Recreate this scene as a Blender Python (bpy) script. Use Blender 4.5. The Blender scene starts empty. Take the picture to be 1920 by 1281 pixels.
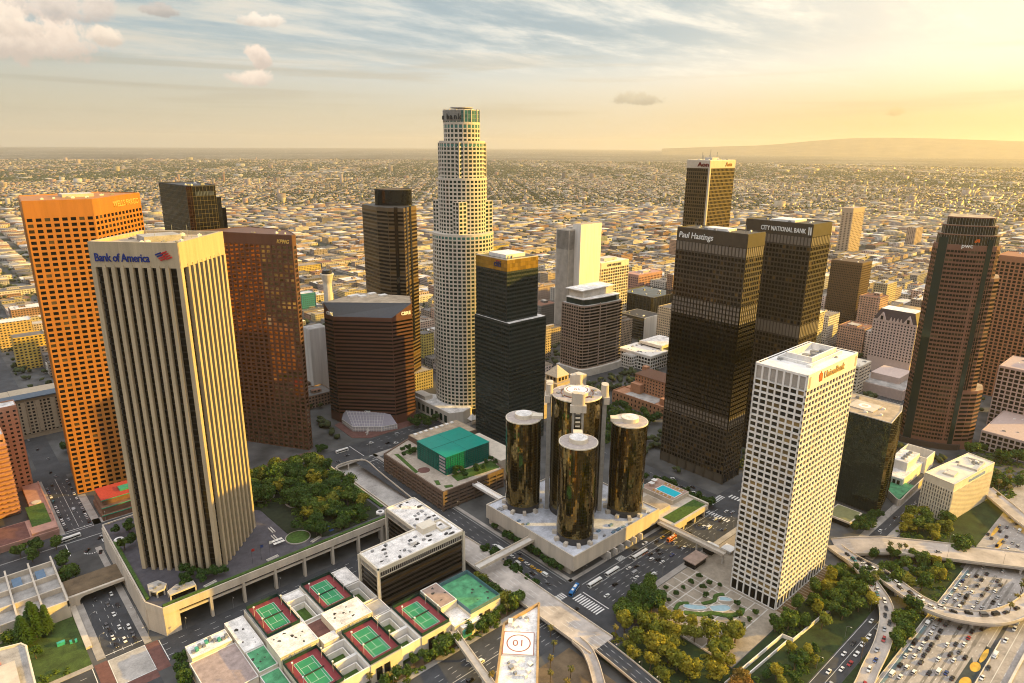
import bpy, math, random
import numpy as np
from mathutils import Vector, Matrix
random.seed(11)
RNG = np.random.default_rng(7)
sc = bpy.context.scene
COL = sc.collection
R = math.radians
CAMZ = 280.0
CA, SA = math.cos(R(42)), math.sin(R(42))

# ------------------------------------------------------------------ camera maths (world axes follow the street grid)
FOC, PITCH, ROLL = 1259.0, R(16.3), R(0.48)
_f = np.array([0, math.cos(PITCH), -math.sin(PITCH)]); _r = np.array([1., 0, 0]); _u = np.cross(_r, _f)
_R = _r * math.cos(ROLL) + _u * math.sin(ROLL); _U = np.cross(_R, _f)
def _g(a): return np.array([a[0]*CA + a[1]*SA, -a[0]*SA + a[1]*CA, a[2]])
CF, CR, CU = _g(_f), _g(_R), _g(_U)
def proj(p):
    v = np.array([p[0], p[1], p[2]-CAMZ]); z = v @ CF
    if z < 1: return None
    return 960 + FOC*(v @ CR)/z, 640.5 - FOC*(v @ CU)/z, z
def at(px, py, z=0.0):
    d = CF*FOC + CR*(px-960) - CU*(py-640.5); t = (z-CAMZ)/d[2]
    return float(d[0]*t), float(d[1]*t)

# ------------------------------------------------------------------ materials
MATS = {}
def nodes_of(m):
    m.use_nodes = True
    nt = m.node_tree
    return nt, nt.nodes, nt.links, nt.nodes['Principled BSDF']
def mat(name, col, rough=0.8, metal=0.0, var=0.18, scale=0.35, spec=0.4, fine=3.0, trans=0.0, objrand=0.0, col2=None, streak=False):
    if name in MATS: return MATS[name]
    m = bpy.data.materials.new(name); nt, N, L, b = nodes_of(m)
    b.inputs['Roughness'].default_value = rough; b.inputs['Metallic'].default_value = metal
    b.inputs['Specular IOR Level'].default_value = spec
    geo = N.new('ShaderNodeNewGeometry')
    mp = N.new('ShaderNodeMapping'); L.new(geo.outputs['Position'], mp.inputs['Vector'])
    if streak: mp.inputs['Scale'].default_value = (1, 1, 0.08)
    n1 = N.new('ShaderNodeTexNoise'); n1.inputs['Scale'].default_value = scale; n1.inputs['Detail'].default_value = 6; n1.inputs['Roughness'].default_value = .65
    L.new(mp.outputs[0], n1.inputs['Vector'])
    n2 = N.new('ShaderNodeTexNoise'); n2.inputs['Scale'].default_value = fine; n2.inputs['Detail'].default_value = 2
    L.new(geo.outputs['Position'], n2.inputs['Vector'])
    ad = N.new('ShaderNodeMath'); ad.operation = 'MULTIPLY_ADD'; L.new(n2.outputs['Fac'], ad.inputs[0]); ad.inputs[1].default_value = .35; L.new(n1.outputs['Fac'], ad.inputs[2])
    mr = N.new('ShaderNodeMapRange'); L.new(ad.outputs[0], mr.inputs['Value'])
    mr.inputs['From Min'].default_value = .4; mr.inputs['From Max'].default_value = .95
    mr.inputs['To Min'].default_value = 1-var*1.4; mr.inputs['To Max'].default_value = 1+var
    val = mr.outputs[0]
    if objrand:
        oi = N.new('ShaderNodeObjectInfo'); m2 = N.new('ShaderNodeMapRange'); L.new(oi.outputs['Random'], m2.inputs['Value'])
        m2.inputs['To Min'].default_value = 1-objrand; m2.inputs['To Max'].default_value = 1+objrand
        mm = N.new('ShaderNodeMath'); mm.operation = 'MULTIPLY'; L.new(val, mm.inputs[0]); L.new(m2.outputs[0], mm.inputs[1]); val = mm.outputs[0]
    vm = N.new('ShaderNodeVectorMath'); vm.operation = 'SCALE'; L.new(val, vm.inputs['Scale'])
    if col2 is None:
        vm.inputs[0].default_value = col
    else:
        oi = N.new('ShaderNodeObjectInfo'); mx = N.new('ShaderNodeMix'); mx.data_type = 'RGBA'
        L.new(oi.outputs['Random'], mx.inputs['Factor']); mx.inputs['A'].default_value = (*col, 1); mx.inputs['B'].default_value = (*col2, 1)
        L.new(mx.outputs['Result'], vm.inputs[0])
    L.new(vm.outputs[0], b.inputs['Base Color'])
    if trans:
        tr = N.new('ShaderNodeBsdfTranslucent'); L.new(vm.outputs[0], tr.inputs['Color'])
        ms = N.new('ShaderNodeMixShader'); ms.inputs[0].default_value = trans
        L.new(b.outputs[0], ms.inputs[1]); L.new(tr.outputs[0], ms.inputs[2]); L.new(ms.outputs[0], N['Material Output'].inputs['Surface'])
    MATS[name] = m
    return m

def glass(name, dark, light, rough=0.06, metal=0.0, frac=0.15, bump=0.0, spec=0.6, warp=0.0, warpscale=0.08):
    """Window glass: each pane its own tone (drawn blinds), glossy."""
    if name in MATS: return MATS[name]
    m = bpy.data.materials.new(name); nt, N, L, b = nodes_of(m)
    b.inputs['Roughness'].default_value = rough; b.inputs['Metallic'].default_value = metal; b.inputs['Specular IOR Level'].default_value = spec
    oi = N.new('ShaderNodeObjectInfo'); ge = N.new('ShaderNodeNewGeometry')
    ad = N.new('ShaderNodeMath'); L.new(oi.outputs['Random'], ad.inputs[0]); L.new(ge.outputs['Random Per Island'], ad.inputs[1])
    fr = N.new('ShaderNodeMath'); fr.operation = 'FRACT'; L.new(ad.outputs[0], fr.inputs[0])
    cr = N.new('ShaderNodeValToRGB'); L.new(fr.outputs[0], cr.inputs[0])
    e = cr.color_ramp.elements; e[0].color = (*dark, 1); e[0].position = 0; e[1].color = (*light, 1); e[1].position = 1
    x = cr.color_ramp.elements.new(1-frac); x.color = (*[d*1.7 for d in dark], 1)
    L.new(cr.outputs[0], b.inputs['Base Color'])
    if warp:
        n = N.new('ShaderNodeTexNoise'); n.inputs['Scale'].default_value = warpscale; n.inputs['Detail'].default_value = 3
        L.new(ge.outputs['Position'], n.inputs['Vector'])
        bm = N.new('ShaderNodeBump'); bm.inputs['Strength'].default_value = warp; bm.inputs['Distance'].default_value = 1.0
        L.new(n.outputs['Fac'], bm.inputs['Height']); L.new(bm.outputs[0], b.inputs['Normal'])
    MATS[name] = m
    return m

def block_mat(name, use_attr):
    """Plain city building: painted walls with a grid of dark window openings, weathered flat roof."""
    m = bpy.data.materials.new(name); nt, N, L, b = nodes_of(m)
    b.inputs['Roughness'].default_value = .85; b.inputs['Specular IOR Level'].default_value = .25
    def math_(op, a, c=None):
        n = N.new('ShaderNodeMath'); n.operation = op
        for i, v in enumerate((a, c)):
            if v is None: continue
            if isinstance(v, (int, float)): n.inputs[i].default_value = v
            else: L.new(v, n.inputs[i])
        return n.outputs[0]
    if use_attr:
        at_ = N.new('ShaderNodeAttribute'); at_.attribute_name = 'col'; colr = at_.outputs['Color']; rnd = at_.outputs['Alpha']
    else:
        oi = N.new('ShaderNodeObjectInfo'); colr = oi.outputs['Color']; rnd = oi.outputs['Random']
    ge = N.new('ShaderNodeNewGeometry')
    sp = N.new('ShaderNodeSeparateXYZ'); L.new(ge.outputs['Position'], sp.inputs[0])
    sn = N.new('ShaderNodeSeparateXYZ'); L.new(ge.outputs['True Normal'], sn.inputs[0])
    al = math_('SUBTRACT', math_('MULTIPLY', sp.outputs[1], sn.outputs[0]), math_('MULTIPLY', sp.outputs[0], sn.outputs[1]))
    bay = math_('MULTIPLY_ADD', rnd, 2.2); bay.node.inputs[2].default_value = 2.6
    fx = math_('FRACT', math_('DIVIDE', math_('ADD', al, 5000), bay))
    fz = math_('FRACT', math_('DIVIDE', math_('ADD', sp.outputs[2], .6), 3.6))
    wx = math_('LESS_THAN', math_('ABSOLUTE', math_('SUBTRACT', fx, .5)), .27)
    wz = math_('LESS_THAN', math_('ABSOLUTE', math_('SUBTRACT', fz, .5)), .25)
    wall = math_('LESS_THAN', math_('ABSOLUTE', sn.outputs[2]), .5)
    win = math_('MULTIPLY', math_('MULTIPLY', wx, wz), wall)
    ns = N.new('ShaderNodeTexNoise'); ns.inputs['Scale'].default_value = .12; ns.inputs['Detail'].default_value = 7; ns.inputs['Roughness'].default_value = .7
    L.new(ge.outputs['Position'], ns.inputs['Vector'])
    mr = N.new('ShaderNodeMapRange'); L.new(ns.outputs['Fac'], mr.inputs[0]); mr.inputs[1].default_value = .3; mr.inputs[2].default_value = .7; mr.inputs[3].default_value = .62; mr.inputs[4].default_value = 1.15
    vs = N.new('ShaderNodeVectorMath'); vs.operation = 'SCALE'; L.new(colr, vs.inputs[0]); L.new(mr.outputs[0], vs.inputs['Scale'])
    # roof tone: grey membrane, white coating or gravel by building
    rr = N.new('ShaderNodeValToRGB'); L.new(math_('FRACT', math_('MULTIPLY', rnd, 7.31)), rr.inputs[0]); rr.color_ramp.interpolation = 'CONSTANT'
    e = rr.color_ramp.elements; e[0].color = (.46, .42, .37, 1); e[1].position = .26; e[1].color = (.17, .155, .145, 1)
    for p, c in ((.5, (.33, .27, .21, 1)), (.78, (.72, .68, .63, 1)), (.92, (.26, .13, .085, 1))):
        q = rr.color_ramp.elements.new(p); q.color = c
    v2 = N.new('ShaderNodeVectorMath'); v2.operation = 'SCALE'; L.new(rr.outputs[0], v2.inputs[0]); L.new(mr.outputs[0], v2.inputs['Scale'])
    roof = math_('GREATER_THAN', sn.outputs[2], .5)
    m1 = N.new('ShaderNodeMix'); m1.data_type = 'RGBA'; L.new(roof, m1.inputs['Factor']); L.new(vs.outputs[0], m1.inputs['A']); L.new(v2.outputs[0], m1.inputs['B'])
    m2 = N.new('ShaderNodeMix'); m2.data_type = 'RGBA'; L.new(win, m2.inputs['Factor']); L.new(m1.outputs['Result'], m2.inputs['A']); m2.inputs['B'].default_value = (.03, .03, .032, 1)
    L.new(m2.outputs['Result'], b.inputs['Base Color'])
    rg = N.new('ShaderNodeMapRange'); L.new(win, rg.inputs[0]); rg.inputs[3].default_value = .85; rg.inputs[4].default_value = .12
    L.new(rg.outputs[0], b.inputs['Roughness'])
    MATS[name] = m
    return m

M_ = dict(
 conc=mat('pale_concrete', (.58, .54, .49), .85, var=.22, scale=.12),
 conc_warm=mat('warm_concrete', (.60, .53, .44), .85, var=.2, scale=.15, streak=True),
 granite=mat('beige_granite', (.50, .41, .28), .6, var=.2, scale=.25, streak=True),
 white=mat('white_paint', (.82, .79, .75), .7, var=.16, scale=.2, streak=True),
 cream=mat('cream_stucco', (.74, .67, .55), .85, var=.12, scale=.2),
 roofw=mat('white_roof_membrane', (.80, .77, .74), .9, var=.42, scale=.16, fine=1.2),
 roofg=mat('grey_roof_membrane', (.40, .38, .36), .9, var=.4, scale=.12),
 rooft=mat('tan_roof_gravel', (.45, .36, .26), .95, var=.35, scale=.14),
 steel=mat('grey_metal', (.35, .35, .35), .45, metal=.6, var=.2),
 darkm=mat('dark_metal', (.045, .045, .05), .5, var=.2),
 asph=mat('asphalt', (.054, .057, .064), .85, var=.35, scale=.09, fine=1.0),
 asph2=mat('worn_concrete_road', (.42, .40, .38), .88, var=.38, scale=.07, fine=.9),
 mark=mat('road_paint', (.72, .72, .70), .7, var=.2),
 yellowp=mat('yellow_paint', (.62, .36, .05), .7, var=.3),
 pave=mat('pavement', (.37, .34, .31), .9, var=.3, scale=.12),
 paved=mat('dark_plum_paving', (.085, .08, .095), .8, var=.3, scale=.2),
 brickp=mat('maroon_brick_paving', (.16, .075, .065), .9, var=.3, scale=.3),
 grass=mat('grass_green', (.06, .10, .022), .95, var=.5, scale=.15, fine=1.5),
 soil=mat('dry_soil', (.16, .115, .07), .95, var=.4, scale=.12),
 hedge=mat('hedge_green', (.06, .12, .02), .95, var=.5, scale=.6, fine=2.5),
 leaf=mat('leaf_dark', (.04, .10, .012), .65, var=.5, scale=.6, trans=.3, col2=(.12, .19, .022)),
 leafo=mat('leaf_sunlit_olive', (.17, .21, .025), .7, var=.4, scale=.5, trans=.35, col2=(.38, .33, .03)),  # olive leaf with sunlit yellow put into the colour
 leafa=mat('leaf_autumn', (.34, .17, .03), .75, var=.35, scale=.5, trans=.3, col2=(.26, .18, .03)),
 palmf=mat('palm_frond', (.10, .115, .03), .7, var=.3, scale=.5, trans=.2, col2=(.20, .15, .03)),
 bark=mat('bark', (.14, .10, .07), .9, var=.4, scale=1.5),
 courtg=mat('court_green', (.035, .26, .11), .8, var=.1, scale=.2),
 courtr=mat('court_red', (.24, .04, .045), .8, var=.12, scale=.2),
 greenr=mat('green_roof_coat', (.09, .33, .16), .85, var=.5, scale=.2),
 water=mat('pool_water', (.03, .55, .68), .08, var=.12, scale=.6, spec=.6),
 waterp=mat('pale_pond_water', (.36, .52, .58), .1, var=.15, scale=.4, spec=.6),
 teal=mat('teal_glass', (.004, .17, .13), .22, var=.18, scale=.3, spec=.5),
 tealroof=mat('teal_roof_panel', (.005, .25, .20), .35, var=.1, scale=.2),
 pink=mat('pink_stucco', (.46, .26, .21), .85, var=.18, scale=.2),
 redroof=mat('red_clay_roof', (.42, .05, .03), .85, var=.2, scale=.6),
 bluer=mat('blue_sign', (.01, .03, .22), .5, var=.05),
 redsign=mat('red_sign', (.5, .02, .03), .5, var=.05),
 orange=mat('orange_sign', (.75, .15, .02), .5, var=.05),
 whitesign=mat('white_letters', (.85, .85, .82), .6, var=.03),
 goldsign=mat('gold_letters', (.80, .58, .16), .4, metal=.3, var=.05),
 blacksign=mat('black_letters', (.03, .03, .035), .5, var=.05),
 screen=mat('green_windscreen', (.01, .05, .035), .8, var=.2),
)
G_ = dict(
 dark=glass('dark_window', (.010, .010, .012), (.12, .10, .075), spec=.22, rough=.1),
 black=glass('black_window', (.004, .004, .004), (.10, .075, .045), frac=.14, spec=.14, rough=.12),
 bronze=glass('bronze_window', (.008, .006, .004), (.16, .10, .04), frac=.13, spec=.2, rough=.1),
 coated=glass('bronze_coated_window', (.22, .16, .08), (.34, .25, .12), metal=.95, rough=.05, frac=.1),
 union=glass('tan_blind_window', (.02, .018, .014), (.32, .22, .09), frac=.4, spec=.25),
 green=glass('green_window', (.008, .022, .017), (.07, .10, .07), frac=.22, spec=.35, rough=.1),
 mirror=glass('bronze_mirror_glass', (.135, .10, .038), (.24, .175, .065), rough=.05, metal=.96, frac=.08),
 greenm=glass('green_mirror_glass', (.028, .045, .042), (.06, .08, .07), rough=.05, metal=.75, warp=.9, warpscale=.12),
 citi=glass('teal_mirror_glass', (.02, .036, .034), (.05, .07, .064), rough=.06, metal=.6, warp=.25, spec=.4),
 blackm=glass('black_mirror_glass', (.03, .03, .028), (.07, .065, .05), rough=.05, metal=.8, warp=.3),
 crown=glass('teal_crown_glass', (.03, .12, .11), (.10, .22, .19), rough=.15, metal=.3, frac=.3),
 lit=glass('pale_atrium_glass', (.30, .29, .31), (.45, .42, .42), rough=.15, frac=.3),
)

# ------------------------------------------------------------------ mesh builder
class MB:
    def __init__(s): s.v = []; s.f = []; s.m = []
    def add(s, vs, fs, mi=0):
        o = len(s.v); s.v += vs; s.f += [tuple(i+o for i in f) for f in fs]; s.m += [mi]*len(fs); return s
    def quad(s, a, b, c, d, mi=0): return s.add([a, b, c, d], [(0, 1, 2, 3)], mi)
    def poly(s, pts, z, mi=0): return s.add([(p[0], p[1], z) for p in pts], [tuple(range(len(pts)))], mi)
    def box(s, x0, x1, y0, y1, z0, z1, mi=0):
        return s.add([(x0,y0,z0),(x1,y0,z0),(x1,y1,z0),(x0,y1,z0),(x0,y0,z1),(x1,y0,z1),(x1,y1,z1),(x0,y1,z1)],
                     [(3,2,1,0),(4,5,6,7),(0,1,5,4),(1,2,6,5),(2,3,7,6),(3,0,4,7)], mi)
    def obox(s, o, t, t0, t1, n0, n1, z0, z1, mi=0):
        n = (t[1], -t[0])
        P = lambda a, b, z: (o[0]+t[0]*a+n[0]*b, o[1]+t[1]*a+n[1]*b, z)
        return s.add([P(t0,n1,z0),P(t1,n1,z0),P(t1,n0,z0),P(t0,n0,z0),P(t0,n1,z1),P(t1,n1,z1),P(t1,n0,z1),P(t0,n0,z1)],
                     [(3,2,1,0),(4,5,6,7),(0,1,5,4),(1,2,6,5),(2,3,7,6),(3,0,4,7)], mi)
    def prism(s, pts, z0, z1, mi=0, cap=True, mtop=None):
        n = len(pts)
        s.add([(p[0],p[1],z0) for p in pts]+[(p[0],p[1],z1) for p in pts], [(i,(i+1)%n,n+(i+1)%n,n+i) for i in range(n)], mi)
        if cap:
            s.add([(p[0],p[1],z1) for p in pts], [tuple(range(n))], mi if mtop is None else mtop)
            s.add([(p[0],p[1],z0) for p in pts], [tuple(reversed(range(n)))], mi)
        return s
    def cyl(s, x, y, r, z0, z1, n=24, mi=0, r1=None):
        r1 = r if r1 is None else r1
        a = [2*math.pi*i/n for i in range(n)]
        return s.add([(x+r*math.cos(t), y+r*math.sin(t), z0) for t in a]+[(x+r1*math.cos(t), y+r1*math.sin(t), z1) for t in a],
                     [(i,(i+1)%n,n+(i+1)%n,n+i) for i in range(n)]+[tuple(range(n,2*n)), tuple(reversed(range(n)))], mi)
    def tube(s, a, b, r, n=6, r1=None, mi=0):
        a = Vector(a); b = Vector(b); d = (b-a).normalized(); x = d.orthogonal().normalized(); y = d.cross(x); r1 = r if r1 is None else r1
        c = [(math.cos(2*math.pi*i/n), math.sin(2*math.pi*i/n)) for i in range(n)]
        return s.add([tuple(a+(x*p+y*q)*r) for p, q in c]+[tuple(b+(x*p+y*q)*r1) for p, q in c],
                     [(i,(i+1)%n,n+(i+1)%n,n+i) for i in range(n)]+[tuple(range(n,2*n)), tuple(reversed(range(n)))], mi)
    def wall_line(s, pts, w, z0, z1, mi=0, closed=False):
        """a thin wall (parapet, kerb) along a polyline"""
        P = list(pts)+([pts[0]] if closed else [])
        for a, b in zip(P, P[1:]):
            L = math.hypot(b[0]-a[0], b[1]-a[1])
            if L < 1e-6: continue
            t = ((b[0]-a[0])/L, (b[1]-a[1])/L)
            s.obox(a, t, -w/2, L-w/2, -w/2, w/2, z0, z1, mi)
        return s
    def strip(s, pts, w, z, mi=0):
        """flat ribbon of width w (number or list) along 3D/2D polyline"""
        n = len(pts); A = []; B = []
        for i, p in enumerate(pts):
            q = pts[max(0,i-1)]; r = pts[min(n-1,i+1)]
            L = math.hypot(r[0]-q[0], r[1]-q[1]); nx, ny = (r[1]-q[1])/L, -(r[0]-q[0])/L
            ww = (w[i] if isinstance(w, (list, tuple)) else w)/2; zz = z[i] if isinstance(z, (list, tuple)) else z
            A.append((p[0]+nx*ww, p[1]+ny*ww, zz)); B.append((p[0]-nx*ww, p[1]-ny*ww, zz))
        for i in range(n-1): s.quad(A[i], A[i+1], B[i+1], B[i], mi)
        return A, B
    def mesh(s, name, mats):
        me = bpy.data.meshes.new(name); me.from_pydata(s.v, [], s.f)
        for m in (mats if isinstance(mats, (list, tuple)) else [mats]): me.materials.append(m)
        if any(s.m): me.polygons.foreach_set('material_index', s.m)
        me.update(); return me
    def obj(s, name, mats, parent=None, loc=None):
        o = bpy.data.objects.new(name, s.mesh(name, mats)); COL.objects.link(o)
        if loc: o.location = loc
        if parent:
            o.parent = parent
            if not loc: o.location = [-c for c in parent.location]
        return o

def smooth_curve(pts, n=6):
    """Catmull-Rom through points of any dimension"""
    P = [np.array(p, float) for p in pts]; P = [2*P[0]-P[1]]+P+[2*P[-1]-P[-2]]; out = []
    for i in range(1, len(P)-2):
        a, b, c, d = P[i-1], P[i], P[i+1], P[i+2]
        for k in range(n):
            t = k/n; out.append(tuple(.5*((2*b)+(-a+c)*t+(2*a-5*b+4*c-d)*t*t+(-a+3*b-3*c+d)*t**3)))
    out.append(tuple(P[-2])); return out

def tag(o, label=None, cat=None, group=None, kind=None):
    if label: o['label'] = label
    if cat: o['category'] = cat
    if group: o['group'] = group
    if kind: o['kind'] = kind
    return o
def thing(name, label, cat, loc=(0,0,0), group=None):
    o = bpy.data.objects.new(name, None); o.empty_display_size = 1; COL.objects.link(o); o.location = loc
    return tag(o, label, cat, group)
def inst(name, me, loc, rz=0, parent=None, scale=None):
    o = bpy.data.objects.new(name, me); COL.objects.link(o)
    o.rotation_euler = (0, 0, rz)
    if scale: o.scale = scale if isinstance(scale, (tuple, list)) else (scale,)*3
    if parent:
        o.parent = parent; pl = parent.location; o.location = (loc[0]-pl[0], loc[1]-pl[1], loc[2]-pl[2])
    else: o.location = loc
    return o
def structure(name, mb, m): return tag(mb.obj(name, m), kind='structure')

def sign(text, p, t, size, m, parent, name='sign_lettering', depth=.35, bold=.0, shear=0.0, align='LEFT', up=None, spacing=1.0, squash=1.0):
    """raised letters: p = baseline start, t = reading direction in plan (or up given: lies flat)"""
    cu = bpy.data.curves.new('lettering', 'FONT'); cu.body = text; cu.size = size; cu.extrude = depth; cu.offset = bold; cu.shear = shear
    cu.align_x = align; cu.space_character = spacing; cu.resolution_u = 2
    tmp = bpy.data.objects.new('lettering', cu); COL.objects.link(tmp)
    dg = bpy.context.evaluated_depsgraph_get(); dg.update()
    me = bpy.data.meshes.new_from_object(tmp.evaluated_get(dg)); bpy.data.objects.remove(tmp); bpy.data.curves.remove(cu)
    me.materials.clear(); me.materials.append(m)
    x = Vector((t[0], t[1], 0)).normalized(); y = Vector((0,0,1)) if up is None else Vector(up); z = x.cross(y)
    Mx = Matrix((x*squash, y, z)).transposed().to_4x4(); me.transform(Mx); me.update()
    o = bpy.data.objects.new(name, me); COL.objects.link(o)
    pl = parent.location if parent else (0,0,0)
    o.location = (p[0]-pl[0], p[1]-pl[1], p[2]-pl[2])
    if parent: o.parent = parent
    return o

ORD = 'nearest,second nearest,third nearest,fourth nearest,fifth nearest,sixth nearest,seventh nearest,eighth nearest,ninth nearest,tenth nearest,eleventh nearest,twelfth nearest,thirteenth nearest,fourteenth nearest,fifteenth nearest,sixteenth nearest,seventeenth nearest,eighteenth nearest,nineteenth nearest,twentieth nearest'.split(',')
ORDW = 'first,second,third,fourth,fifth,sixth,seventh,eighth,ninth,tenth,eleventh,twelfth,thirteenth,fourteenth,fifteenth,sixteenth,seventeenth,eighteenth,nineteenth,twentieth'.split(',')
def dirs(a, b):
    L = math.hypot(b[0]-a[0], b[1]-a[1]); return ((b[0]-a[0])/L, (b[1]-a[1])/L), L

PANE_MESH = {}
def pane_mesh(w, h, m):
    k = (round(w,2), round(h,2), m.name)
    if k not in PANE_MESH:
        mb = MB(); mb.box(-w/2, w/2, -.05, .05, -h/2, h/2); PANE_MESH[k] = mb.mesh('window', m)
    return PANE_MESH[k]
class Facades:
    """collects frames and panes of one building; the hundred nearest visible panes become parts, the rest one part"""
    def __init__(s, root, wallm, glassm): s.root = root; s.wm = wallm; s.gm = glassm; s.fr = MB(); s.panes = []
    def face(s, p0, p1, z0, z1, ncol, nrow, pier, sp, depth=.6, ends=True, glassm=None):
        t, L = dirs(p0, p1); n = (t[1], -t[0]); cw = L/ncol; rh = (z1-z0)/nrow
        for i in range(ncol+1):
            if not ends and i in (0, ncol): continue
            c = i*cw; s.fr.obox(p0, t, max(0, c-pier/2), min(L, c+pier/2), -.1, depth, z0, z1)
        for j in range(nrow+1):
            c = z0+j*rh; s.fr.obox(p0, t, 0.0, L, -.1, depth-.07, max(z0, c-sp/2), min(z1, c+sp/2))
        for i in range(ncol):
            for j in range(nrow):
                c = (i+.5)*cw
                s.panes.append(((p0[0]+t[0]*c+n[0]*.08, p0[1]+t[1]*c+n[1]*.08, z0+(j+.5)*rh), t, n, cw-pier-.02, rh-sp-.02, glassm or s.gm))
    def done(s, wall_mb=None, limit=100, name='window'):
        mb = s.fr
        if wall_mb:
            o = len(mb.v); mb.v += wall_mb.v; mb.f += [tuple(i+o for i in f) for f in wall_mb.f]; mb.m += wall_mb.m
        mb.obj('wall', s.wm, s.root)
        def key(p):
            c, t, n, *_ = p; d = (c[0], c[1], c[2]-CAMZ); dist = math.sqrt(d[0]**2+d[1]**2+d[2]**2)
            vis = -(n[0]*d[0]+n[1]*d[1]) > 0
            pr = proj(c); inf = pr and -10 < pr[0] < 1930 and -10 < pr[1] < 1290
            return (0 if (vis and inf) else 1, dist)
        s.panes.sort(key=key)
        for c, t, n, w, h, g in s.panes[:limit]:
            inst(name, pane_mesh(w, h, g), c, math.atan2(t[1], t[0]), s.root)
        rest = s.panes[limit:]
        byg = {}
        for p in rest: byg.setdefault(p[5].name, []).append(p)
        for gname, ps in byg.items():
            r = MB()
            for c, t, n, w, h, g in ps: r.obox(c, t, -w/2, w/2, -.05, .05, c[2]-h/2, c[2]+h/2)
            tag(r.obj(name, ps[0][5], s.root), kind='stuff')
def ribbons(root, frame, p0, p1, z0, z1, nrow, h, glassm, out=.12, name='window_band', margin=.3):
    t, L = dirs(p0, p1); n = (t[1], -t[0]); rh = (z1-z0)/nrow
    me = pane_mesh(L-2*margin, h, glassm)
    for j in range(nrow):
        inst(name, me, (p0[0]+t[0]*L/2+n[0]*out, p0[1]+t[1]*L/2+n[1]*out, z0+(j+.5)*rh), math.atan2(t[1], t[0]), root)
def scale_poly(pts, d):
    """inset a convex CCW polygon by d"""
    n = len(pts); out = []
    for i in range(n):
        a, b, c = pts[i-1], pts[i], pts[(i+1)%n]
        t1, _ = dirs(a, b); t2, _ = dirs(b, c); n1 = (t1[1], -t1[0]); n2 = (t2[1], -t2[0])
        k = 1+n1[0]*n2[0]+n1[1]*n2[1]
        out.append((b[0]-(n1[0]+n2[0])*d/k, b[1]-(n1[1]+n2[1])*d/k))
    return out
def roof_kit(root, pts, z, m, par=1.2, parm=None, pent=None, units=6, seed=0, pentm=None, parw=.5):
    """roof deck, parapet, penthouse and plant units"""
    rr = random.Random(seed); ins = scale_poly(pts, .35)
    MB().prism(ins, z-.3, z+.06).obj('roof', m, root)
    MB().wall_line(scale_poly(pts, parw/2), parw, z-.2, z+par, closed=True).obj('parapet', parm or M_['conc'], root)
    cx = sum(p[0] for p in pts)/len(pts); cy = sum(p[1] for p in pts)/len(pts)
    if pent:
        w, d, h = pent; MB().box(cx-w/2, cx+w/2, cy-d/2, cy+d/2, z+.05, z+h).obj('penthouse', pentm or M_['conc'], root)
    for i in range(units):
        a = rr.random()*6.283; k = rr.uniform(.45, .72)
        j = rr.randrange(len(pts)); e = pts[j]; f = pts[(j+1)%len(pts)]; q = rr.random()
        x = cx+((e[0]*q+f[0]*(1-q))-cx)*k; y = cy+((e[1]*q+f[1]*(1-q))-cy)*k
        w, d, h = rr.uniform(1, 3), rr.uniform(1, 3), rr.uniform(.8, 2)
        b = MB(); b.box(x-w/2, x+w/2, y-d/2, y+d/2, z+.05, z+h); b.cyl(x, y, min(w, d)*.35, z+h, z+h+.35, 10)
        b.obj('roof_unit', M_['steel'] if i % 2 else M_['white'], root)
HAZE = 3.0e-5
EXPOSURE = 1.6
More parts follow.
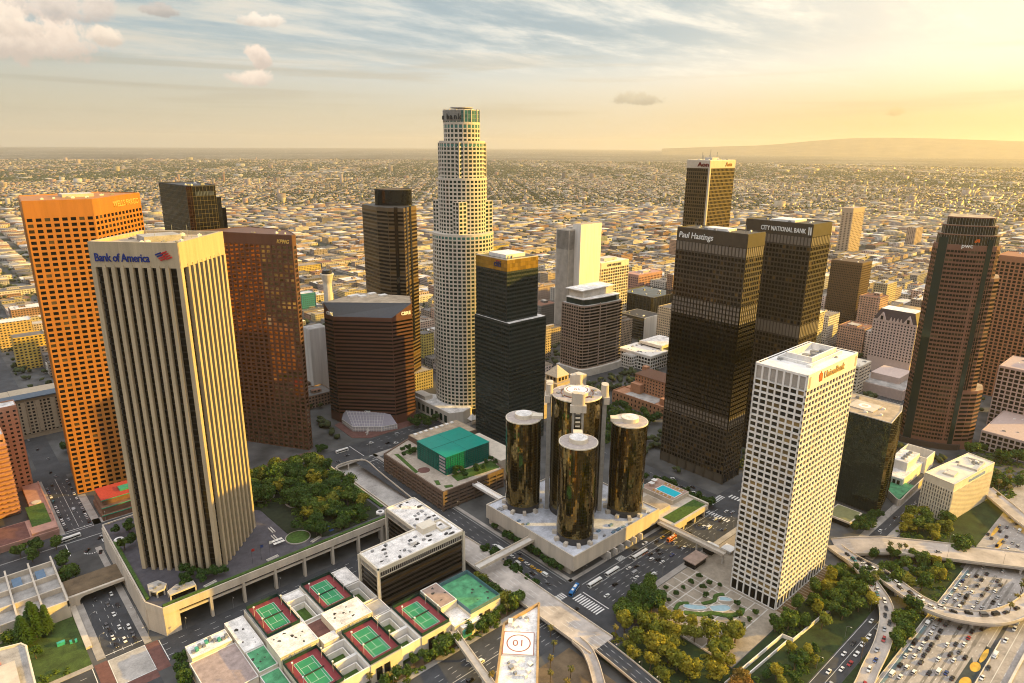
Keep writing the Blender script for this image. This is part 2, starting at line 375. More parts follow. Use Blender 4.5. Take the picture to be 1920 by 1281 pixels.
# ------------------------------------------------------------------ the setting: ground, streets, freeway
BIG = 42000.0
SUN_AZ, SUN_EL = R(130.4), R(15.0)
def ground_material():
    m = bpy.data.materials.new('city_ground'); nt, N, L, b = nodes_of(m); b.inputs['Roughness'].default_value = .95; b.inputs['Specular IOR Level'].default_value = .15
    ge = N.new('ShaderNodeNewGeometry')
    vo = N.new('ShaderNodeTexVoronoi'); vo.inputs['Scale'].default_value = .022; L.new(ge.outputs['Position'], vo.inputs['Vector'])
    sr = N.new('ShaderNodeSeparateColor'); L.new(vo.outputs['Color'], sr.inputs[0])
    cr = N.new('ShaderNodeValToRGB'); cr.color_ramp.interpolation = 'CONSTANT'; L.new(sr.outputs[0], cr.inputs[0])
    e = cr.color_ramp.elements; e[0].color = (.035, .042, .022, 1); e[1].position = .34; e[1].color = (.12, .115, .10, 1)
    for p, c in ((.55, (.20, .18, .15, 1)), (.72, (.045, .06, .025, 1)), (.82, (.32, .29, .25, 1)), (.95, (.5, .47, .42, 1))):
        q = cr.color_ramp.elements.new(p); q.color = c
    # large districts: industrial (pale) against leafy suburbs (dark)
    n = N.new('ShaderNodeTexNoise'); n.inputs['Scale'].default_value = .00045; n.inputs['Detail'].default_value = 5; L.new(ge.outputs['Position'], n.inputs['Vector'])
    mr = N.new('ShaderNodeMapRange'); L.new(n.outputs['Fac'], mr.inputs[0]); mr.inputs[1].default_value = .4; mr.inputs[2].default_value = .6; mr.inputs[3].default_value = .55; mr.inputs[4].default_value = 1.15
    f = N.new('ShaderNodeTexNoise'); f.inputs['Scale'].default_value = .05; f.inputs['Detail'].default_value = 6; L.new(ge.outputs['Position'], f.inputs['Vector'])
    m2 = N.new('ShaderNodeMapRange'); L.new(f.outputs['Fac'], m2.inputs[0]); m2.inputs[1].default_value = .3; m2.inputs[2].default_value = .7; m2.inputs[3].default_value = .7; m2.inputs[4].default_value = 1.2
    mu = N.new('ShaderNodeMath'); mu.operation = 'MULTIPLY'; L.new(mr.outputs[0], mu.inputs[0]); L.new(m2.outputs[0], mu.inputs[1])
    vs = N.new('ShaderNodeVectorMath'); vs.operation = 'SCALE'; L.new(cr.outputs[0], vs.inputs[0]); L.new(mu.outputs[0], vs.inputs['Scale'])
    # close to the towers the ground is paving and asphalt, not roofs and yards
    ln = N.new('ShaderNodeVectorMath'); ln.operation = 'LENGTH'; L.new(ge.outputs['Position'], ln.inputs[0])
    m3 = N.new('ShaderNodeMapRange'); L.new(ln.outputs['Value'], m3.inputs[0]); m3.inputs[1].default_value = 1300; m3.inputs[2].default_value = 2600
    f2 = N.new('ShaderNodeMapRange'); L.new(f.outputs['Fac'], f2.inputs[0]); f2.inputs[1].default_value = .3; f2.inputs[2].default_value = .7; f2.inputs[3].default_value = .05; f2.inputs[4].default_value = .13
    mx = N.new('ShaderNodeMix'); mx.data_type = 'RGBA'; L.new(m3.outputs[0], mx.inputs['Factor']); L.new(f2.outputs[0], mx.inputs['A']); L.new(vs.outputs[0], mx.inputs['B'])
    L.new(mx.outputs['Result'], b.inputs['Base Color']); return m
# sheet with a cut for the sunken street
TR = [(249, 395), (268, 395), (277, 514), (249, 514)]
g = MB(); B = BIG
g.quad((-B,-B,0),(B,-B,0),(B,395,0),(-B,395,0)); g.quad((-B,514,0),(B,514,0),(B,B,0),(-B,B,0))
g.quad((-B,395,0),(249,395,0),(249,514,0),(-B,514,0)); g.quad((268,395,0),(B,395,0),(B,514,0),(277,514,0))
structure('ground', g, ground_material())

hl = MB()
hp = [(12, 200), (16, 290), (20, 380), (23.5, 560), (26.5, 660), (30, 655), (33, 610), (37, 540), (45, 480), (60, 300)]     # bearing right of view axis, crest height
hp = smooth_curve(hp, 8); ring = []
for bdeg, hh in hp:
    rows = []
    for k, (dist, fz) in enumerate(((26000, 0.0), (28000, .5), (30000, 1.0), (33000, .8), (38000, 0.0))):
        a = R(42+bdeg); jit = 1+.05*math.sin(bdeg*3.1+k)
        rows.append((math.sin(a)*dist, math.cos(a)*dist, -5+hh*fz*(jit if fz < 1 else 1)))
    ring.append(rows)
for i in range(len(ring)-1):
    for k in range(4): hl.quad(ring[i][k], ring[i+1][k], ring[i+1][k+1], ring[i][k+1])
structure('hills', hl, mat('hill_scrub', (.20, .165, .10), .95, var=.4, scale=.002))

# trench of the sunken street: floor ramps down to a portal under the cross street
t = MB(); zf = -7.0
t.quad((249,395,-.02),(268,395,-.02),(277,514,zf),(249,514,zf)); structure('sunken_road', t, M_['asph2'])
w = MB()
w.quad((249,395,-.02),(249,514,zf),(249,514,0),(249,395,0)); w.quad((268,395,-.02),(268,395,0),(277,514,0),(277,514,zf))
w.box(249, 277, 514, 515, -1.6, -.02); w.box(262, 263, 513.4, 514.6, zf, -1.6)
w.quad((249,560,zf),(277,560,zf),(277,560,-1.5),(249,560,-1.5)); w.quad((249,514,zf),(277,514,zf),(277,560,zf),(249,560,zf)); w.quad((249,514,-1.6),(249,560,-1.6),(277,560,-1.6),(277,514,-1.6))
w.quad((249,514,zf),(249,560,zf),(249,560,-1.6),(249,514,-1.6)); w.quad((277,514,zf),(277,514,-1.6),(277,560,-1.6),(277,560,zf))
tr = thing('retaining_wall', 'pale concrete parapet and walls round the sunken street beside the deck garden', 'retaining wall')
w.obj('wall', M_['conc'], tr)
p = MB(); cur = smooth_curve([(268.3, 396), (271.5, 440), (274.5, 480), (277, 503), (274, 511), (266, 514.6), (254, 514.6), (249.5, 511), (248.6, 500), (248.6, 396)], 5)
p.wall_line(cur, .7, 0.0, 1.1); p.obj('parapet', M_['conc_warm'], tr)

roads = MB(); rc = MB(); mk = MB(); sw = MB()
Z1, Z2 = .02, .03
def road(x0, x1, y0, y1, mb=None): (mb or roads).quad((x0,y0,Z1),(x1,y0,Z1),(x1,y1,Z1),(x0,y1,Z1))
def mark(x0, x1, y0, y1, z=Z2): mk.quad((x0,y0,z),(x1,y0,z),(x1,y1,z),(x0,y1,z))
def dash_u(u0, u1, v, step=9, ln=3.2, w=.17):
    u = u0
    while u < u1: mark(u, min(u+ln, u1), v-w/2, v+w/2); u += step
def dash_v(v0, v1, u, step=9, ln=3.2, w=.17):
    v = v0
    while v < v1: mark(u-w/2, u+w/2, v, min(v+ln, v1)); v += step
def zebra_u(u0, u1, v0, v1, n):      # bars run along v, stepping along u
    for i in range(n):
        a = u0+(u1-u0)*(i+.25)/n; mark(a, a+(u1-u0)/n*.5, v0, v1)
def zebra_v(u0, u1, v0, v1, n):
    for i in range(n):
        a = v0+(v1-v0)*(i+.25)/n; mark(u0, u1, a, a+(v1-v0)/n*.5)
# the wide avenue beside the hotel
road(60, 266, 224, 258); road(266, 1400, 222.5, 259)
for v in (228.5, 232, 235.6, 239.2, 243.2, 247, 250.8): dash_u(294, 445, v); dash_u(90, 262, v); dash_u(485, 900, v)
mark(292, 446, 246.0, 246.25); mark(292, 395, 252.6, 252.85); mark(105, 262, 241.2, 241.45)
zebra_v(276.5, 284.5, 226, 247.5, 11); zebra_u(266, 276, 250.5, 256, 6)
mark(286.3, 286.9, 225, 247); zebra_v(434, 439, 230, 250, 9); zebra_u(449, 468, 252.5, 258, 8); zebra_v(470, 476, 228, 252, 9)
zebra_u(331, 338, 252.8, 257, 6)
# cross street beyond the hotel
road(448, 466, 162, 222.5); road(448, 466, 259, 560); dash_v(264, 380, 457)
# street between hotel and museum garage
road(268, 287, 259, 510); road(268, 287, 190, 222.5)
for u in (272.6, 277.4, 282.2): dash_v(262, 395, u)
dash_v(396, 505, 279.2); dash_v(396, 505, 283); mark(286.2, 286.4, 262, 505); mark(268.5, 268.7, 262, 395); mark(279, 287, 503, 503.5)
# street west of the trench
road(243.4, 247.9, 381, 515); dash_v(382, 510, 246.0, 7, 3)
# upper cross street
road(-60, 700, 515, 546)
for v in (520.5, 525.5, 536, 541): dash_u(75, 240, v); dash_u(300, 600, v)
mark(-40, 240, 530.6, 530.8); mark(-40, 240, 531.2, 531.4); mark(246, 248, 515.5, 545); mark(280.5, 281, 517, 545); mark(288, 300, 513, 513.4)
mark(284, 298, 513, 514); mark(284, 298, 507, 507.4)
# far left street, canyon between brown tower and pink terrace
road(47.6, 65.6, 546, 1500); dash_v(548, 640, 53.5); dash_v(548, 640, 60.2); mark(56.7, 56.9, 552, 652); mark(48, 65, 549, 549.5)
roads.quad((20,655,Z1+.006),(110,655,Z1+.006),(110,682,Z1+.006),(20,682,Z1+.006))
zebra_u(65.6, 71.6, 517, 528, 6); mark(44, 66, 546.2, 546.6); mark(44.5, 45, 512, 530)
for k in range(9): a = R(200+k*14); mark(58+6*math.cos(a), 58.6+6*math.cos(a), 511+6*math.sin(a), 512.2+6*math.sin(a))
# street along the foot of the deck and the lower junction
road(-160, 245, 359, 381); road(40.5, 59.5, 381, 470); road(40.5, 59.5, 60, 359)
structure_junction = MB(); structure_junction.quad((40.5,358,Z1+.005),(59.5,358,Z1+.005),(59.5,382,Z1+.005),(40.5,382,Z1+.005))
structure('junction_concrete', structure_junction, M_['asph2'])
for v in (364.5, 370, 375.5): dash_u(67, 240, v); dash_u(-100, 30, v)
for u in (45, 49.5, 54): dash_v(386, 445, u)
mark(40.5, 59.5, 387.2, 387.7); mark(40.6, 40.9, 360, 382); mark(59.2, 59.5, 360, 382); mark(40.5, 59.5, 382, 382.4); mark(40.5, 59.5, 357.6, 358); mark(66.6, 67, 360, 381); mark(32.6, 33, 360, 381)
bk = MB()
for r in ((34, 40.4, 358, 383), (59.6, 66.2, 355, 382), (40.6, 59.4, 350.5, 357.4)): bk.quad((r[0],r[2],Z1+.006),(r[1],r[2],Z1+.006),(r[1],r[3],Z1+.006),(r[0],r[3],Z1+.006))
structure('brick_crossing', bk, M_['brickp'])
# street climbing to the upper right
road(467, 760, 141, 149.5); dash_u(480, 640, 145.2)
roads.strip([(415, 219), (440, 185), (466, 158)], 19, Z1+.004); 
# access road under the ramps
road(300, 450, 101.5, 113.5); mark(300, 420, 107.3, 107.5); mark(300, 400, 112.9, 113.1)
structure('street', roads, M_['asph'])
# the freeway
fc = [(180, 72.5), (510, 72.5), (575, 80), (650, 82), (760, 70), (1000, 30), (1500, -90)]
rc.strip(fc, 35, Z1); rc.strip([(180, 31), (1500, 31)], 44, Z1-.008)
structure('freeway', rc, mat('grooved_concrete_freeway', (.35, .32, .30), .88, var=.4, scale=.05, fine=.7))
for k in range(1, 8):
    v = 55.8+k*4.1; dash_u(250, 520, v, 7, 2.2, .16)
mark(250, 512, 87.6, 87.85); mark(250, 512, 56.6, 56.8); mark(250, 900, 47.2, 47.4); dash_u(300, 800, 43.6)
dash_u(520, 640, 76); dash_u(520, 640, 80.2); dash_u(520, 640, 84.4); dash_u(520, 640, 71.5)
structure('road_marking', mk, M_['mark'])
lw = MB()
for v in (85.8, 82.2, 78.5, 72.3, 69, 65.9, 62.3):
    u = 250
    while u < 512: w_ = random.uniform(.5, 1.0); e_ = min(512, u+random.uniform(18, 50)); lw.quad((u, v-w_, Z1+.005), (e_, v-w_*.8, Z1+.005), (e_, v+w_*.8, Z1+.005), (u, v+w_, Z1+.005)); u = e_
structure('lane_wear', lw, mat('tyre_darkened_concrete', (.20, .185, .17), .88, var=.45, scale=.12))
sh = MB(); sh.quad((250,86.0,Z2+.01),(505,86.0,Z2+.01),(505,87.4,Z2+.01),(250,87.4,Z2+.01)); structure('shoulder', sh, mat('worn_teal_shoulder', (.14, .21, .23), .9, var=.4, scale=.12))
# painted gore between the carriageways
go = MB(); go.quad((330,53.8,Z2),(428,53.8,Z2),(428,57.0,Z2),(330,57.0,Z2)); go.quad((330,55,Z2+.004),(400,56,Z2+.004),(412,60,Z2+.004),(330,61,Z2+.004)); structure('gore', go, mat('dark_teal_gore', (.035, .05, .055), .9, var=.4))
gy = MB()
for cx, cy, ru, rv in ((418, 55.6, 8, 1.3), (404, 56.4, 5, 2.4), (386, 56.5, 6, 2.6), (374, 57.5, 5, 2), (561, 81.5, 10, 1.5), (580, 88.5, 12, 1.2)):
    gy.poly([(cx+ru*math.cos(a*.2618), cy+rv*math.sin(a*.2618)) for a in range(24)], Z2+.012)
structure('gore_pattern', gy, M_['yellowp'])
# pavements and planted ground: sheets and low kerbed slabs
def slab(name, rects, m, h=.15):
    s = MB()
    for r in rects: s.box(r[0], r[1], r[2], r[3], -.1, h)
    structure(name, s, m)
slab('pavement', [(288,291,259,515), (267,268,259,394), (288,447,259.3,262), (300,446,218,222.3), (242,243.3,381,515), (66,230,512,514.8), (66,120,547,556), (288,440,508,514.8), (36,40.4,386,448), (59.7,63.5,383,512),
      (100,262,258.3,262), (60,200,218.5,223.8), (44,47.4,547,654), (65.8,71,547,606), (467,640,150,155), (467,560,135.5,140.8), (-160,33.5,381.3,385)], M_['pave'])
slab('plaza_paving', [(300, 437, 147, 217.5)], mat('plaza_aggregate', (.33, .28, .22), .9, var=.25, scale=.3), .12)
slab('slope_planting', [(250, 299.5, 114, 200), (300, 446, 113.8, 146.5), (300, 505, 89.6, 101.3), (470, 505, 101.4, 112), (505, 640, 92, 134)], mat('dry_green_slope', (.025, .045, .012), .95, var=.5, scale=.12, fine=1.2), .1)
slab('brick_terrace', [(150, 247, 547, 559)], M_['brickp'], .35)
slab('grass', [(-40, 33.5, 385.2, 440)], M_['grass'], .12)
slab('planting_bed', [(100, 240, 259, 267), (196, 243, 160, 218), (288, 299.5, 205, 222)], M_['soil'], .11)
# plaza joints of pale stone, and the brown striped terrace
pj = MB()
for u in np.arange(301, 364, 8.6): pj.box(u, u+.7, 158, 217, .1, .135)
for v in np.arange(158, 218, 8.6): pj.box(300, 362, v, v+.7, .1, .128)
structure('paving_joints', pj, M_['conc'])
te = MB()
for i in range(24): te.box(364.5+i*3, 366.5+i*3, 147.4, 155, .1, .16)
structure('terrace_stripes', te, mat('terrace_brown', (.17, .11, .055), .9, var=.2))
# ------------------------------------------------------------------ bridges, ramps and the raised deck
def bridge(name, label, cat, ctr, width, deckm, par=1.0, thick=1.3, piers=None, lane=None, parapets=True):
    """ctr: 3D centre line; deck slab, two parapets and piers"""
    th = thing(name, label, cat, (ctr[0][0], ctr[0][1], 0))
    d = MB(); w = width
    A, B = MB().strip([(p[0], p[1]) for p in ctr], w, [p[2] for p in ctr])
    for i in range(len(ctr)-1):
        a0, a1, b0, b1 = A[i], A[i+1], B[i], B[i+1]
        lo = lambda p: (p[0], p[1], p[2]-thick)
        d.quad(a0, a1, b1, b0); d.quad(lo(b0), lo(b1), lo(a1), lo(a0)); d.quad(lo(a0), lo(a1), a1, a0); d.quad(b0, b1, lo(b1), lo(b0))
    for P in ((A[0], B[0]), (B[-1], A[-1])): d.quad(P[0], P[1], (P[1][0], P[1][1], P[1][2]-thick), (P[0][0], P[0][1], P[0][2]-thick))
    d.obj('deck', deckm, th)
    if parapets:
        for E in (A, B):
            q = MB()
            for i in range(len(E)-1):
                a, b = E[i], E[i+1]; t, L = dirs(a, b); n = (t[1], -t[0]); k = .2
                V = []
                for (pt, e) in ((a, -.05), (b, .05)):
                    for s_ in (-k, k):
                        for z in (-.45, par): V.append((pt[0]+t[0]*e+n[0]*s_, pt[1]+t[1]*e+n[1]*s_, pt[2]+z))
                q.add(V, [(0,1,3,2),(4,6,7,5),(0,4,5,1),(2,3,7,6),(1,5,7,3),(0,2,6,4)])
            q.obj('parapet', M_['conc_warm'], th)
    for (x, y, zt, r) in (piers or []):
        c = MB(); c.cyl(x, y, r, -.1, zt-thick, 14); c.box(x-r*1.5, x+r*1.5, y-r*1.5, y+r*1.5, zt-thick-1.0, zt-thick+.02); c.obj('pier', M_['conc'], th)
    if lane:
        m = MB()
        for off in lane:
            cs = []
            for i, p in enumerate(ctr):
                q, r = ctr[max(0,i-1)], ctr[min(len(ctr)-1,i+1)]; L = math.hypot(r[0]-q[0], r[1]-q[1]); nx, ny = (r[1]-q[1])/L, -(r[0]-q[0])/L
                cs.append((p[0]+nx*off, p[1]+ny*off, p[2]+.012))
            for i in range(0, len(cs)-1, 2): m.strip([cs[i][:2], cs[i+1][:2]], .2, [cs[i][2], cs[i+1][2]])
        m.obj('lane_marking', M_['mark'], th)
    return th
ramp_m = mat('ramp_concrete', (.46, .41, .37), .88, var=.35, scale=.1)
vi = smooth_curve([(258, 400, .3), (257, 360, 1.6), (256, 320, 4.2), (254.5, 290, 5), (254, 250, 5), (254, 203, 5)], 5)
bridge('viaduct', 'wide pale concrete viaduct passing between the wedge rooftop and the hotel podium', 'viaduct', vi, 19.5, ramp_m, piers=[(248, 280, 5, .8), (260, 280, 5, .8), (249, 240, 5, .8), (259, 240, 5, .8), (250, 215, 5, .8), (258, 212, 5, .8)], lane=(-3.5, 0, 3.5))
vr = smooth_curve([(253.6, 203.0, 5), (252.6, 185, 4.6), (251.5, 164, 3.6), (250, 130, 2), (248, 90, .3)], 6)
bridge('road_ramp', 'dark asphalt ramp descending from the viaduct past the yellow trees', 'ramp', vr, 10.5, M_['asph'], lane=(-2, 2))
vl = smooth_curve([(246.4, 216, 4.98), (245.2, 207, 4.9), (240, 197, 4.7), (232, 186, 4.2), (222, 172, 3.2), (210, 156, 1.5), (200, 143, .3)], 6)
bridge('road_ramp', 'pale curved ramp peeling off the viaduct beside the palms', 'ramp', vl, 6.2, ramp_m)
b3 = [(463, 160, .4), (470, 151, 3), (484, 134, 6), (504, 108.5, 6), (537, 62.5, 6), (580, 5, 6), (640, -75, 6)]
bridge('road_bridge', 'broad straight concrete bridge carrying a street over the freeway', 'bridge', b3, 20.5, mat('bridge_deck_concrete', (.47, .41, .36), .88, var=.3, scale=.08), thick=1.6,
       piers=[(509, 101, 6, .8), (515, 107, 6, .8), (527, 62, 6, .8), (539, 72, 6, .8), (548, 34, 6, .8)], lane=(-3.3, .15, 3.5))
fl = smooth_curve([(464, 162, .5), (456, 152, 3), (448, 137.5, 5.5), (444.8, 124, 6.6), (438.5, 111, 7), (432, 94, 7), (434, 78.5, 7), (446, 62, 7), (466, 52.2, 7), (492, 47.5, 6.5), (530, 45.5, 4), (575, 45, .3)], 6)
FLYC = fl
bridge('flyover', 'curved flyover ramp sweeping across the freeway with a line of cars', 'flyover', fl, 11.6, ramp_m, thick=1.5, piers=[(438, 110, 7, 1), (432.3, 90.5, 7, 1), (440, 68, 7, 1), (461, 54, 7, 1)], lane=(-.2,))
r2 = smooth_curve([(452, 147, 3.6), (441, 133, 5.0), (430, 121.5, 5), (417.5, 110.5, 5), (401, 102.5, 4.8), (377, 96.6, 4), (354.5, 94, 2.8), (338, 91.8, 1.6), (310, 89.5, .3)], 6)
R2C = r2
bridge('road_ramp', 'narrow curving ramp joining the freeway, carrying a single file of cars', 'ramp', r2, 8.4, ramp_m, piers=[(417, 110, 5, .8), (395, 100.8, 4.7, .8), (372, 96, 3.8, .7)])
ur = smooth_curve([(640, 112, 5), (620, 93, 5), (598, 72, 5), (585, 52, 5), (580, 20, 5), (580, -40, 5)], 5)
bridge('road_ramp', 'elevated ramp bending over the freeway behind the cream slab block', 'ramp', ur, 13, ramp_m, piers=[(604, 80, 5, .9), (589, 60, 5, .9)])
def footbridge(label, a, b, z, w=4.2, m=None, colm=None, legs=()):
    th = thing('footbridge', label, 'footbridge', (a[0], a[1], 0)); t, L = dirs(a, b)
    MB().obox(a, t, 0, L, -w/2, w/2, z-1.1, z).obj('deck', m or M_['conc_warm'], th)
    for s_ in (-1, 1): MB().obox(a, t, 0, L, s_*w/2-.18, s_*w/2+.18, z-.6, z+1.25).obj('parapet', colm or M_['conc_warm'], th)
    for q in legs: MB().cyl(a[0]+t[0]*L*q, a[1]+t[1]*L*q, .8, 0, z-1.05, 12).obj('pier', M_['conc'], th)
footbridge('grey roofed walkway bridge from the hotel podium to the L-shaped office block', (241, 300), (290.8, 300.6), 12, 5.5, M_['conc'], legs=(.5,))
footbridge('white walkway bridge from the museum garage to the hotel podium', (309, 387), (309, 351.2), 14, 5, M_['white'], M_['white'])
footbridge('long beige walkway bridge crossing the avenue beside the swimming pool deck', (383.5, 258), (383.5, 203), 8, 4.6, legs=(.6, .98))
footbridge('slim beige walkway bridge leading from the tennis club to the wedge rooftop', (196, 267.5), (183, 205), 6.5, 4.2, legs=(.3, .6))

# overpass with a dark mouth at the lower street
ov = thing('overpass', 'low concrete overpass with a dark arched mouth swallowing the street below', 'overpass', (52, 458, 0))
o = MB()
arch = [(36, 0)] + [(40+2.2*(1-math.cos(a)), 3.2+2.6*math.sin(a)) for a in (0, .5, 1.0, 1.5708)] + [(64.5, 5.8), (64.5, 7.6), (33.5, 7.6), (33.5, 0)]
arch = [(39.2, 0), (39.2, 3.0), (40, 4.6), (42, 5.5), (64.8, 5.8), (64.8, 7.6), (33.5, 7.6), (33.5, 0)]
V = [(a, 447, z) for a, z in arch]; n = len(V)
o.add(V+[(x, 468, z) for x, y, z in V], [(0,1,6,7),(1,2,6),(2,3,6),(3,4,5,6)]+[(i, (i+1) % n, n+(i+1) % n, n+i) for i in range(n)])
o.box(33.4, 36.5, 400, 447, 0, 1.4); o.obj('wall', M_['conc_warm'], ov)
dk = MB(); dk.box(39, 65, 466, 467, 0, 5.9); dk.obj('mouth_shade_sheet', M_['darkm'], ov)  # dark sheet standing in for the shade inside the mouth
MB().box(34, 64.5, 449, 468, 7.5, 7.9).obj('planted_top', M_['soil'], ov)

# the raised deck with its garden
DZ = 18.8
deckp = [(65.5, 394), (71.5, 381.5), (226, 381.5), (230, 390), (230, 500), (200, 511), (66, 505)]
dk = thing('plaza_deck', 'raised concrete plaza deck with clipped hedge edge carrying the striped granite tower', 'plaza deck', (150, 440, 0))
MB().prism(deckp, DZ-1.4, DZ, 0).obj('slab', M_['paved'], dk)
fa = MB()
for i in range(len(deckp)):
    a, b = deckp[i], deckp[(i+1) % len(deckp)]; t, L = dirs(a, b)
    fa.obox(a, t, -.2, L+.2, -.3, .5, DZ-4.2, DZ+.9)
    if i in (1, 4, 5): fa.obox(a, t, 0, L, -1.4, -.4, DZ-7.6, DZ-6.1)
fa.obj('fascia', M_['conc_warm'], dk)
cw = MB()
cw.prism([(65.4, 394), (71.4, 381.4), (80, 381.8), (67.5, 396)], 0, DZ-1.3); cw.box(64.9, 65.9, 394, 505, 0, DZ-1.3); cw.box(229.4, 230.2, 390, 500, 0, DZ-1.3); cw.box(66, 200, 505, 506, 0, DZ-1.4); cw.box(219, 229.5, 383.5, 389.5, 0, DZ-1.3)
cw.obj('retaining_wall', M_['conc_warm'], dk)
for u in (98, 118, 138.5, 158.5, 179, 199, 218): MB().box(u-.8, u+.8, 381.2, 384, 0, DZ-4).obj('column', M_['conc_warm'], dk)
MB().box(72, 228, 403, 404, 0, DZ-1.5).obj('void_shade_sheet', M_['darkm'], dk)  # dark sheet colours in the shaded void behind the columns
hd = MB()
hd.box(72, 226, 382.4, 384.4, DZ, DZ+1.25); hd.obj('hedge', M_['hedge'], dk)
MB().box(66.3, 68.2, 396, 476, DZ, DZ+1.25).obj('hedge', M_['hedge'], dk)
MB().box(227, 229, 397, 500, DZ, DZ+1.2).obj('hedge', M_['hedge'], dk)
gr = MB()
gpoly = [(160, 398), (180, 388), (222, 388), (225, 398), (225, 500), (205, 506), (150, 500), (146, 470), (158, 452)]
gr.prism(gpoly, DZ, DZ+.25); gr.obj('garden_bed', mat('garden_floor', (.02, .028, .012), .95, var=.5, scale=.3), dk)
for c in ((188, 446, 13, 1.6), (205, 470, 9, 1.3), (168, 470, 8, 1.2)):
    pa = MB()
    for k in range(28):
        a0, a1 = 6.283*k/28, 6.283*(k+1)/28
        pa.quad(*[(c[0]+r*math.cos(a), c[1]+r*math.sin(a), DZ+.3) for r, a in ((c[2], a0), (c[2], a1), (c[2]-c[3], a1), (c[2]-c[3], a0))])
    pa.obj('garden_path', M_['pave'], dk)
bs = MB(); bs.cyl(163, 400, 8.5, DZ, DZ+.7, 32); bs.obj('basin', M_['pave'], dk)
MB().cyl(163, 400, 7.8, DZ+.68, DZ+.75, 32).obj('planting', M_['hedge'], dk)
for r in ((183, 186, 392, 420), (199, 202, 398, 404)): MB().box(*r, DZ+.25, DZ+.5).obj('pond', mat('deep_blue_pond', (.02, .05, .16), .1, var=.1), dk)
for (x, y, a) in ((150, 410, 1.57), (152.5, 421, 1.57), (171, 390.5, .3), (100, 388, .2), (140, 389, .1), (88, 470, 1.2)):
    t = (math.cos(a), math.sin(a)); MB().obox((x, y), t, -4, 4, -.35, .35, DZ, DZ+.55).obj('planter_wall', M_['conc'], dk); MB().obox((x, y), t, -4, 4, 1.2, 1.9, DZ, DZ+.55).obj('planter_wall', M_['conc'], dk)
for (x, y) in ((69.8, 476), (222.5, 390.5), (222, 497)):
    st = thing('stair_tower', {69.8: 'round concrete stairwell ring on the deck corner above the crosswalk', 222.5: 'round concrete stairwell ring on the deck corner behind the L-shaped block', 222: 'round concrete stairwell ring on the deck corner near the buses'}[x], 'stairwell', (x, y, DZ))
    q = MB(); q.prism([(x+3.6*math.cos(a*1.0472), y+3.6*math.sin(a*1.0472)) for a in range(6)], DZ, DZ+1.0); q.obj('wall', M_['conc'], st)
    q = MB()
    for k in range(24):
        a0, a1 = 6.283*k/24, 6.283*(k+1)/24
        q.quad(*[(x+r*math.cos(a), y+r*math.sin(a), DZ+1.6) for r, a in ((3, a0), (3, a1), (1.5, a1), (1.5, a0))])
        q.quad(*[(x+3*math.cos(a), y+3*math.sin(a), z) for a, z in ((a0, DZ+.9), (a1, DZ+.9), (a1, DZ+1.6), (a0, DZ+1.6))])
    q.obj('ring', M_['roofw'], st); MB().cyl(x, y, 1.5, DZ+.9, DZ+1.2, 20).obj('shaft', M_['darkm'], st)
def pavilion(label, pts, z0, h):
    th = thing('pavilion', label, 'pavilion', (pts[0][0], pts[0][1], z0))
    MB().prism(pts, z0+h-.9, z0+h).obj('roof_rim', M_['conc_warm'], th); MB().prism(scale_poly(pts, .5), z0+h-.1, z0+h+.06).obj('roof', M_['roofg'], th)
    MB().prism(scale_poly(pts, .9), z0, z0+h-.85).obj('glazing', G_['black'], th)
    for p in scale_poly(pts, .4): MB().box(p[0]-.4, p[0]+.4, p[1]-.4, p[1]+.4, z0, z0+h-.8).obj('post', M_['conc_warm'], th)
    cx = sum(p[0] for p in pts)/len(pts); cy = sum(p[1] for p in pts)/len(pts)
    for s_ in (-1.6, 1.6): q = MB(); q.cyl(cx+s_, cy+s_*.5, 1.1, z0+h, z0+h+.7, 14); q.obj('vent', M_['steel'], th)
pavilion('six-sided pavilion with grey roof and vents near the deck corner', [(69, 399), (72, 394), (76.5, 394.5), (79, 399), (76, 406), (70, 406)], DZ, 4.2)
pavilion('long grey-roofed glazed pavilion with white posts along the deck edge', [(77, 386), (92, 386), (92, 391.5), (83, 394.5), (77, 391)], DZ, 4.2)
# ------------------------------------------------------------------ the towers
def tower(label, pts, z0=0.0, name='office_tower', cat='office tower'):
    cx = sum(p[0] for p in pts)/len(pts); cy = sum(p[1] for p in pts)/len(pts)
    return thing(name, label, cat, (cx, cy, z0))
def edges(pts): return [(pts[i], pts[(i+1) % len(pts)]) for i in range(len(pts))]
def rect(x0, x1, y0, y1): return [(x0,y0),(x1,y0),(x1,y1),(x0,y1)]
def face_pt(p0, p1, k, out):
    t, L = dirs(p0, p1); return (p0[0]+t[0]*L*k+t[1]*out, p0[1]+t[1]*L*k-t[0]*out)

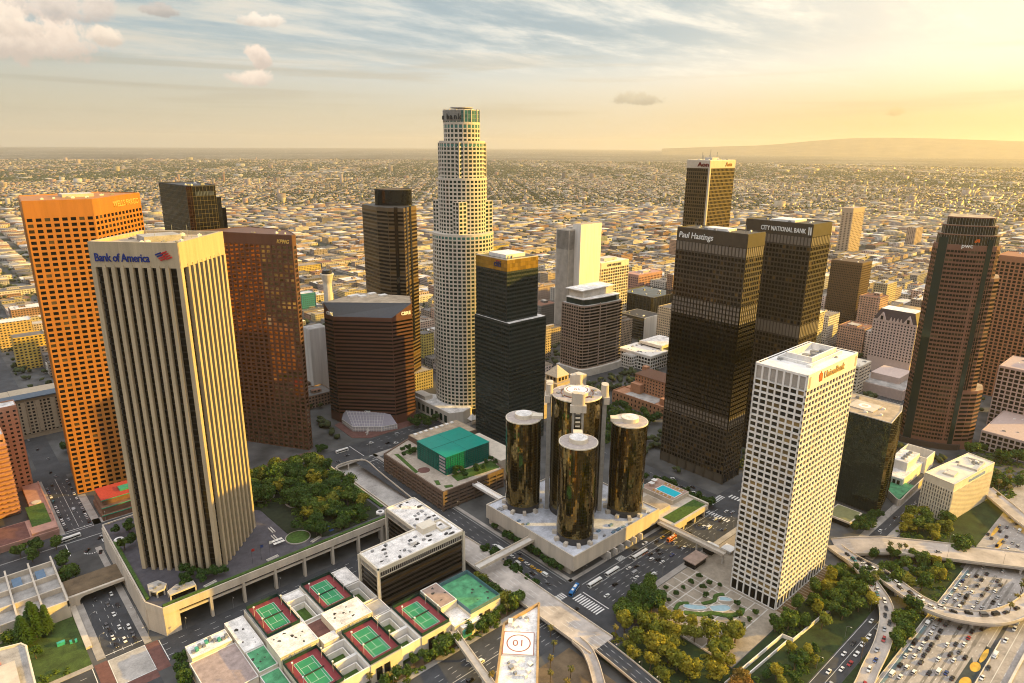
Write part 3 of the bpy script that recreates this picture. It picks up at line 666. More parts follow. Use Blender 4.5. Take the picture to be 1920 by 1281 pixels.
# --- striped granite tower on the deck
def striped():
    P = [(109.5, 396), (146.5, 433), (110.5, 469), (73.5, 432)]; z0, z1 = DZ, 226
    T = tower('tall square tower with beige stone piers, dark window strips and blue bank lettering', P, z0)
    MB().prism(scale_poly(P, 1.6), z0, z1-9).obj('core', M_['darkm'], T)
    w = MB()
    for i, (a, b) in enumerate(edges(P)):
        t, L = dirs(a, b); w.obox(a, t, .02, L-.02, -1.5, .3, z1-13, z1+1.2)
        n = 9; cw = (L-4.6)/n
        w.obox(a, t, -.2, 2.3, -1.9, .32, z0, z1-12.9); w.obox(a, t, L-2.3, L+.2, -1.9, .34, z0, z1-12.9)
        for k in range(1, n):
            c = 2.3+k*cw; w.obox(a, t, c-1.05, c+1.05, -1.6, .95, z0, z1-13)
            # pier heads taper into the crown band
            w.obox(a, t, c-.7, c+.7, -.2, .6, z1-13.2, z1-11.4)
        for k in range(n):
            c = 2.3+(k+.5)*cw
            g = MB(); g.obox(a, t, c-cw/2+.95, c+cw/2-.95, -1.55, -1.2, z0+.5, z1-13); g.obj('glazing_strip', G_['bronze'], T)
        if i in (0, 3):
            sp = MB()
            for j in range(1, 49): sp.obox(a, t, 2.4, L-2.4, -1.5, -1.12, z0+j*4.02, z0+j*4.02+.9)
            sp.obj('spandrel', mat('dark_bronze_spandrel', (.014, .011, .008), .4, var=.2), T)
    w.obj('wall', M_['granite'], T)
    roof_kit(T, scale_poly(P, .6), z1-1, M_['rooft'], par=.5, pent=(20, 16, 3.2), units=12, seed=3, pentm=M_['roofg'])
    an = MB()
    for k in range(9): x, y = 118+random.uniform(-12, 14), 432+random.uniform(-12, 16); an.tube((x, y, z1), (x, y, z1+random.uniform(3, 8)), .12, 5)
    an.obj('antenna', M_['steel'], T)
    a, b = P[3], P[0]; t, L = dirs(a, b); p = face_pt(a, b, .05, .35)
    sign('Bank of America', (p[0], p[1], z1-9.6), t, 6.4, M_['bluer'], T, bold=.09, squash=.80, spacing=.92)
    # striped flag emblem: slanted red and blue bands
    for k in range(4):
        e = MB(); q = face_pt(a, b, .74+.0, .5); n = (t[1], -t[0])
        for half, c in ((0, 0), (1, 1)):
            o = 3.4*half+k*.9; z = z1-5.2-k*1.0+half*.7; P4 = [(o, z), (o+3.2, z+1.2), (o+3.2, z+.45), (o, z-.75)]
            e = MB(); e.add([(q[0]+t[0]*x+n[0]*d, q[1]+t[1]*x+n[1]*d, zz) for d in (-.3, .35) for x, zz in P4], [(4,7,6,5),(0,1,5,4),(1,2,6,5),(2,3,7,6),(3,0,4,7)])
            e.obj('emblem', M_['redsign'] if half or k > 1 else M_['bluer'], T)
striped()

# --- bronze granite knife-edge towers
bronze = mat('bronze_granite', (.44, .175, .03), .5, var=.15, scale=.2, streak=True)
brown = mat('brown_granite', (.13, .062, .036), .5, var=.15, scale=.2, streak=True)
def grid_tower(label, P, z1, wallm, glassm, band, col_w, row_h, pier, sp, z0=0, base=0, depth=.5, limit=100, pent=None, roofm=None, faces=None, seed=0, units=8, skip=()):
    T = tower(label, P, z0)
    F = Facades(T, wallm, glassm); core = MB(); core.prism(scale_poly(P, .02), z0, z1-.4)
    for i, (a, b) in enumerate(edges(P)):
        if i in skip: continue
        t, L = dirs(a, b); nc = max(1, round(L/col_w)); nr = round((z1-band-z0-base)/row_h)
        F.face(a, b, z0+base, z1-band, nc, nr, pier, sp, depth)
        core.obox(a, t, 0, L, -.2, depth-.02, z1-band+.0, z1-.3)
    for p in P: core.cyl(p[0], p[1], depth*.9, z0, z1-.5, 8)
    F.done(core, limit)
    roof_kit(T, P, z1-1, roofm or M_['roofg'], par=1.1, parm=wallm, pent=pent, seed=seed, units=units)
    return T
WF = [(66.5, 609), (109.6, 602), (156.5, 659), (132, 688), (72, 672)]
T = grid_tower('tall orange-brown granite tower with square windows and gold serif lettering', WF, 238, bronze, G_['black'], 12, 5.6, 4.15, 2.0, 1.75, units=10, seed=5, pent=(22, 18, 3))
t, L = dirs(WF[1], WF[2]); p = face_pt(WF[1], WF[2], .38, .65); sign('WELLS FARGO', (p[0], p[1], 229.5), t, 6.6, M_['goldsign'], T, bold=.06, squash=.95)
KP = [(196, 646), (248, 562), (253, 566), (262, 602), (244, 650)]
T = grid_tower('dark brown granite tower with a dense window grid, right behind the striped tower', KP, 203.5, brown, G_['coated'], 9, 5.6, 4.1, 1.7, 1.55, units=6, seed=8, pent=None)
t, L = dirs(KP[0], KP[1]); p = face_pt(KP[0], KP[1], .845, .65); sign('KPMG', (p[0], p[1], 196.2), t, 4.6, M_['goldsign'], T, bold=.10, shear=.3)

# --- white grid tower
UB = rect(364.6, 432, 155, 186)
def union():
    P = UB; z1 = 156.7; T = tower('white gridded tower with deep tan windows rising over the plaza pools', P)
    F = Facades(T, M_['white'], G_['union']); core = MB(); core.prism(scale_poly(P, .55), 7, z1-.5)
    for i, (a, b) in enumerate(edges(P)):
        t, L = dirs(a, b); nc = 16 if L > 40 else 7
        F.face(a, b, 8, z1-9.6, nc, 36, .95, 1.25, .75)
        F.face(a, b, .1, 8.05, nc, 1, .9, .6, .7, glassm=G_['black'])
        if i in (1, 3):      # tall louvred bays at the top of the short ends
            for k in range(nc+1): c = k*L/nc; core.obox(a, t, max(0, c-.55), min(L, c+.55), -.5, .72, z1-9.7, z1-.4)
            lv = MB(); lv.obox(a, t, .3, L-.3, -.5, .1, z1-9, z1-1.2); lv.obj('louvre', mat('grey_louvre', (.42, .38, .34), .8, var=.15), T)
            core.obox(a, t, 0, L, -.5, .7, z1-1.4, z1)
        else:
            core.obox(a, t, .05, L-.05, -.5, .71, z1-9.7, z1); 
            for e0, e1 in ((1.2, 3.6), (L-3.6, L-1.2)): lv = MB(); lv.obox(a, t, e0, e1, .6, .76, z1-8.6, z1-1.6); lv.obj('louvre', mat('grey_louvre', (.42, .38, .34)), T)
    F.done(core, 100)
    MB().prism(scale_poly(P, 1.2), .1, 8).obj('lobby', G_['black'], T)
    roof_kit(T, P, z1-.9, M_['rooft'], par=1.0, parm=M_['white'], units=5, seed=4)
    MB().wall_line([(388, 164), (420, 164), (420, 179), (388, 179)], 1.2, z1-1, z1+3.4, closed=True).obj('plant_screen', M_['white'], T); MB().wall_line([(383, 161.5), (424, 161.5), (424, 182), (383, 182)], .8, z1-1, z1+1.3, closed=True).obj('plant_screen', M_['white'], T)
    for k in range(5): b = MB(); b.box(391+k*5.6, 394.5+k*5.6, 167+k % 2*3, 171+k % 2*3, z1-.9, z1+1.6); b.obj('roof_unit', M_['steel'], T)
    a, b = P[0], P[1]; t = (1, 0); p = face_pt(a, b, .30, .78); sign('UnionBank', (p[0], p[1], z1-6.4), t, 6.3, mat('gold_bronze_letters', (.50, .32, .12), .5, var=.05), T, bold=.05)
    for k, (x, h) in enumerate(((0, 5.6), (1.4, 6.4), (2.8, 5.0))):
        e = MB(); q = face_pt(a, b, .205, .78); e.add([(q[0]+x+dx, q[1]-d, z1-7.4+zz) for d in (-.2, .3) for dx, zz in ((0, h*.8), (.4, 1.2), (1.5, 0), (1.5, h*.75), (.9, h))], [(0,1,2,3,4),(9,8,7,6,5)]+[(i, 5+i, 5+(i+1) % 5, (i+1) % 5) for i in range(5)]); e.obj('emblem', M_['orange'], T)
union()

# --- the two dark twin towers
darkst = mat('dark_brown_steel', (.062, .048, .034), .45, var=.2, scale=.2); louv = mat('grey_brown_louvre', (.19, .16, .13), .7, var=.15, scale=.3)
def twin(label, P, z1, bands, text, size, k0, sq=1.0, shear=0.0, seed=0):
    T = tower(label, P); F = Facades(T, darkst, G_['bronze']); core = MB(); core.prism(scale_poly(P, .05), 0, z1-.4)
    for i, (a, b) in enumerate(edges(P)):
        t, L = dirs(a, b); nc = round(L/3.0)
        zs = [8.5]+[q for bb in bands for q in bb]+[z1-19]
        for k in range(0, len(zs), 2):
            lo, hi = zs[k], zs[k+1]; F.face(a, b, lo, hi, nc, round((hi-lo)/4.0), .75, 1.35, .45)
        for lo, hi in bands+[(z1-19, z1-10.5)]:
            lv = MB(); lv.obox(a, t, .2, L-.2, -.1, .2, lo+.8, hi-.8); lv.obj('louvre', louv, T)
            for k in range(nc+1): c = k*L/nc; core.obox(a, t, max(0, c-.38), min(L, c+.38), -.1, .44, lo, hi)
        core.obox(a, t, 0, L, -.1, .43, z1-10.6, z1-.3)
        for k in range(0, nc+1, 3): c = k*L/nc; core.obox(a, t, max(0, c-.8), min(L, c+.8), -.1, .5, 0, 8.5)
        gl = MB(); gl.obox(a, t, .4, L-.4, -.05, .1, .2, 8.3); gl.obj('lobby', G_['dark'], T)
    F.done(core, 100)
    roof_kit(T, P, z1-1, M_['rooft'], par=1.2, parm=darkst, pent=(P[1][0]-P[0][0]-14, 22, 2.4), units=10, seed=seed, pentm=M_['white'])
    a, b = P[3], P[0]; t, L = dirs(a, b); p = face_pt(a, b, k0, .5)
    sign(text, (p[0], p[1], z1-8.0), t, size, M_['whitesign'], T, bold=.06, squash=sq, shear=shear)
    an = MB()
    for k in range(6): x, y = random.uniform(P[0][0]+3, P[1][0]-3), random.uniform(P[0][1]+3, P[2][1]-3); an.tube((x, y, z1-1), (x, y, z1+random.uniform(3, 7)), .12, 5)
    an.obj('antenna', M_['steel'], T); return T
twin('black tower with pale louvred bands and white italic lettering, nearer of the twins', rect(485.2, 512, 266.6, 331), 215, [(141.4, 157.7), (50.1, 62)], 'Paul Hastings', 6.8, .03, .9, .12, seed=2)
T = twin('black twin tower with sunlit golden side and white bank name', rect(568, 604, 254, 315), 218, [(118, 130)], 'CITY NATIONAL BANK', 5.6, .24, .70, seed=6)
for k in range(2):
    e = MB(); x = 255.5+k*-.0; q = 257.4-k*1.7; e.add([(567.5-d, q-dv, 209+z) for d in (0, .4) for dv, z in ((0, 6.5), (.9, 6.5), (1.2, 0), (.3, 0))], [(4,5,6,7),(3,2,1,0),(0,1,5,4),(1,2,6,5),(2,3,7,6),(3,0,4,7)]); e.obj('emblem', M_['whitesign'], T)

# --- tall slim tower with a white cap
def capped():
    P = rect(694, 747, 437, 467); z1 = 265; T = tower('dark bronze tower with pale top band and one pale corner pier, right of centre', P)
    F = Facades(T, mat('dark_bronze_frame', (.13, .085, .035), .4, var=.2), G_['bronze']); core = MB(); core.prism(scale_poly(P, .1), 0, z1-8.5)
    for a, b in edges(P):
        L = dirs(a, b)[1]; F.face(a, b, 4, z1-8.8, round(L/2.8), 62, .8, 1.3, .4)
    F.done(core, 100)
    w = MB(); w.prism(scale_poly(P, -.5), z1-8.6, z1)
    p = P[0]; w.box(p[0]-1.2, p[0]+1.0, p[1]-1.2, p[1]+1.0, 0, z1-8.5)
    w.obj('cap', mat('beige_white_cap', (.60, .52, .42), .7, var=.1), T); roof_kit(T, P, z1, M_['roofg'], par=.6, pent=(14, 10, 3), units=5, seed=12, parm=M_['white'])
    p = face_pt(P[3], P[0], .48, .75); sign('Aon', (p[0], p[1], z1-6.6), (0, -1), 6.4, mat('dark_red_letters', (.16, .012, .012), .5), T, bold=.22, squash=1.35)
    p = face_pt(P[0], P[1], .60, .75); sign('Aon', (p[0], p[1], z1-6.6), (1, 0), 6.4, mat('brown_letters', (.30, .13, .04), .5), T, bold=.2, squash=1.25)
    an = MB()
    for k in range(5): an.tube((700+k*7, 450+k % 2*6, z1), (700+k*7, 450+k % 2*6, z1+6+k % 3*3), .25, 5)
    an.obj('antenna', M_['steel'], T)
capped()

# --- the round crowned skyscraper
def crowned():
    cx, cy = 427, 551; T = thing('skyscraper', 'tallest tower, pale round stepped shaft with green glass crown', 'skyscraper', (cx, cy, 0))
    stone = mat('pale_stone', (.62, .56, .48), .7, var=.12, scale=.2, streak=True)
    F = Facades(T, stone, G_['green']); core = MB()
    def ring(r, n, z0, z1, rows, rot=0.0):
        P = [(cx+r*math.cos(rot+6.28319*i/n), cy+r*math.sin(rot+6.28319*i/n)) for i in range(n)]
        core.prism(P, z0, z1)
        for a, b in edges(P): F.face(a, b, z0, z1, 1, rows, 1.35, 1.5, .35)
        return P
    def block(h, z0, z1, rows, nc, rot):
        P = [(cx+h*1.41421*math.cos(rot+R(45+90*i)), cy+h*1.41421*math.sin(rot+R(45+90*i))) for i in range(4)]
        core.prism(P, z0, z1)
        for a, b in edges(P): F.face(a, b, z0, z1, nc, rows, 1.3, 1.5, .35)
        return P
    ring(31.1, 44, 10, 193, 46); block(21.4, 60, 226, 42, 9, R(0)); ring(29.4, 8, 10, 193.5, 1, R(22.5)) if False else None
    ring(24.4, 36, 193, 247, 14); block(17.0, 193, 282, 22, 8, R(0)); ring(22.4, 32, 247, 282, 9); ring(17.7, 26, 282, 299.5, 4)
    for r, z in ((31.4, 193), (24.7, 247), (22.7, 282), (18.0, 299.5)): core.cyl(cx, cy, r, z, z+1.6, 48)
    F.done(core, 100)
    for r, z in ((31.3, 189.6), (22.65, 277.8), (18.0, 295.6)):
        g = MB(); n = 40
        P = [(cx+r*math.cos(6.28319*i/n), cy+r*math.sin(6.28319*i/n)) for i in range(n)]; g.prism(P, z, z+2.8); g.obj('window_band', G_['crown'], T)
    cr = MB(); n = 30; rr = random.Random(3)
    for i in range(n):
        a0, a1 = 6.28319*i/n, 6.28319*(i+1)/n
        for j in range(3):
            z0, z1 = 301.2+j*3.6, 304.6+j*3.6; c = 17.5
            cr.add([(cx+c*math.cos(a), cy+c*math.sin(a), z) for a, z in ((a0+.02, z0), (a1-.02, z0), (a1-.02, z1), (a0+.02, z1))], [(0,1,2,3)])
    cr.obj('crown_glazing', G_['crown'], T)
    fr = MB(); fr.cyl(cx, cy, 17.3, 300.5, 312.4, 48)
    for i in range(15): a = 6.28319*i/15; fr.obox((cx+17.3*math.cos(a), cy+17.3*math.sin(a)), (-math.sin(a), math.cos(a)), -.45, .45, -.2, .9, 300.8, 313.0)
    fr.cyl(cx, cy, 12, 312, 313.2, 32); fr.obj('crown_frame', stone, T)
    hp_ = MB(); hp_.cyl(cx, cy, 11.0, 314.2, 315.0, 32); hp_.cyl(cx, cy, 3.5, 313, 314.3, 16); hp_.obj('helipad', M_['roofg'], T)
    # dark lettering wraps the crown
    word = 'us bank'; ang0 = math.atan2(-cy, -cx)-R(89)
    bd = MB()
    for k in range(16):
        a0 = ang0-R(8)+R(6)*k; a1 = a0+R(6)
        bd.quad(*[(cx+18.55*math.cos(a), cy+18.55*math.sin(a), z) for a, z in ((a0, 302), (a1, 302), (a1, 311.6), (a0, 311.6))])
    bd.obj('sign_panel', mat('grey_ribbed_panel', (.24, .23, .21), .5, var=.25, scale=.8), T)
    for k, ch in enumerate(word):
        if ch == ' ': continue
        a = ang0+R(13)*k; p = (cx+18.9*math.cos(a), cy+18.9*math.sin(a), 303.6); sign(ch, p, (-math.sin(a), math.cos(a)), 7.4, mat('near_black_letters', (.03, .03, .032), .5), T, bold=.1)
    # low stone wing with round-cornered terrace and canopy at the foot
    W = thing('annex_building', 'low pale stone annex with arched windows at the foot of the tallest tower', 'annex', (385, 560, 0))
    MB().prism([(382, 520), (396, 514), (410, 518), (420, 548), (396, 588), (382, 588)], 0, 14.5).obj('wall', stone, W)
    MB().prism(scale_poly([(382, 520), (396, 514), (410, 518), (420, 548), (396, 588), (382, 588)], .6), 14.2, 14.7).obj('roof', M_['roofw'], W)
    for k in range(8): p = (381.8, 526+k*8); MB().obox(p, (0, -1), -2.2, 2.2, 0, .3, 3, 10.5).obj('window', G_['green'], W)
    MB().box(384, 394, 566, 586, 14.6, 19).obj('penthouse', stone, W)
    for k in range(3):
        c = thing('canopy', f'white tent canopy peak, {ORDW[k]} from the left at the foot of the tallest tower', 'canopy', (404+k*5, 509-k*2.0, 0))
        q = MB(); x, y = 404+k*5, 509-k*2.0; q.add([(x-4, y-3, 6), (x+4, y-3, 6), (x+4, y+4, 6), (x-4, y+4, 6), (x, y+.5, 12)], [(0,1,4),(1,2,4),(2,3,4),(3,0,4)]); q.obj('fabric', M_['white'], c)
        for dx, dy in ((-4, -3), (4, -3), (4, 4), (-4, 4)): MB().tube((x+dx, y+dy, 0), (x+dx, y+dy, 6), .15, 6).obj('post', M_['steel'], c)
crowned()

# --- two-tone glass tower with gold-reflecting bank sign and a lower step
def stepped_glass():
    P = rect(394.2, 433, 445.5, 489); P2 = rect(393.0, 440, 440.5, 490); z1, zs = 182, 124
    T = tower('dark teal ribbon-glass tower with a gold-reflecting sign band and lower step', rect(394, 433, 445, 489))
    w = MB(); w.prism(P, 0, z1-.8); w.prism(P2, 0, zs); w.obj('wall', mat('dark_teal_spandrel', (.035, .045, .042), .35, var=.15, scale=.2, spec=.6), T)
    for a, b in edges(P): ribbons(T, None, a, b, zs+1, z1-12, 12, 2.0, G_['citi'])
    for a, b in edges(P2): ribbons(T, None, a, b, 4, zs-1, 30, 2.0, G_['citi'])
    for pts, za, zb in ((P, z1-11, z1-.6),):
        for a, b in edges(pts):
            t, L = dirs(a, b); g = MB()
            for i in range(12):
                for j in range(3): g.obox(a, t, i*L/12+.06, (i+1)*L/12-.06, 0, .35, za+j*3.45+.06, za+(j+1)*3.45-.06)
            g.obj('sign_band', glass('gold_reflection_panel', (.36, .22, .04), (.52, .33, .06), rough=.16, metal=.5), T)  # gold of a sun reflection put into the panel colour
    mu = MB()
    for pts, za, zb in ((P, zs, z1-11), (P2, 0, zs)):
        for a, b in edges(pts):
            t, L = dirs(a, b)
            for i in range(int(L/3)+1): mu.obox(a, t, i*3.0-.06, i*3.0+.06, 0, .24, za, zb)
    mu.obj('mullion', M_['darkm'], T)
    roof_kit(T, P, z1-1, M_['roofg'], par=1.1, parm=M_['conc'], pent=(24, 24, 3.4), units=4, seed=9, pentm=M_['white'])
    MB().prism(scale_poly(P2, .4), zs-.2, zs+.15).obj('step_roof', M_['roofw'], T)
    p = face_pt(P[3], P[0], .60, .45); sign('citi', (p[0], p[1], z1-7.6), (0, -1), 8.0, mat('dark_blue_letters', (.01, .02, .10), .5), T, bold=.2)
    arc = MB(); q0 = face_pt(P[3], P[0], .73, .5)
    for k in range(12):
        a0, a1 = R(35+k*9.2), R(35+(k+1)*9.2)
        arc.quad(*[(q0[0]-.2, q0[1]-r*math.cos(a), z1-3.6+r*math.sin(a)-1.6) for r, a in ((3.6, a0), (3.6, a1), (3.0, a1), (3.0, a0))])
    arc.obj('emblem', M_['redsign'], T)
stepped_glass()

# --- ribboned brown tower with a sloping dark top and glass lobby
def sloped():
    P = [(302.5, 604), (344, 561), (367.5, 560), (386, 590), (352, 640), (301, 620)]; z1 = 114
    T = tower('brown ribbon-windowed tower with sloping blue-black roof behind the green-roofed museum', P)
    stone = mat('reddish_brown_granite', (.135, .055, .036), .45, var=.12, scale=.25)
    w = MB(); w.prism(P, 0, z1); w.obj('wall', stone, T)
    for i, (a, b) in enumerate(edges(P)): ribbons(T, None, a, b, 9, z1-3, 27, 1.75, G_['black'])
    # gable top: front slope leans back, side faces rise to a peak
    A, B2, C, D = P[0], P[1], P[2], P[5]; ax = dirs(P[0], P[1])[0]; nb = (-ax[1], ax[0])
    mid = lambda p, d: (p[0]+nb[0]*d, p[1]+nb[1]*d)
    tA, tB = mid(A, 26), mid(B2, 26); zt = z1+12
    top = MB()
    top.add([(A[0],A[1],z1),(B2[0],B2[1],z1),(P[2][0],P[2][1],zt),(D[0],D[1],zt)], [(0,1,2,3)]); top.obj('sloped_roof', mat('blue_black_standing_seam', (.03, .035, .05), .35, var=.25, scale=.6), T)
    s2 = MB(); s2.add([(B2[0],B2[1],z1),(P[2][0],P[2][1],z1),(P[2][0],P[2][1],zt)], [(0,1,2)]); s2.add([(A[0],A[1],z1),(D[0],D[1],zt),(D[0],D[1],z1)], [(0,1,2)])
    up = [P[2], P[3], P[4], P[5]]; s2.prism(up, z1-.02, zt-.3); s2.obj('gable', stone, T)
    MB().prism(scale_poly(up, 1), zt-.5, zt-.2).obj('roof', M_['rooft'], T)
    rr = random.Random(1)
    for k in range(5): b = MB(); x, y = rr.uniform(335, 372), rr.uniform(608, 628); b.box(x-4, x+4, y-3, y+3, zt-.3, zt+rr.uniform(1, 2)); b.obj('roof_unit', M_['white'], T)
    p = face_pt(P[1], P[2], .45, .2); sign('CBRE', (p[0], p[1], z1+1.2), dirs(P[1], P[2])[0], 4.6, M_['whitesign'], T, bold=.18)
    p = face_pt(P[5], P[0], .30, .2); sign('CBRE', (p[0], p[1], z1+.8), dirs(P[5], P[0])[0], 4.6, M_['whitesign'], T, bold=.15)
    p = face_pt(P[0], P[1], .44, .25); sign('CBRE', (p[0], p[1], 12.0), dirs(P[0], P[1])[0], 2.8, M_['whitesign'], T, bold=.08)
    # glass entrance pavilion
    Q = [(302, 598.5), (300.5, 573), (322.5, 554), (338, 550), (341.5, 577), (309, 604.5)]
    H = thing('glass_pavilion', 'white-framed sloping glass entrance pavilion in front of the brown ribboned tower', 'pavilion', (318, 575, 0))
    MB().prism(scale_poly(Q, .3), 0, 5.6).obj('glazing', G_['lit'], H)
    rf = MB(); rf.add([(*Q[1], 5.6), (*Q[2], 5.6), (*Q[4], 15), (*Q[5], 15), (*Q[0], 5.6), (*Q[3], 5.6)], [(0,1,2,3),(4,0,3),(1,5,2)]); rf.obj('glass_roof', mat('lavender_glass_roof', (.33, .31, .36), .2, var=.1, spec=.6), H)
    fr = MB()
    for a, b in ((Q[0], Q[1]), (Q[1], Q[2]), (Q[2], Q[3])):
        t, L = dirs(a, b)
        for k in range(int(L/2.6)+2): c = min(L, k*2.6); fr.obox(a, t, c-.15, c+.15, -.1, .25, 0, 5.7)
        for z in (.2, 2.8, 5.5): fr.obox(a, t, 0, L, -.1, .22, z-.15, z+.15)
    for k in range(13):
        q = k/12; a = (Q[1][0]+(Q[2][0]-Q[1][0])*q, Q[1][1]+(Q[2][1]-Q[1][1])*q, 5.75); b = (Q[5][0]+(Q[4][0]-Q[5][0])*q, Q[5][1]+(Q[4][1]-Q[5][1])*q, 15.1); fr.tube(a, b, .12, 4)
    for k in range(8):
        q = k/7; z = 5.75+9.35*q; a = (Q[1][0]+(Q[5][0]-Q[1][0])*q, Q[1][1]+(Q[5][1]-Q[1][1])*q, z); b = (Q[2][0]+(Q[4][0]-Q[2][0])*q, Q[2][1]+(Q[4][1]-Q[2][1])*q, z); fr.tube(a, b, .1, 4)
    fr.obj('frame', M_['white'], H)
    MB().prism([(294, 600), (292, 560), (306, 548), (360, 548), (376, 556), (370.5, 563), (348, 565.5), (305.5, 604.5)], 0, .35).obj('terrace', M_['brickp'], H)
    sc_ = thing('sculpture', 'white angular standing sculpture on the red terrace before the glass pavilion', 'sculpture', (307.5, 556.5, .35))
    s = MB(); x, y = 307.5, 556.5
    for (a, b, r) in (((-1.2,-.3,0),(1.3,.2,6),.5), ((1.5,.3,0),(-1.3,0,6.5),.5), ((-.2,0,3),(2.4,-.6,4.6),.4), ((0,0,3.4),(-2.3,.5,2.5),.4), ((.4,0,4),(.1,.3,7.5),.45)):
        s.tube((x+a[0], y+a[1], .35+a[2]), (x+b[0], y+b[1], .35+b[2]), r, 6, r*.6)
    s.obj('body', M_['white'], sc_)
sloped()

# --- tower of ribboned bays with an elliptical crown
def elliptical():
    P = [(370, 655), (374, 622), (384, 606), (398, 617), (413, 638), (430, 630), (447, 700), (400, 712), (378, 700)]
    P = [(415+(x-415)*.8, 655+(y-655)*.8) for x, y in ((380, 652), (384, 630), (398, 613), (414, 626), (434, 636), (452, 690), (420, 712), (385, 700))]
    z1 = 214; T = tower('brown and black ribboned tower with a dark oval crown, left of the tallest tower', P)
    MB().prism(P, 0, z1).obj('wall', mat('tawny_granite', (.14, .095, .05), .45, var=.2, scale=.12), T)
    for a, b in edges(P): ribbons(T, None, a, b, 6, z1-3, 50, 2.2, G_['bronze'])
    for k, (a, b) in enumerate(edges(P)):
        if k in (1, 2, 3, 4):
            t, L = dirs(a, b); g = MB(); g.obox(a, t, L*.40 if k != 3 else L*.1, L*.62 if k != 3 else L*.30, 0, .6, 62, z1+1); g.obj('glazing_strip', G_['blackm'], T)
    gl = MB(); cx, cy = 416, 664; E1 = [(cx+21*math.cos(a)*.74-12*math.sin(a)*.67, cy-21*math.cos(a)*.67-12*math.sin(a)*.74) for a in [6.28319*i/36 for i in range(36)]]
    E1 = E1 if sum(E1[i][0]*E1[(i+1)%36][1]-E1[(i+1)%36][0]*E1[i][1] for i in range(36)) > 0 else E1[::-1]
    gl.prism(E1, z1-1, z1+17); gl.obj('crown', G_['blackm'], T)
    MB().wall_line(E1, .5, z1+16.8, z1+18, closed=True).obj('parapet', M_['darkm'], T); MB().prism(scale_poly(E1, .6), z1+17, z1+17.3).obj('roof', M_['rooft'], T)
    MB().prism(scale_poly(P, .5), z1-.1, z1+.2).obj('step_roof', M_['darkm'], T)
elliptical()

# --- black glass tower far left
def black_glass():
    P = [(196, 680), (230, 659), (252, 676), (256, 720), (222, 740), (190, 716)]; P = [(196, 745), (199, 671), (203, 667.5), (224, 668), (227, 690), (227, 745)]
    z1 = 241; T = tower('black mirror-glass tower with fine grid lines behind the striped tower', P)
    MB().prism(P, 0, z1).obj('glazing', G_['blackm'], T)
    MB().prism([(227, 677), (232, 679), (232, 720), (227, 720)], 0, z1-11).obj('lower_wing', G_['blackm'], T); MB().prism([(232, 683), (238, 686), (238, 720), (232, 720)], 0, z1-22).obj('lower_wing', G_['blackm'], T)
    f = MB()
    for a, b in edges(P):
        t, L = dirs(a, b)
        for k in range(int(L/3.2)+1): f.obox(a, t, k*3.2-.06, k*3.2+.06, 0, .14, 0, z1)
        for j in range(1, 60): f.obox(a, t, 0, L, 0, .12, j*4.0-.07, j*4.0+.07)
    f.obj('mullion', mat('bronze_mullion', (.28, .22, .10), .4, metal=.5, var=.1), T); roof_kit(T, P, z1, M_['darkm'], par=.9, parm=M_['darkm'], units=7, seed=2)
    t, L = dirs(P[2], P[3]); q = MB(); rr = random.Random(9); c = L*.12
    while c < L*.92: w_ = rr.uniform(.4, 1.1); q.obox(P[2], t, c, c+w_, .2, .6, z1-8.5, z1-8.5+rr.choice((4, 5, 4))); c += w_+.5
    q.obj('sign_lettering', mat('dim_blue_letters', (.08, .10, .14), .5), T)
black_glass()

# --- striped shaft and blank white slab
def shaft_and_slab():
    z = 165; P = rect(698, 712, 657, 681); T = tower('slim tower of black and white vertical stripes with a blank white slab', rect(698, 755, 646, 681))
    MB().prism(P, 0, z).obj('core', M_['darkm'], T); MB().prism(rect(712, 750, 662, 681), 0, z-2).obj('core', M_['darkm'], T)
    f = MB()
    for a, b in edges(P):
        t, L = dirs(a, b); n = round(L/1.75)
        for k in range(n+1): f.obox(a, t, max(0, k*L/n-.45), min(L, k*L/n+.45), -.1, .5, 0, z-28)
        for k in range(n+1): f.obox(a, t, max(0, k*L/n-.2), min(L, k*L/n+.2), -.1, .45, z-28, z-1)
        f.obox(a, t, 0, .9, -.1, .6, 0, z)
    f.obj('pier', M_['conc'], T); MB().wall_line(P, .6, z-1, z+1, closed=True).obj('parapet', M_['conc'], T); MB().prism(scale_poly(P, .3), z-.5, z+.1).obj('roof', M_['rooft'], T)
    w = MB(); w.box(710.5, 755, 645.5, 661.5, 0, 173); w.obj('wall', M_['white'], T); MB().box(711, 754.5, 646, 661, 172.9, 173.3).obj('roof', M_['rooft'], T)
shaft_and_slab()

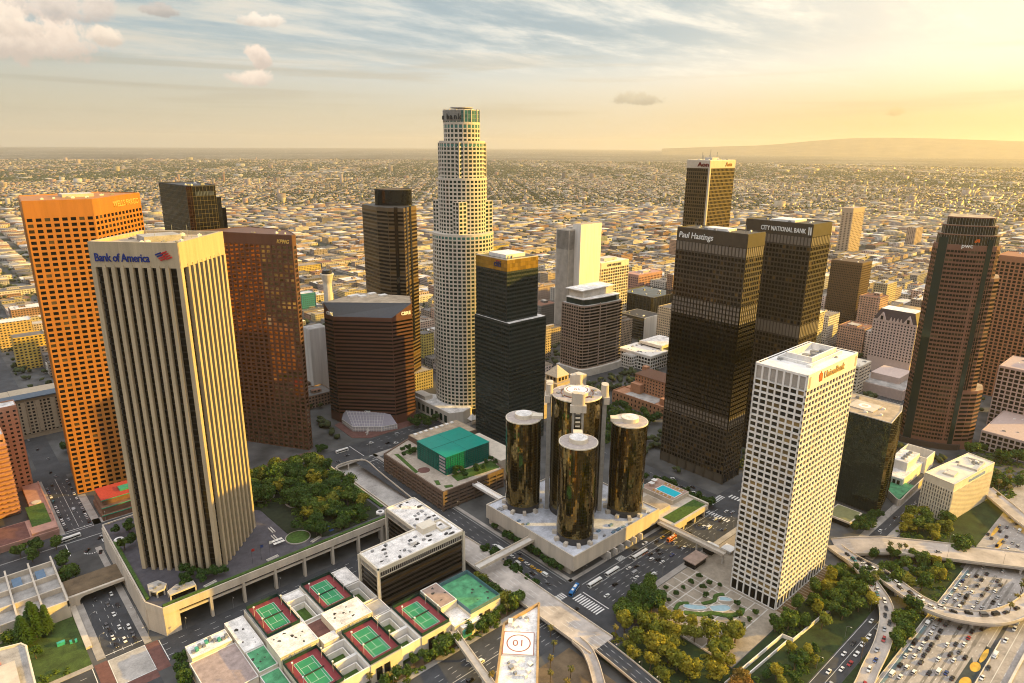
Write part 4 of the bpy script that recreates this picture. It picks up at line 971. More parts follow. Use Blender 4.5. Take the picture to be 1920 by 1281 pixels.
# --- stepped ribbon block in front of it
def ribbon_block():
    P = [(601, 573), (602, 542), (604, 538.5), (612, 536), (640, 533), (662, 532.5), (672, 534), (673, 573)]; z1 = 90.5
    T = tower('stepped brown and white ribboned block with rounded front below the blank white slab', P)
    MB().prism(P, 0, z1).obj('wall', mat('pinkish_precast', (.33, .25, .21), .7, var=.12), T)
    for k, (a, b) in enumerate(edges(P)):
        if k in (0, 1, 2, 3, 4, 5, 7): ribbons(T, None, a, b, 10, z1-1, 20, 2.3, G_['black'])
    cl = MB(); a, b = P[7], P[0]; t, L = dirs(a, b)
    a, b = P[0], P[1]; t, L = dirs(a, b)
    for k in range(8): cl.obox(a, t, k*L/8-.5, k*L/8+.5, 0, .6, 8, z1)
    cl.obox((628, 534.3), (1, 0), 0, 1.2, 0, 1.0, 6, z1+2); cl.obj('pier', mat('pinkish_precast', (.33, .25, .21)), T)
    MB().prism(scale_poly(P, .4), z1-.2, z1+.25).obj('roof', M_['roofg'], T)
    MB().prism(scale_poly(P, 3.5), z1, z1+7).obj('setback_storey', G_['citi'], T); MB().prism(scale_poly(P, 2.8), z1+7, z1+7.9).obj('setback_roof', M_['roofw'], T)
    MB().box(610, 668, 547, 571, z1+6, z1+17).obj('penthouse', M_['conc'], T); MB().box(606, 669, 545, 573, z1+17, z1+18).obj('canopy_roof', M_['roofw'], T)
    MB().prism(scale_poly(P, -4), 0, 9).obj('podium', M_['conc'], T)
ribbon_block()

# --- gridded office slabs beyond
T = grid_tower('sunlit cream gridded slab with rooftop lettering right of the blank white slab', rect(768, 833, 654, 690), 111, M_['cream'], G_['union'], 9, 5.4, 4.6, 1.2, 1.5, seed=3, pent=(30, 16, 5))
p = face_pt((768, 654), (833, 654), .2, .6); sign('ONE WILSHIRE', (p[0], p[1], 104.4), (1, 0), 5.2, M_['blacksign'], T, bold=.06, squash=.95)
grid_tower('pink stone block of twelve storeys with sunlit right side near the cream slab', rect(955, 1025, 726, 756), 60, M_['pink'], G_['dark'], 4, 4.4, 4.2, 2.0, 1.9, limit=60, seed=5, pent=(20, 12, 4))

def cube_black():
    P = rect(792, 833, 587, 632); z = 35; T = tower('black box building with one white end beside the ribboned block', P, name='office_building', cat='office building')
    MB().prism(P, 0, z).obj('wall', M_['darkm'], T); MB().box(792.6, 833.4, 586.4, 587.2, 0, z+.3).obj('end_wall', M_['white'], T)
    ribbons(T, None, P[3], P[0], 2, z-1, 8, 2.2, G_['blackm']); roof_kit(T, P, z-.6, M_['rooft'], par=.8, seed=4, units=5)
    P = rect(835, 850, 585, 606); T = tower('small black-and-white cube next to the black box building', P, name='office_building', cat='office building'); MB().prism(P, 0, 20).obj('wall', M_['darkm'], T); MB().box(835.4, 850.4, 584.4, 585.2, 0, 20.2).obj('end_wall', M_['white'], T); MB().prism(scale_poly(P, .4), 19.9, 20.3).obj('roof', M_['roofw'], T)
    P = rect(859, 930, 621, 690); z = 50; T = tower('big black glass block with vertical light strips behind the black box building', P, name='office_building', cat='office building')
    MB().prism(P, 0, z).obj('glazing', G_['blackm'], T); f = MB()
    for a, b in edges(P):
        t, L = dirs(a, b)
        for k in range(int(L/7)+1): f.obox(a, t, k*7-.3, k*7+.3, 0, .4, 0, z)
    f.obj('mullion', M_['darkm'], T); roof_kit(T, P, z-.3, M_['rooft'], seed=8, units=8, parm=M_['darkm'])
cube_black()
T = grid_tower('white low gridded building with cluttered pale roof below the black box building', rect(683, 722, 492, 545), 21, M_['white'], G_['dark'], 3, 5, 4.5, 1.0, 1.4, limit=60, seed=6, units=14, roofm=M_['roofw'])
T = tower('small white block wedged beside the ribboned tower podium', rect(672, 690, 514, 530), name='office_building', cat='office building'); F = Facades(T, M_['white'], G_['dark'])
for a, b in edges(rect(672, 690, 514, 530)): F.face(a, b, 1, 17, 5, 4, 1.2, 1.6, .3)
c = MB(); c.prism(rect(672, 690, 514, 530), 0, 18); F.done(c, 40); MB().prism(rect(672.4, 689.6, 514.4, 529.6), 17.9, 18.3).obj('roof', M_['roofg'], T)
def beige_ribs():
    P = rect(717, 762, 500, 537); z = 26; T = tower('beige flat-roofed block with dark recessed storeys beside the black tower', P, name='office_building', cat='office building')
    MB().prism(scale_poly(P, 1.5), 0, z-3).obj('core', M_['darkm'], T); MB().prism(P, z-3.5, z).obj('roof_slab', M_['cream'], T); MB().prism(scale_poly(P, .6), z-.1, z+.2).obj('roof', M_['roofw'], T)
    q = MB()
    for p in P: q.box(p[0]-1.5, p[0]+1.5, p[1]-1.5, p[1]+1.5, 0, z-3.4)
    q.obj('corner_pier', M_['cream'], T)
beige_ribs()

# --- salmon club building with court and tiled roof
def club():
    T = thing('club_building', 'salmon-pink clubhouse with tiled roof and planted terrace', 'club', (585, 420, 0)); s = mat('salmon_brick', (.42, .21, .12), .85, var=.2, scale=.3)
    P = rect(586, 612, 386, 441); F = Facades(T, s, G_['dark']); c = MB(); c.prism(P, 0, 33); c.prism(rect(565, 600, 385, 456), 0, 13); c.prism(rect(571, 578, 385, 396), 0, 20); c.prism(rect(578, 590, 428, 441), 0, 24)
    F.face(P[3], P[0], 14, 32, 14, 5, 2.2, 1.9, .25); F.face(P[0], P[1], 2, 32, 7, 8, 2.2, 1.9, .25); F.face((565, 456), (565, 385), 2, 12.5, 14, 2, 3.4, 2.6, .25); F.done(c, 60)
    r = MB(); e = 33; x0, x1, y0, y1 = 585, 613, 385, 442; xm = 599; r.add([(x0,y0,e),(x1,y0,e),(x1,y1,e),(x0,y1,e),(xm,y0+8,e+5.5),(xm,y1-8,e+5.5)], [(0,1,4),(1,2,5,4),(2,3,5),(3,0,4,5),(3,2,1,0)]); r.obj('roof', mat('dark_clay_tiles', (.16, .08, .05), .85, var=.3, scale=1.5), T)
    MB().box(566, 585.6, 400, 440, 13, 13.4).obj('terrace', M_['roofg'], T); MB().box(596, 602, 434, 440, 35, 40).obj('chimney', s, T)
    MB().wall_line(rect(565.3, 585.6, 385.3, 455.6), .6, 13, 14.2, closed=True).obj('parapet', s, T)
club()
def pyramid():
    T = thing('library_tower', 'small stone tower with a pale pyramid roof behind the cylinders', 'library', (511, 492, 0)); s = mat('buff_stone', (.50, .40, .28), .8, var=.15)
    MB().box(502, 520, 483, 501, 0, 36).obj('shaft', s, T); MB().box(498, 524, 479, 505, 0, 30).obj('base', s, T); MB().box(468, 545, 470, 520, 0, 16).obj('wing', s, T)
    r = MB(); r.add([(501,482,36),(521,482,36),(521,502,36),(501,502,36),(511,492,47)], [(0,1,4),(1,2,4),(2,3,4),(3,0,4)]); r.obj('pyramid_roof', mat('pale_tile_mosaic', (.55, .48, .38), .6, var=.3, scale=1.0), T)
    for a, b in edges(rect(502, 520, 483, 501)):
        t, L = dirs(a, b)
        for k in range(3): MB().obox(a, t, 2.5+k*5, 5.5+k*5, 0, .2, 31, 34.6).obj('window', G_['dark'], T)
    MB().box(530, 540, 474, 486, 16, 34).obj('block', M_['conc'], T)
pyramid()

# --- right-hand group
def gothic():
    P = rect(909, 945, 262, 313); z = 70; T = tower('pink-white tower with steep dark mansard roof and pointed gables', P)
    s = mat('rosy_white_stone', (.58, .46, .41), .8, var=.1); F = Facades(T, s, G_['dark']); c = MB(); c.prism(P, 0, z)
    F.face(P[3], P[0], 20, z-2, 14, 13, 1.9, 1.6, .35); F.face(P[0], P[1], 20, z-2, 9, 13, 1.9, 1.6, .35); F.face(P[2], P[3], 20, z-2, 14, 13, 1.9, 1.6, .35)
    for k, v in enumerate((272, 303)):
        c.add([(908.4, v-6, z-1), (908.4, v+6, z-1), (908.4, v, z+9.5), (914, v-6, z-1), (914, v+6, z-1), (914, v, z+9.5)], [(0,2,1),(3,4,5),(0,3,5,2),(1,2,5,4)])
    for v in (280.5, 284.5, 288.5, 292.5): c.add([(908.4, v-1.8, z-1), (908.4, v+1.8, z-1), (908.4, v, z+4.5), (914, v-1.8, z-1), (914, v+1.8, z-1), (914, v, z+4.5)], [(0,2,1),(3,4,5),(0,3,5,2),(1,2,5,4)])
    F.done(c, 100)
    r = MB(); i = scale_poly(P, 5.5); r.add([(p[0],p[1],z) for p in P]+[(p[0],p[1],z+13) for p in i], [(0,1,5,4),(1,2,6,5),(2,3,7,6),(3,0,4,7)]); r.obj('mansard_roof', mat('dark_slate', (.05, .03, .03), .6, var=.3, scale=.5), T); MB().prism(i, z+12.8, z+13.1).obj('roof', M_['roofw'], T)
    for k, v in enumerate((272, 303)): MB().box(908.2, 908.5, v-1.5, v+1.5, z, z+5).obj('gable_window', G_['dark'], T)
    MB().box(820, 908.5, 238, 290, 0, 12).obj('podium', s, T); MB().box(821, 907, 239, 289, 11.9, 12.4).obj('podium_roof', M_['roofg'], T); MB().box(840, 880, 250, 282, 12, 20).obj('podium_block', s, T)
gothic()
grid_tower('tall plain tan slab standing alone in the low city', [(1936, 762), (2012, 762), (2012, 792), (1936, 792)], 122, mat('tan_precast', (.44, .34, .25), .8, var=.12, scale=.05), G_['bronze'], 12, 9, 4.5, 5.5, 2.4, limit=1, depth=.4, units=3)
T = grid_tower('brown-black ribbed tower partly hidden behind the golden twin', rect(1112, 1150, 412, 460), 106, mat('brown_rib', (.12, .07, .035), .5, var=.2), G_['bronze'], 4, 2.6, 3.8, .9, 1.7, limit=60)
grid_tower('thin pale yellow slab with ribbon windows behind the white gridded tower', rect(800, 834, 282, 300), 35, M_['cream'], G_['dark'], 2, 8, 4.2, 1.6, 2.2, limit=40)
T = tower('small black block beside the white grid tower roofline', rect(1004, 1035, 370, 390), name='office_building', cat='office building'); MB().prism(rect(1004, 1035, 370, 390), 0, 21).obj('wall', M_['darkm'], T); MB().prism(rect(1004.5, 1034.5, 370.5, 389.5), 20.9, 21.3).obj('roof', M_['roofg'], T)

def rounded_brown():
    P = [(757, 214), (708, 203), (701.5, 197), (702.3, 190), (703.8, 184), (707, 174.5), (710.5, 167.5), (714, 161.8), (716.5, 158.6), (719.5, 155.8), (726, 154.6), (740, 158), (755, 172), (755, 202)]
    z1 = 197; T = tower('tall curved brown tower with stepped black crown and small orange logo', P)
    s = mat('rose_brown_granite', (.22, .105, .072), .45, var=.12, scale=.25)
    MB().prism(P, 0, z1).obj('wall', s, T)
    for Q, zt in (([(711, 166), (716.8, 158.4), (722, 153.4), (728.5, 151), (748, 156), (758, 172), (740, 178)], 168), ([(711, 166.5), (716.5, 158), (722.5, 152.8), (728, 149), (737, 146.8), (752, 151), (763, 170), (740, 178)], 60)):
        MB().prism(Q, 0, zt).obj('wing', s, T); MB().prism(scale_poly(Q, .5), zt-.1, zt+.2).obj('wing_roof', M_['rooft'], T)
        for a, b in edges(Q)[1:5]: ribbons(T, None, a, b, 8 if zt < 100 else 62, zt-2, 12 if zt < 100 else 26, 2.1, G_['black'])
    fz = {0: 0, 7: 1}
    for k, (a, b) in enumerate(edges(P)):
        if k in (11, 12, 13): continue
        t, L = dirs(a, b)
        if k in (2, 7):
            MB().obox(a, t, 0, L, 0, .5, 4, z1+6).obj('glazing_strip', G_['citi'], T); continue
        ribbons(T, None, a, b, 8, z1-4, 46, 2.1, G_['black'], margin=.02 if k in (4, 5) else .3)
    m = MB()
    for k, (a, b) in enumerate(edges(P)):
        if k in (1, 3, 4, 5, 6, 8, 9):
            t, L = dirs(a, b); n = max(2, round(L/2.6))
            for j in range(n): m.obox(a, t, j*L/n-.22, j*L/n+.22, 0, .28, 6, z1-3)
    m.obj('pier', s, T)
    z = z1
    for k, (d, h) in enumerate(((2.0, 9), (4.5, 8), (7.5, 7))):
        q = scale_poly(P, d); MB().prism(q, z-.1, z+h).obj('crown_storey', G_['blackm'], T); MB().wall_line(q, .5, z+h-.7, z+h+.2, closed=True).obj('parapet', s, T); MB().prism(scale_poly(q, .3), z+h-.05, z+h+.1).obj('roof', M_['rooft'], T); z += h
    f = MB()
    zz = z1
    for d, h in ((2.0, 9), (4.5, 8), (7.5, 7)):
        for a, b in edges(scale_poly(P, d)):
            t, L = dirs(a, b); n = max(1, round(L/2.2))
            for j in range(n): f.obox(a, t, j*L/n-.1, j*L/n+.1, 0, .2, zz, zz+h-.8)
        zz += h
    f.obj('mullion', M_['steel'], T)
    a, b = P[3], P[4]; t, L = dirs(P[4], P[6]); p = face_pt(P[4], P[6], .25, 1.4)
    sign('pwc', (p[0], p[1], z1-2.2), t, 5.4, M_['whitesign'], T, bold=.05)
    p = face_pt(P[4], P[6], .80, -1.6); lg = MB(); n = (t[1], -t[0])
    for ox, oz, w_, h_ in ((0, 0, 1.6, 1.8), (1.0, .8, 2.0, 2.2), (2.2, .4, 1.5, 2.8)): lg.obox(p, t, ox, ox+w_, .0, .9, z1+2.5+oz, z1+2.5+oz+h_)
    lg.obj('emblem', M_['orange'], T)
    MB().prism(scale_poly(P, -2.5), 0, 5.5).obj('base', mat('dark_base_stone', (.06, .04, .035), .5), T)
    MB().box(702, 724, 202, 214, 0, 26).obj('glass_annex', G_['greenm'], T)
rounded_brown()
BR = rect(919, 965, 128, 197)
T = grid_tower('reddish brown gridded tower at the right edge behind the curved brown tower', BR, 165, mat('red_brown_precast', (.36, .17, .09), .7, var=.12, scale=.2), G_['black'], 6, 4.6, 4.1, 1.5, 1.3, seed=3)
p = face_pt(BR[3], BR[0], .68, .62); sign('BLA', (p[0], p[1], 160.4), (0, -1), 4.2, M_['whitesign'], T, bold=.05)
T = grid_tower('pale pink concrete grid block at the right edge above the dark trees', rect(815, 868, 96, 153), 66, mat('rosy_concrete', (.50, .39, .35), .8, var=.12), G_['black'], 1.5, 4.7, 4.5, 1.2, 1.35, seed=2, roofm=M_['roofw'], pent=(14, 20, 5))
grid_tower('low pink grid annex in front of the pale pink concrete grid block', rect(738, 814.8, 96, 141), 20, mat('rosy_concrete', (.50, .39, .35)), G_['black'], 1.5, 4.7, 4.5, 1.2, 1.35, seed=7, limit=60)

def helipad_glass():
    P = [(531.4, 158), (564, 162), (577, 166), (577, 216), (531.4, 216)]; z = 79.6
    T = tower('green-black mirror glass block with pale square helipad behind the white tower', P)
    MB().prism(scale_poly(P, .2), 0, z-.5).obj('core', M_['darkm'], T)
    g = MB(); a, b = P[4], P[0]; t, L = dirs(a, b)
    for i in range(30):
        for j in range(40): g.obox(a, t, i*L/30+.03, (i+1)*L/30-.03, 0, .1, 1+j*1.95+.03, 1+(j+1)*1.95-.03)
    g.obj('glazing', G_['greenm'], T)
    s = MB(); s2 = MB()
    for k in range(9):      # saw-tooth end wall
        q = k/9; x0, y0 = P[0][0]+(P[2][0]-P[0][0])*q, P[0][1]+(P[2][1]-P[0][1])*q; s.prism([(x0, y0+1.6), (x0+2.6, y0-1.2), (x0+5.0, y0+1.6)], 0, z-.6)
        s2.add([], [])
    s.obj('bay_glazing', G_['mirror'], T)
    for k in range(9):
        fl_ = MB(); q = k/9; x0, y0 = P[0][0]+(P[2][0]-P[0][0])*q, P[0][1]+(P[2][1]-P[0][1])*q
        for j in range(20): fl_.prism([(x0-.1, y0+1.6), (x0+2.6, y0-1.4), (x0+5.1, y0+1.6)], 3.5+j*3.9, 3.9+j*3.9)
        fl_.obj('louvre', mat('olive_bronze', (.20, .16, .06), .5), T)  # bay trim: horizontal floor bands, not louvre blades
    roof_kit(T, P, z-.4, M_['rooft'], par=.5, units=5, seed=10, parm=M_['conc'])
    MB().box(543, 562, 176, 196, z-.2, z+.35).obj('helipad', M_['conc_warm'], T)
    c = MB(); cx, cy = 552.5, 186
    for k in range(28):
        a0, a1 = 6.28319*k/28, 6.28319*(k+1)/28; c.quad(*[(cx+r*math.cos(a), cy+r*math.sin(a), z+.37) for r, a in ((4.6, a0), (4.6, a1), (2.6, a1), (2.6, a0))])
    c.obj('helipad_marking', M_['whitesign'], T)
    L2 = thing('canopy_building', 'flat olive-roofed low pavilion at the foot of the mirror glass block', 'pavilion', (505, 172, 0)); MB().prism(rect(495, 517, 163, 182), 4.6, 6).obj('roof_slab', M_['conc_warm'], L2); MB().prism(rect(496, 516, 164, 181), 5.9, 6.15).obj('roof', mat('olive_turf', (.22, .22, .10), .9, var=.2), L2); MB().prism(rect(497, 515.5, 165, 180), 0, 4.7).obj('wall', G_['dark'], L2)
    W = thing('annex_building', 'white flat-roofed terraces beside the mirror glass block', 'building', (622, 168, 0)); wm = M_['white']
    MB().box(592, 645, 160, 176, 0, 10).obj('wall', wm, W); MB().box(592.5, 644.5, 160.5, 175.5, 9.95, 10.2).obj('roof', M_['roofw'], W); MB().box(610, 640, 163.5, 178, 0, 18).obj('upper_block', wm, W); MB().box(610.5, 639.5, 164, 177.5, 17.95, 18.2).obj('upper_roof', M_['roofw'], W); MB().wall_line(rect(641, 662, 158, 180), .8, 0, 15, closed=True).obj('screen_wall', wm, W)
    for k in range(4): MB().box(591.8, 592.2, 162+k*3.4, 164.2+k*3.4, 2, 8).obj('window', G_['black'], W)
    for k in range(4): b = MB(); b.box(615+k*6, 617.5+k*6, 168, 171, 18.2, 19.6); b.obj('roof_unit', M_['steel'], W)
    rp = thing('retaining_wall', 'tall curved beige wall with green terrace below the white flat-roofed terraces', 'wall', (580, 155, 0)); MB().wall_line(smooth_curve([(579, 172), (568, 160), (562, 151.5), (580, 151.4), (625, 152)], 6), .8, 0, 6).obj('wall', M_['conc_warm'], rp); MB().prism([(564, 153), (600, 153), (600, 170), (578, 170)], 0, 4.5).obj('terrace', M_['greenr'], rp)
helipad_glass()

def slab_block():
    P = [(561, 116.7), (629, 107), (634, 127), (566, 139)]; z = 33.4; T = tower('cream slab office block with narrow vertical fins beside the freeway', P, name='office_building', cat='office building')
    MB().prism(scale_poly(P, .5), 0, z-5.8).obj('core', M_['darkm'], T); w = MB(); w.prism(P, z-6, z)
    for a, b in edges(P):
        t, L = dirs(a, b); n = round(L/1.9)
        for k in range(n+1): w.obox(a, t, max(0, k*L/n-.5), min(L, k*L/n+.5), -.5, .3, 0, z-5.9)
        for j in range(8): w.obox(a, t, 0, L, -.5, -.1, j*3.45, j*3.45+.9)
    w.obj('wall', M_['cream'], T); roof_kit(T, P, z-.1, M_['rooft'], par=.8, units=9, seed=13, parm=M_['cream'])
    for x0, x1, y0, y1 in ((575, 585, 121, 129), (600, 622, 112, 113), (600, 601, 113.1, 126), (621, 622, 113.1, 124)): MB().box(x0, x1, y0, y1, z, z+1.6).obj('penthouse', M_['conc'], T)
    t, L = dirs(P[0], P[1]); q = MB(); rr = random.Random(4); c = L*.36
    while c < L*.76: w_ = rr.uniform(.35, .9); q.obox(P[0], t, c, c+w_, .3, .5, z-4.4, z-4.4+rr.choice((2.0, 2.6, 2.0))); c += w_+.45
    q.obj('sign_lettering', mat('pale_blue_letters', (.30, .42, .62), .6), T)
slab_block()
# ------------------------------------------------------------------ mirrored cylinders hotel
def cylinders():
    T = thing('hotel', 'bronze mirror-glass hotel of clustered cylinders on a pale concrete podium', 'hotel', (338.5, 305.5, 0))
    pz = 16.8; P = rect(291, 385, 260, 351)
    p = MB(); p.prism(P, 6.5, pz-.6); p.prism(rect(294, 384, 266, 351), 0, 6.4); p.wall_line(scale_poly(P, .4), .8, pz-.7, pz+.9, closed=True); p.obj('podium', M_['conc_warm'], T)
    MB().prism(scale_poly(P, .8), pz-.7, pz).obj('podium_roof', mat('bluish_white_roof', (.58, .60, .66), .85, var=.35, scale=.12, fine=1.2), T)
    f = MB()
    for k in range(6):
        u = 325+k*7.2; f.prism([(u, 260), (u+1.1, 260), (u+1.1, 266.5), (u, 266.5)], 0, 6.6); f.prism([(u, 256.8), (u+1.1, 256.8), (u+1.1, 260), (u, 260)], 2.5, 7.2)
    f.obj('fin', M_['conc'], T); MB().box(296, 383.5, 265.8, 266, .3, 6).obj('lobby_glazing', G_['black'], T)
    rr = random.Random(5)
    def cylinder(cx, cy, r, zt, n, rows):
        g = MB(); rh = (zt-pz-5.5)/rows; z0 = pz+5
        for i in range(n):
            a0, a1 = 6.28319*i/n, 6.28319*(i+1)/n
            fx = rr.uniform(-.03, .03)
            for j in range(rows):
                q0 = rr.uniform(-.006, .006); q1 = rr.uniform(-.004, .004); d = [fx-q0-q1, -fx+q0-q1, -fx+q0+q1, fx-q0+q1]
                zz0, zz1 = z0+j*rh+.05, z0+(j+1)*rh-.05
                rs = [r+d[0], r+d[1], r+d[2], r+d[3]]; e = .003
                g.add([(cx+rs[q]*math.cos(a), cy+rs[q]*math.sin(a), z) for q, (a, z) in enumerate(((a0+e, zz0), (a1-e, zz0), (a1-e, zz1), (a0+e, zz1)))], [(0,1,2,3)])
        g.obj('glazing', G_['mirror'], T)
        c = MB(); c.cyl(cx, cy, r-.12, pz-8, zt-.4, 56)
        c.obj('core', M_['darkm'], T)
        q = MB(); q.cyl(cx, cy, r+.25, zt-.6, zt+.25, 56); q.obj('rim', M_['cream'], T)
        q = MB(); q.cyl(cx, cy, r-.3, zt+.2, zt+.35, 48); q.obj('roof', mat('pale_rose_roof', (.44, .38, .35), .85, var=.25, scale=.3), T)
    for k, (cx, cy) in enumerate(((311.3, 278), (312, 333), (365.6, 277.8), (366, 333))):
        cylinder(cx, cy, 13.0, 89, 64, 30)
        d = dirs((cx, cy), (338.5, 305.5))[0]
        m = MB(); m.cyl(cx, cy, 6.4, 89.3, 92.2, 30); m.obj('machine_room', M_['cream'], T)
        MB().cyl(cx, cy, 5.9, 92.15, 92.3, 30).obj('machine_roof', M_['roofw'], T)
        m = MB(); m.obox((cx, cy), d, 1, 14, -3.2, 3.2, 89.3, 91.6); m.obj('bridge_house', M_['cream'], T)
        # elevator shaft leaning on the centre drum
        sx, sy = 338.5-d[0]*19.8, 305.5-d[1]*19.8; n = (d[1], -d[0]); s = MB()
        for o in (-3.3, 3.3): s.obox((sx, sy), d, -1.5, 1.5, o-.8, o+.8, pz-3, 111)
        s.obox((sx, sy), d, -.9, .9, -.7, .7, pz-3, 111); s.obj('elevator_shaft', mat('shaft_concrete', (.33, .31, .28), .85, var=.2), T)
        s = MB(); s.cyl(sx-n[0]*2.1, sy-n[1]*2.1, 2.6, 107, 117.0, 18); s.cyl(sx+n[0]*2.1, sy+n[1]*2.1, 2.6, 107, 116.4, 18); s.obox((sx, sy), d, -2.4, 2.4, -2.3, 2.3, 107, 116.7); s.obj('elevator_head', M_['conc_warm'], T)
        s = MB(); s.obox((sx, sy), d, -3.2, .5, -5.6, 5.6, 103, 108.2); s.obj('elevator_head', M_['conc_warm'], T)
        g = MB(); g.obox((sx, sy), d, -1.0, 1.0, -3.2, 3.2, pz, 107); g.obj('shaft_glazing', G_['blackm'], T)
        if k == 0:
            l = MB()
            for j in range(5): l.obox((sx, sy), d, -1.9, -1.5, -1.6, 1.6, 92+j*3.2, 93.0+j*3.2)
            l.obj('shaft_ladder', M_['cream'], T)
    cylinder(338.5, 305.5, 18.0, 109, 84, 37)
    zc = 109.3
    m = MB(); m.cyl(338.5, 305.5, 9.6, zc, zc+2.6, 40); m.obj('helipad', M_['cream'], T)
    MB().cyl(338.5, 305.5, 8.6, zc+2.58, zc+2.7, 40).obj('helipad_surface', M_['whitesign'], T)
    c = MB()
    for k in range(36):
        a0, a1 = 6.28319*k/36, 6.28319*(k+1)/36
        c.quad(*[(338.5+r*math.cos(a), 305.5+r*math.sin(a), zc+2.73) for r, a in ((7.9, a0), (7.9, a1), (7.2, a1), (7.2, a0))])
    c.obj('helipad_marking', mat('rust_marking', (.35, .12, .08), .7), T)
    rx, ry = -CR[0], -CR[1]
    sign('10', (338.5+ry*1.75, 305.5-rx*1.75, zc+2.76), (rx, ry), 5.0, mat('rust_marking', (.35, .12, .08)), T, name='helipad_number', depth=.02, up=(-ry, rx, 0), align='CENTER')
    for k in range(11):
        a = 6.28319*k/11+.2; b = MB(); x, y = 338.5+13.6*math.cos(a), 305.5+13.6*math.sin(a); w, h = rr.uniform(1, 2.6), rr.uniform(.6, 1.8); b.box(x-w/2, x+w/2, y-w/2, y+w/2, zc, zc+h); b.obj('roof_unit', M_['steel'] if k % 3 else M_['cream'], T)
    rg = MB()      # window-washing rig ring
    rg.wall_line([(338.5+11.6*math.cos(6.28319*k/30), 305.5+11.6*math.sin(6.28319*k/30)) for k in range(30)], .5, zc+.2, zc+.8, closed=True); rg.obj('rail', mat('rust_rail', (.30, .14, .08), .6), T)
    # flared concrete brackets at the feet
    for (cx, cy) in ((311.3, 278), (312, 333), (365.6, 277.8)):
        for k in range(10):
            a = 6.28319*k/10+.3; d = (math.cos(a), math.sin(a)); x, y = cx+d[0]*13, cy+d[1]*13
            b = MB(); b.obox((x, y), d, -.3, 3.0, -1.2, 1.2, pz, pz+2.6); b.obj('bracket', M_['conc_warm'], T)
    for k in range(14):
        x, y = rr.choice(((rr.uniform(293, 299), rr.uniform(290, 345)), (rr.uniform(320, 382), rr.uniform(261.5, 266)), (rr.uniform(326, 350), rr.uniform(262, 272))))
        b = MB(); w = rr.uniform(.8, 2); b.box(x-w, x+w, y-w*.6, y+w*.6, pz, pz+rr.uniform(.5, 1.4)); b.obj('roof_unit', M_['steel'] if k % 2 else mat('bluish_unit', (.16, .25, .34), .6), T)
    # terrace deck with pool
    D = thing('pool_terrace', 'concrete terrace with planters joining the hotel podium to the swimming pool', 'terrace', (405, 270, 0))
    d = MB(); d.prism(rect(385.2, 401, 245.5, 246.6), 4.5, 10.3); d.prism(rect(385.2, 432, 246.6, 300), 5, 9.2); d.prism(rect(409.5, 432, 265, 296), 9, 13.0); d.prism(rect(388, 404, 263, 285), 9.0, 12.4)
    for x in (388, 400, 415, 428): d.box(x-.8, x+.8, 247, 249, 0, 5.1)
    d.box(430.5, 432.4, 246.7, 300, 8.8, 10.6); d.obj('deck', M_['conc_warm'], D)
    MB().box(410.2, 431.5, 265.6, 295.5, 12.98, 13.1).obj('pool_deck', mat('rose_pool_paving', (.42, .28, .22), .8, var=.2), D); MB().box(389, 430, 248.5, 259, 9.18, 9.5).obj('planting', M_['hedge'], D); MB().box(388.6, 403.4, 263.6, 284.4, 12.38, 12.5).obj('roof', M_['rooft'], D)
    MB().box(415.5, 424.5, 267.5, 285, 12.9, 13.2).obj('swimming_pool', M_['water'], D); MB().wall_line(rect(415, 425, 267, 285.5), .6, 13.05, 13.25, closed=True).obj('pool_rim', M_['white'], D)
    for k in range(15):
        for side, u in ((0, 412.2), (1, 428.4)):
            l = thing('sun_lounger', f'tan sun lounger on the {"hotel" if side == 0 else "street"} side of the pool, {ORDW[k]} from the avenue', 'sun lounger', (u, 268+k*1.25, 13.1), 'loungers round the hotel pool')
            b = MB(); y = 268+k*1.25; b.box(u-.9, u+.5, y-.32, y+.32, 13.3, 13.4); b.box(u+.5, u+.62, y-.32, y+.32, 13.3, 13.95)
            for dx in (-.8, .5): b.box(u+dx-.04, u+dx+.04, y-.3, y+.3, 13.1, 13.3)
            b.obj('frame', M_['yellowp'] if k % 3 else M_['cream'], l)
    for k, (x, y) in enumerate(((417, 291), (423, 292.5))):
        c = thing('cabana', f'white square cabana {"nearer" if k == 0 else "farther from"} the hotel cylinders on the pool deck', 'cabana', (x, y, 13.1)); MB().box(x-2, x+2, y-2, y+2, 15.6, 15.9).obj('roof', M_['white'], c)
        for dx in (-1.8, 1.8):
            for dy in (-1.8, 1.8): MB().box(x+dx-.1, x+dx+.1, y+dy-.1, y+dy+.1, 13.1, 15.6).obj('post', M_['white'], c)
cylinders()

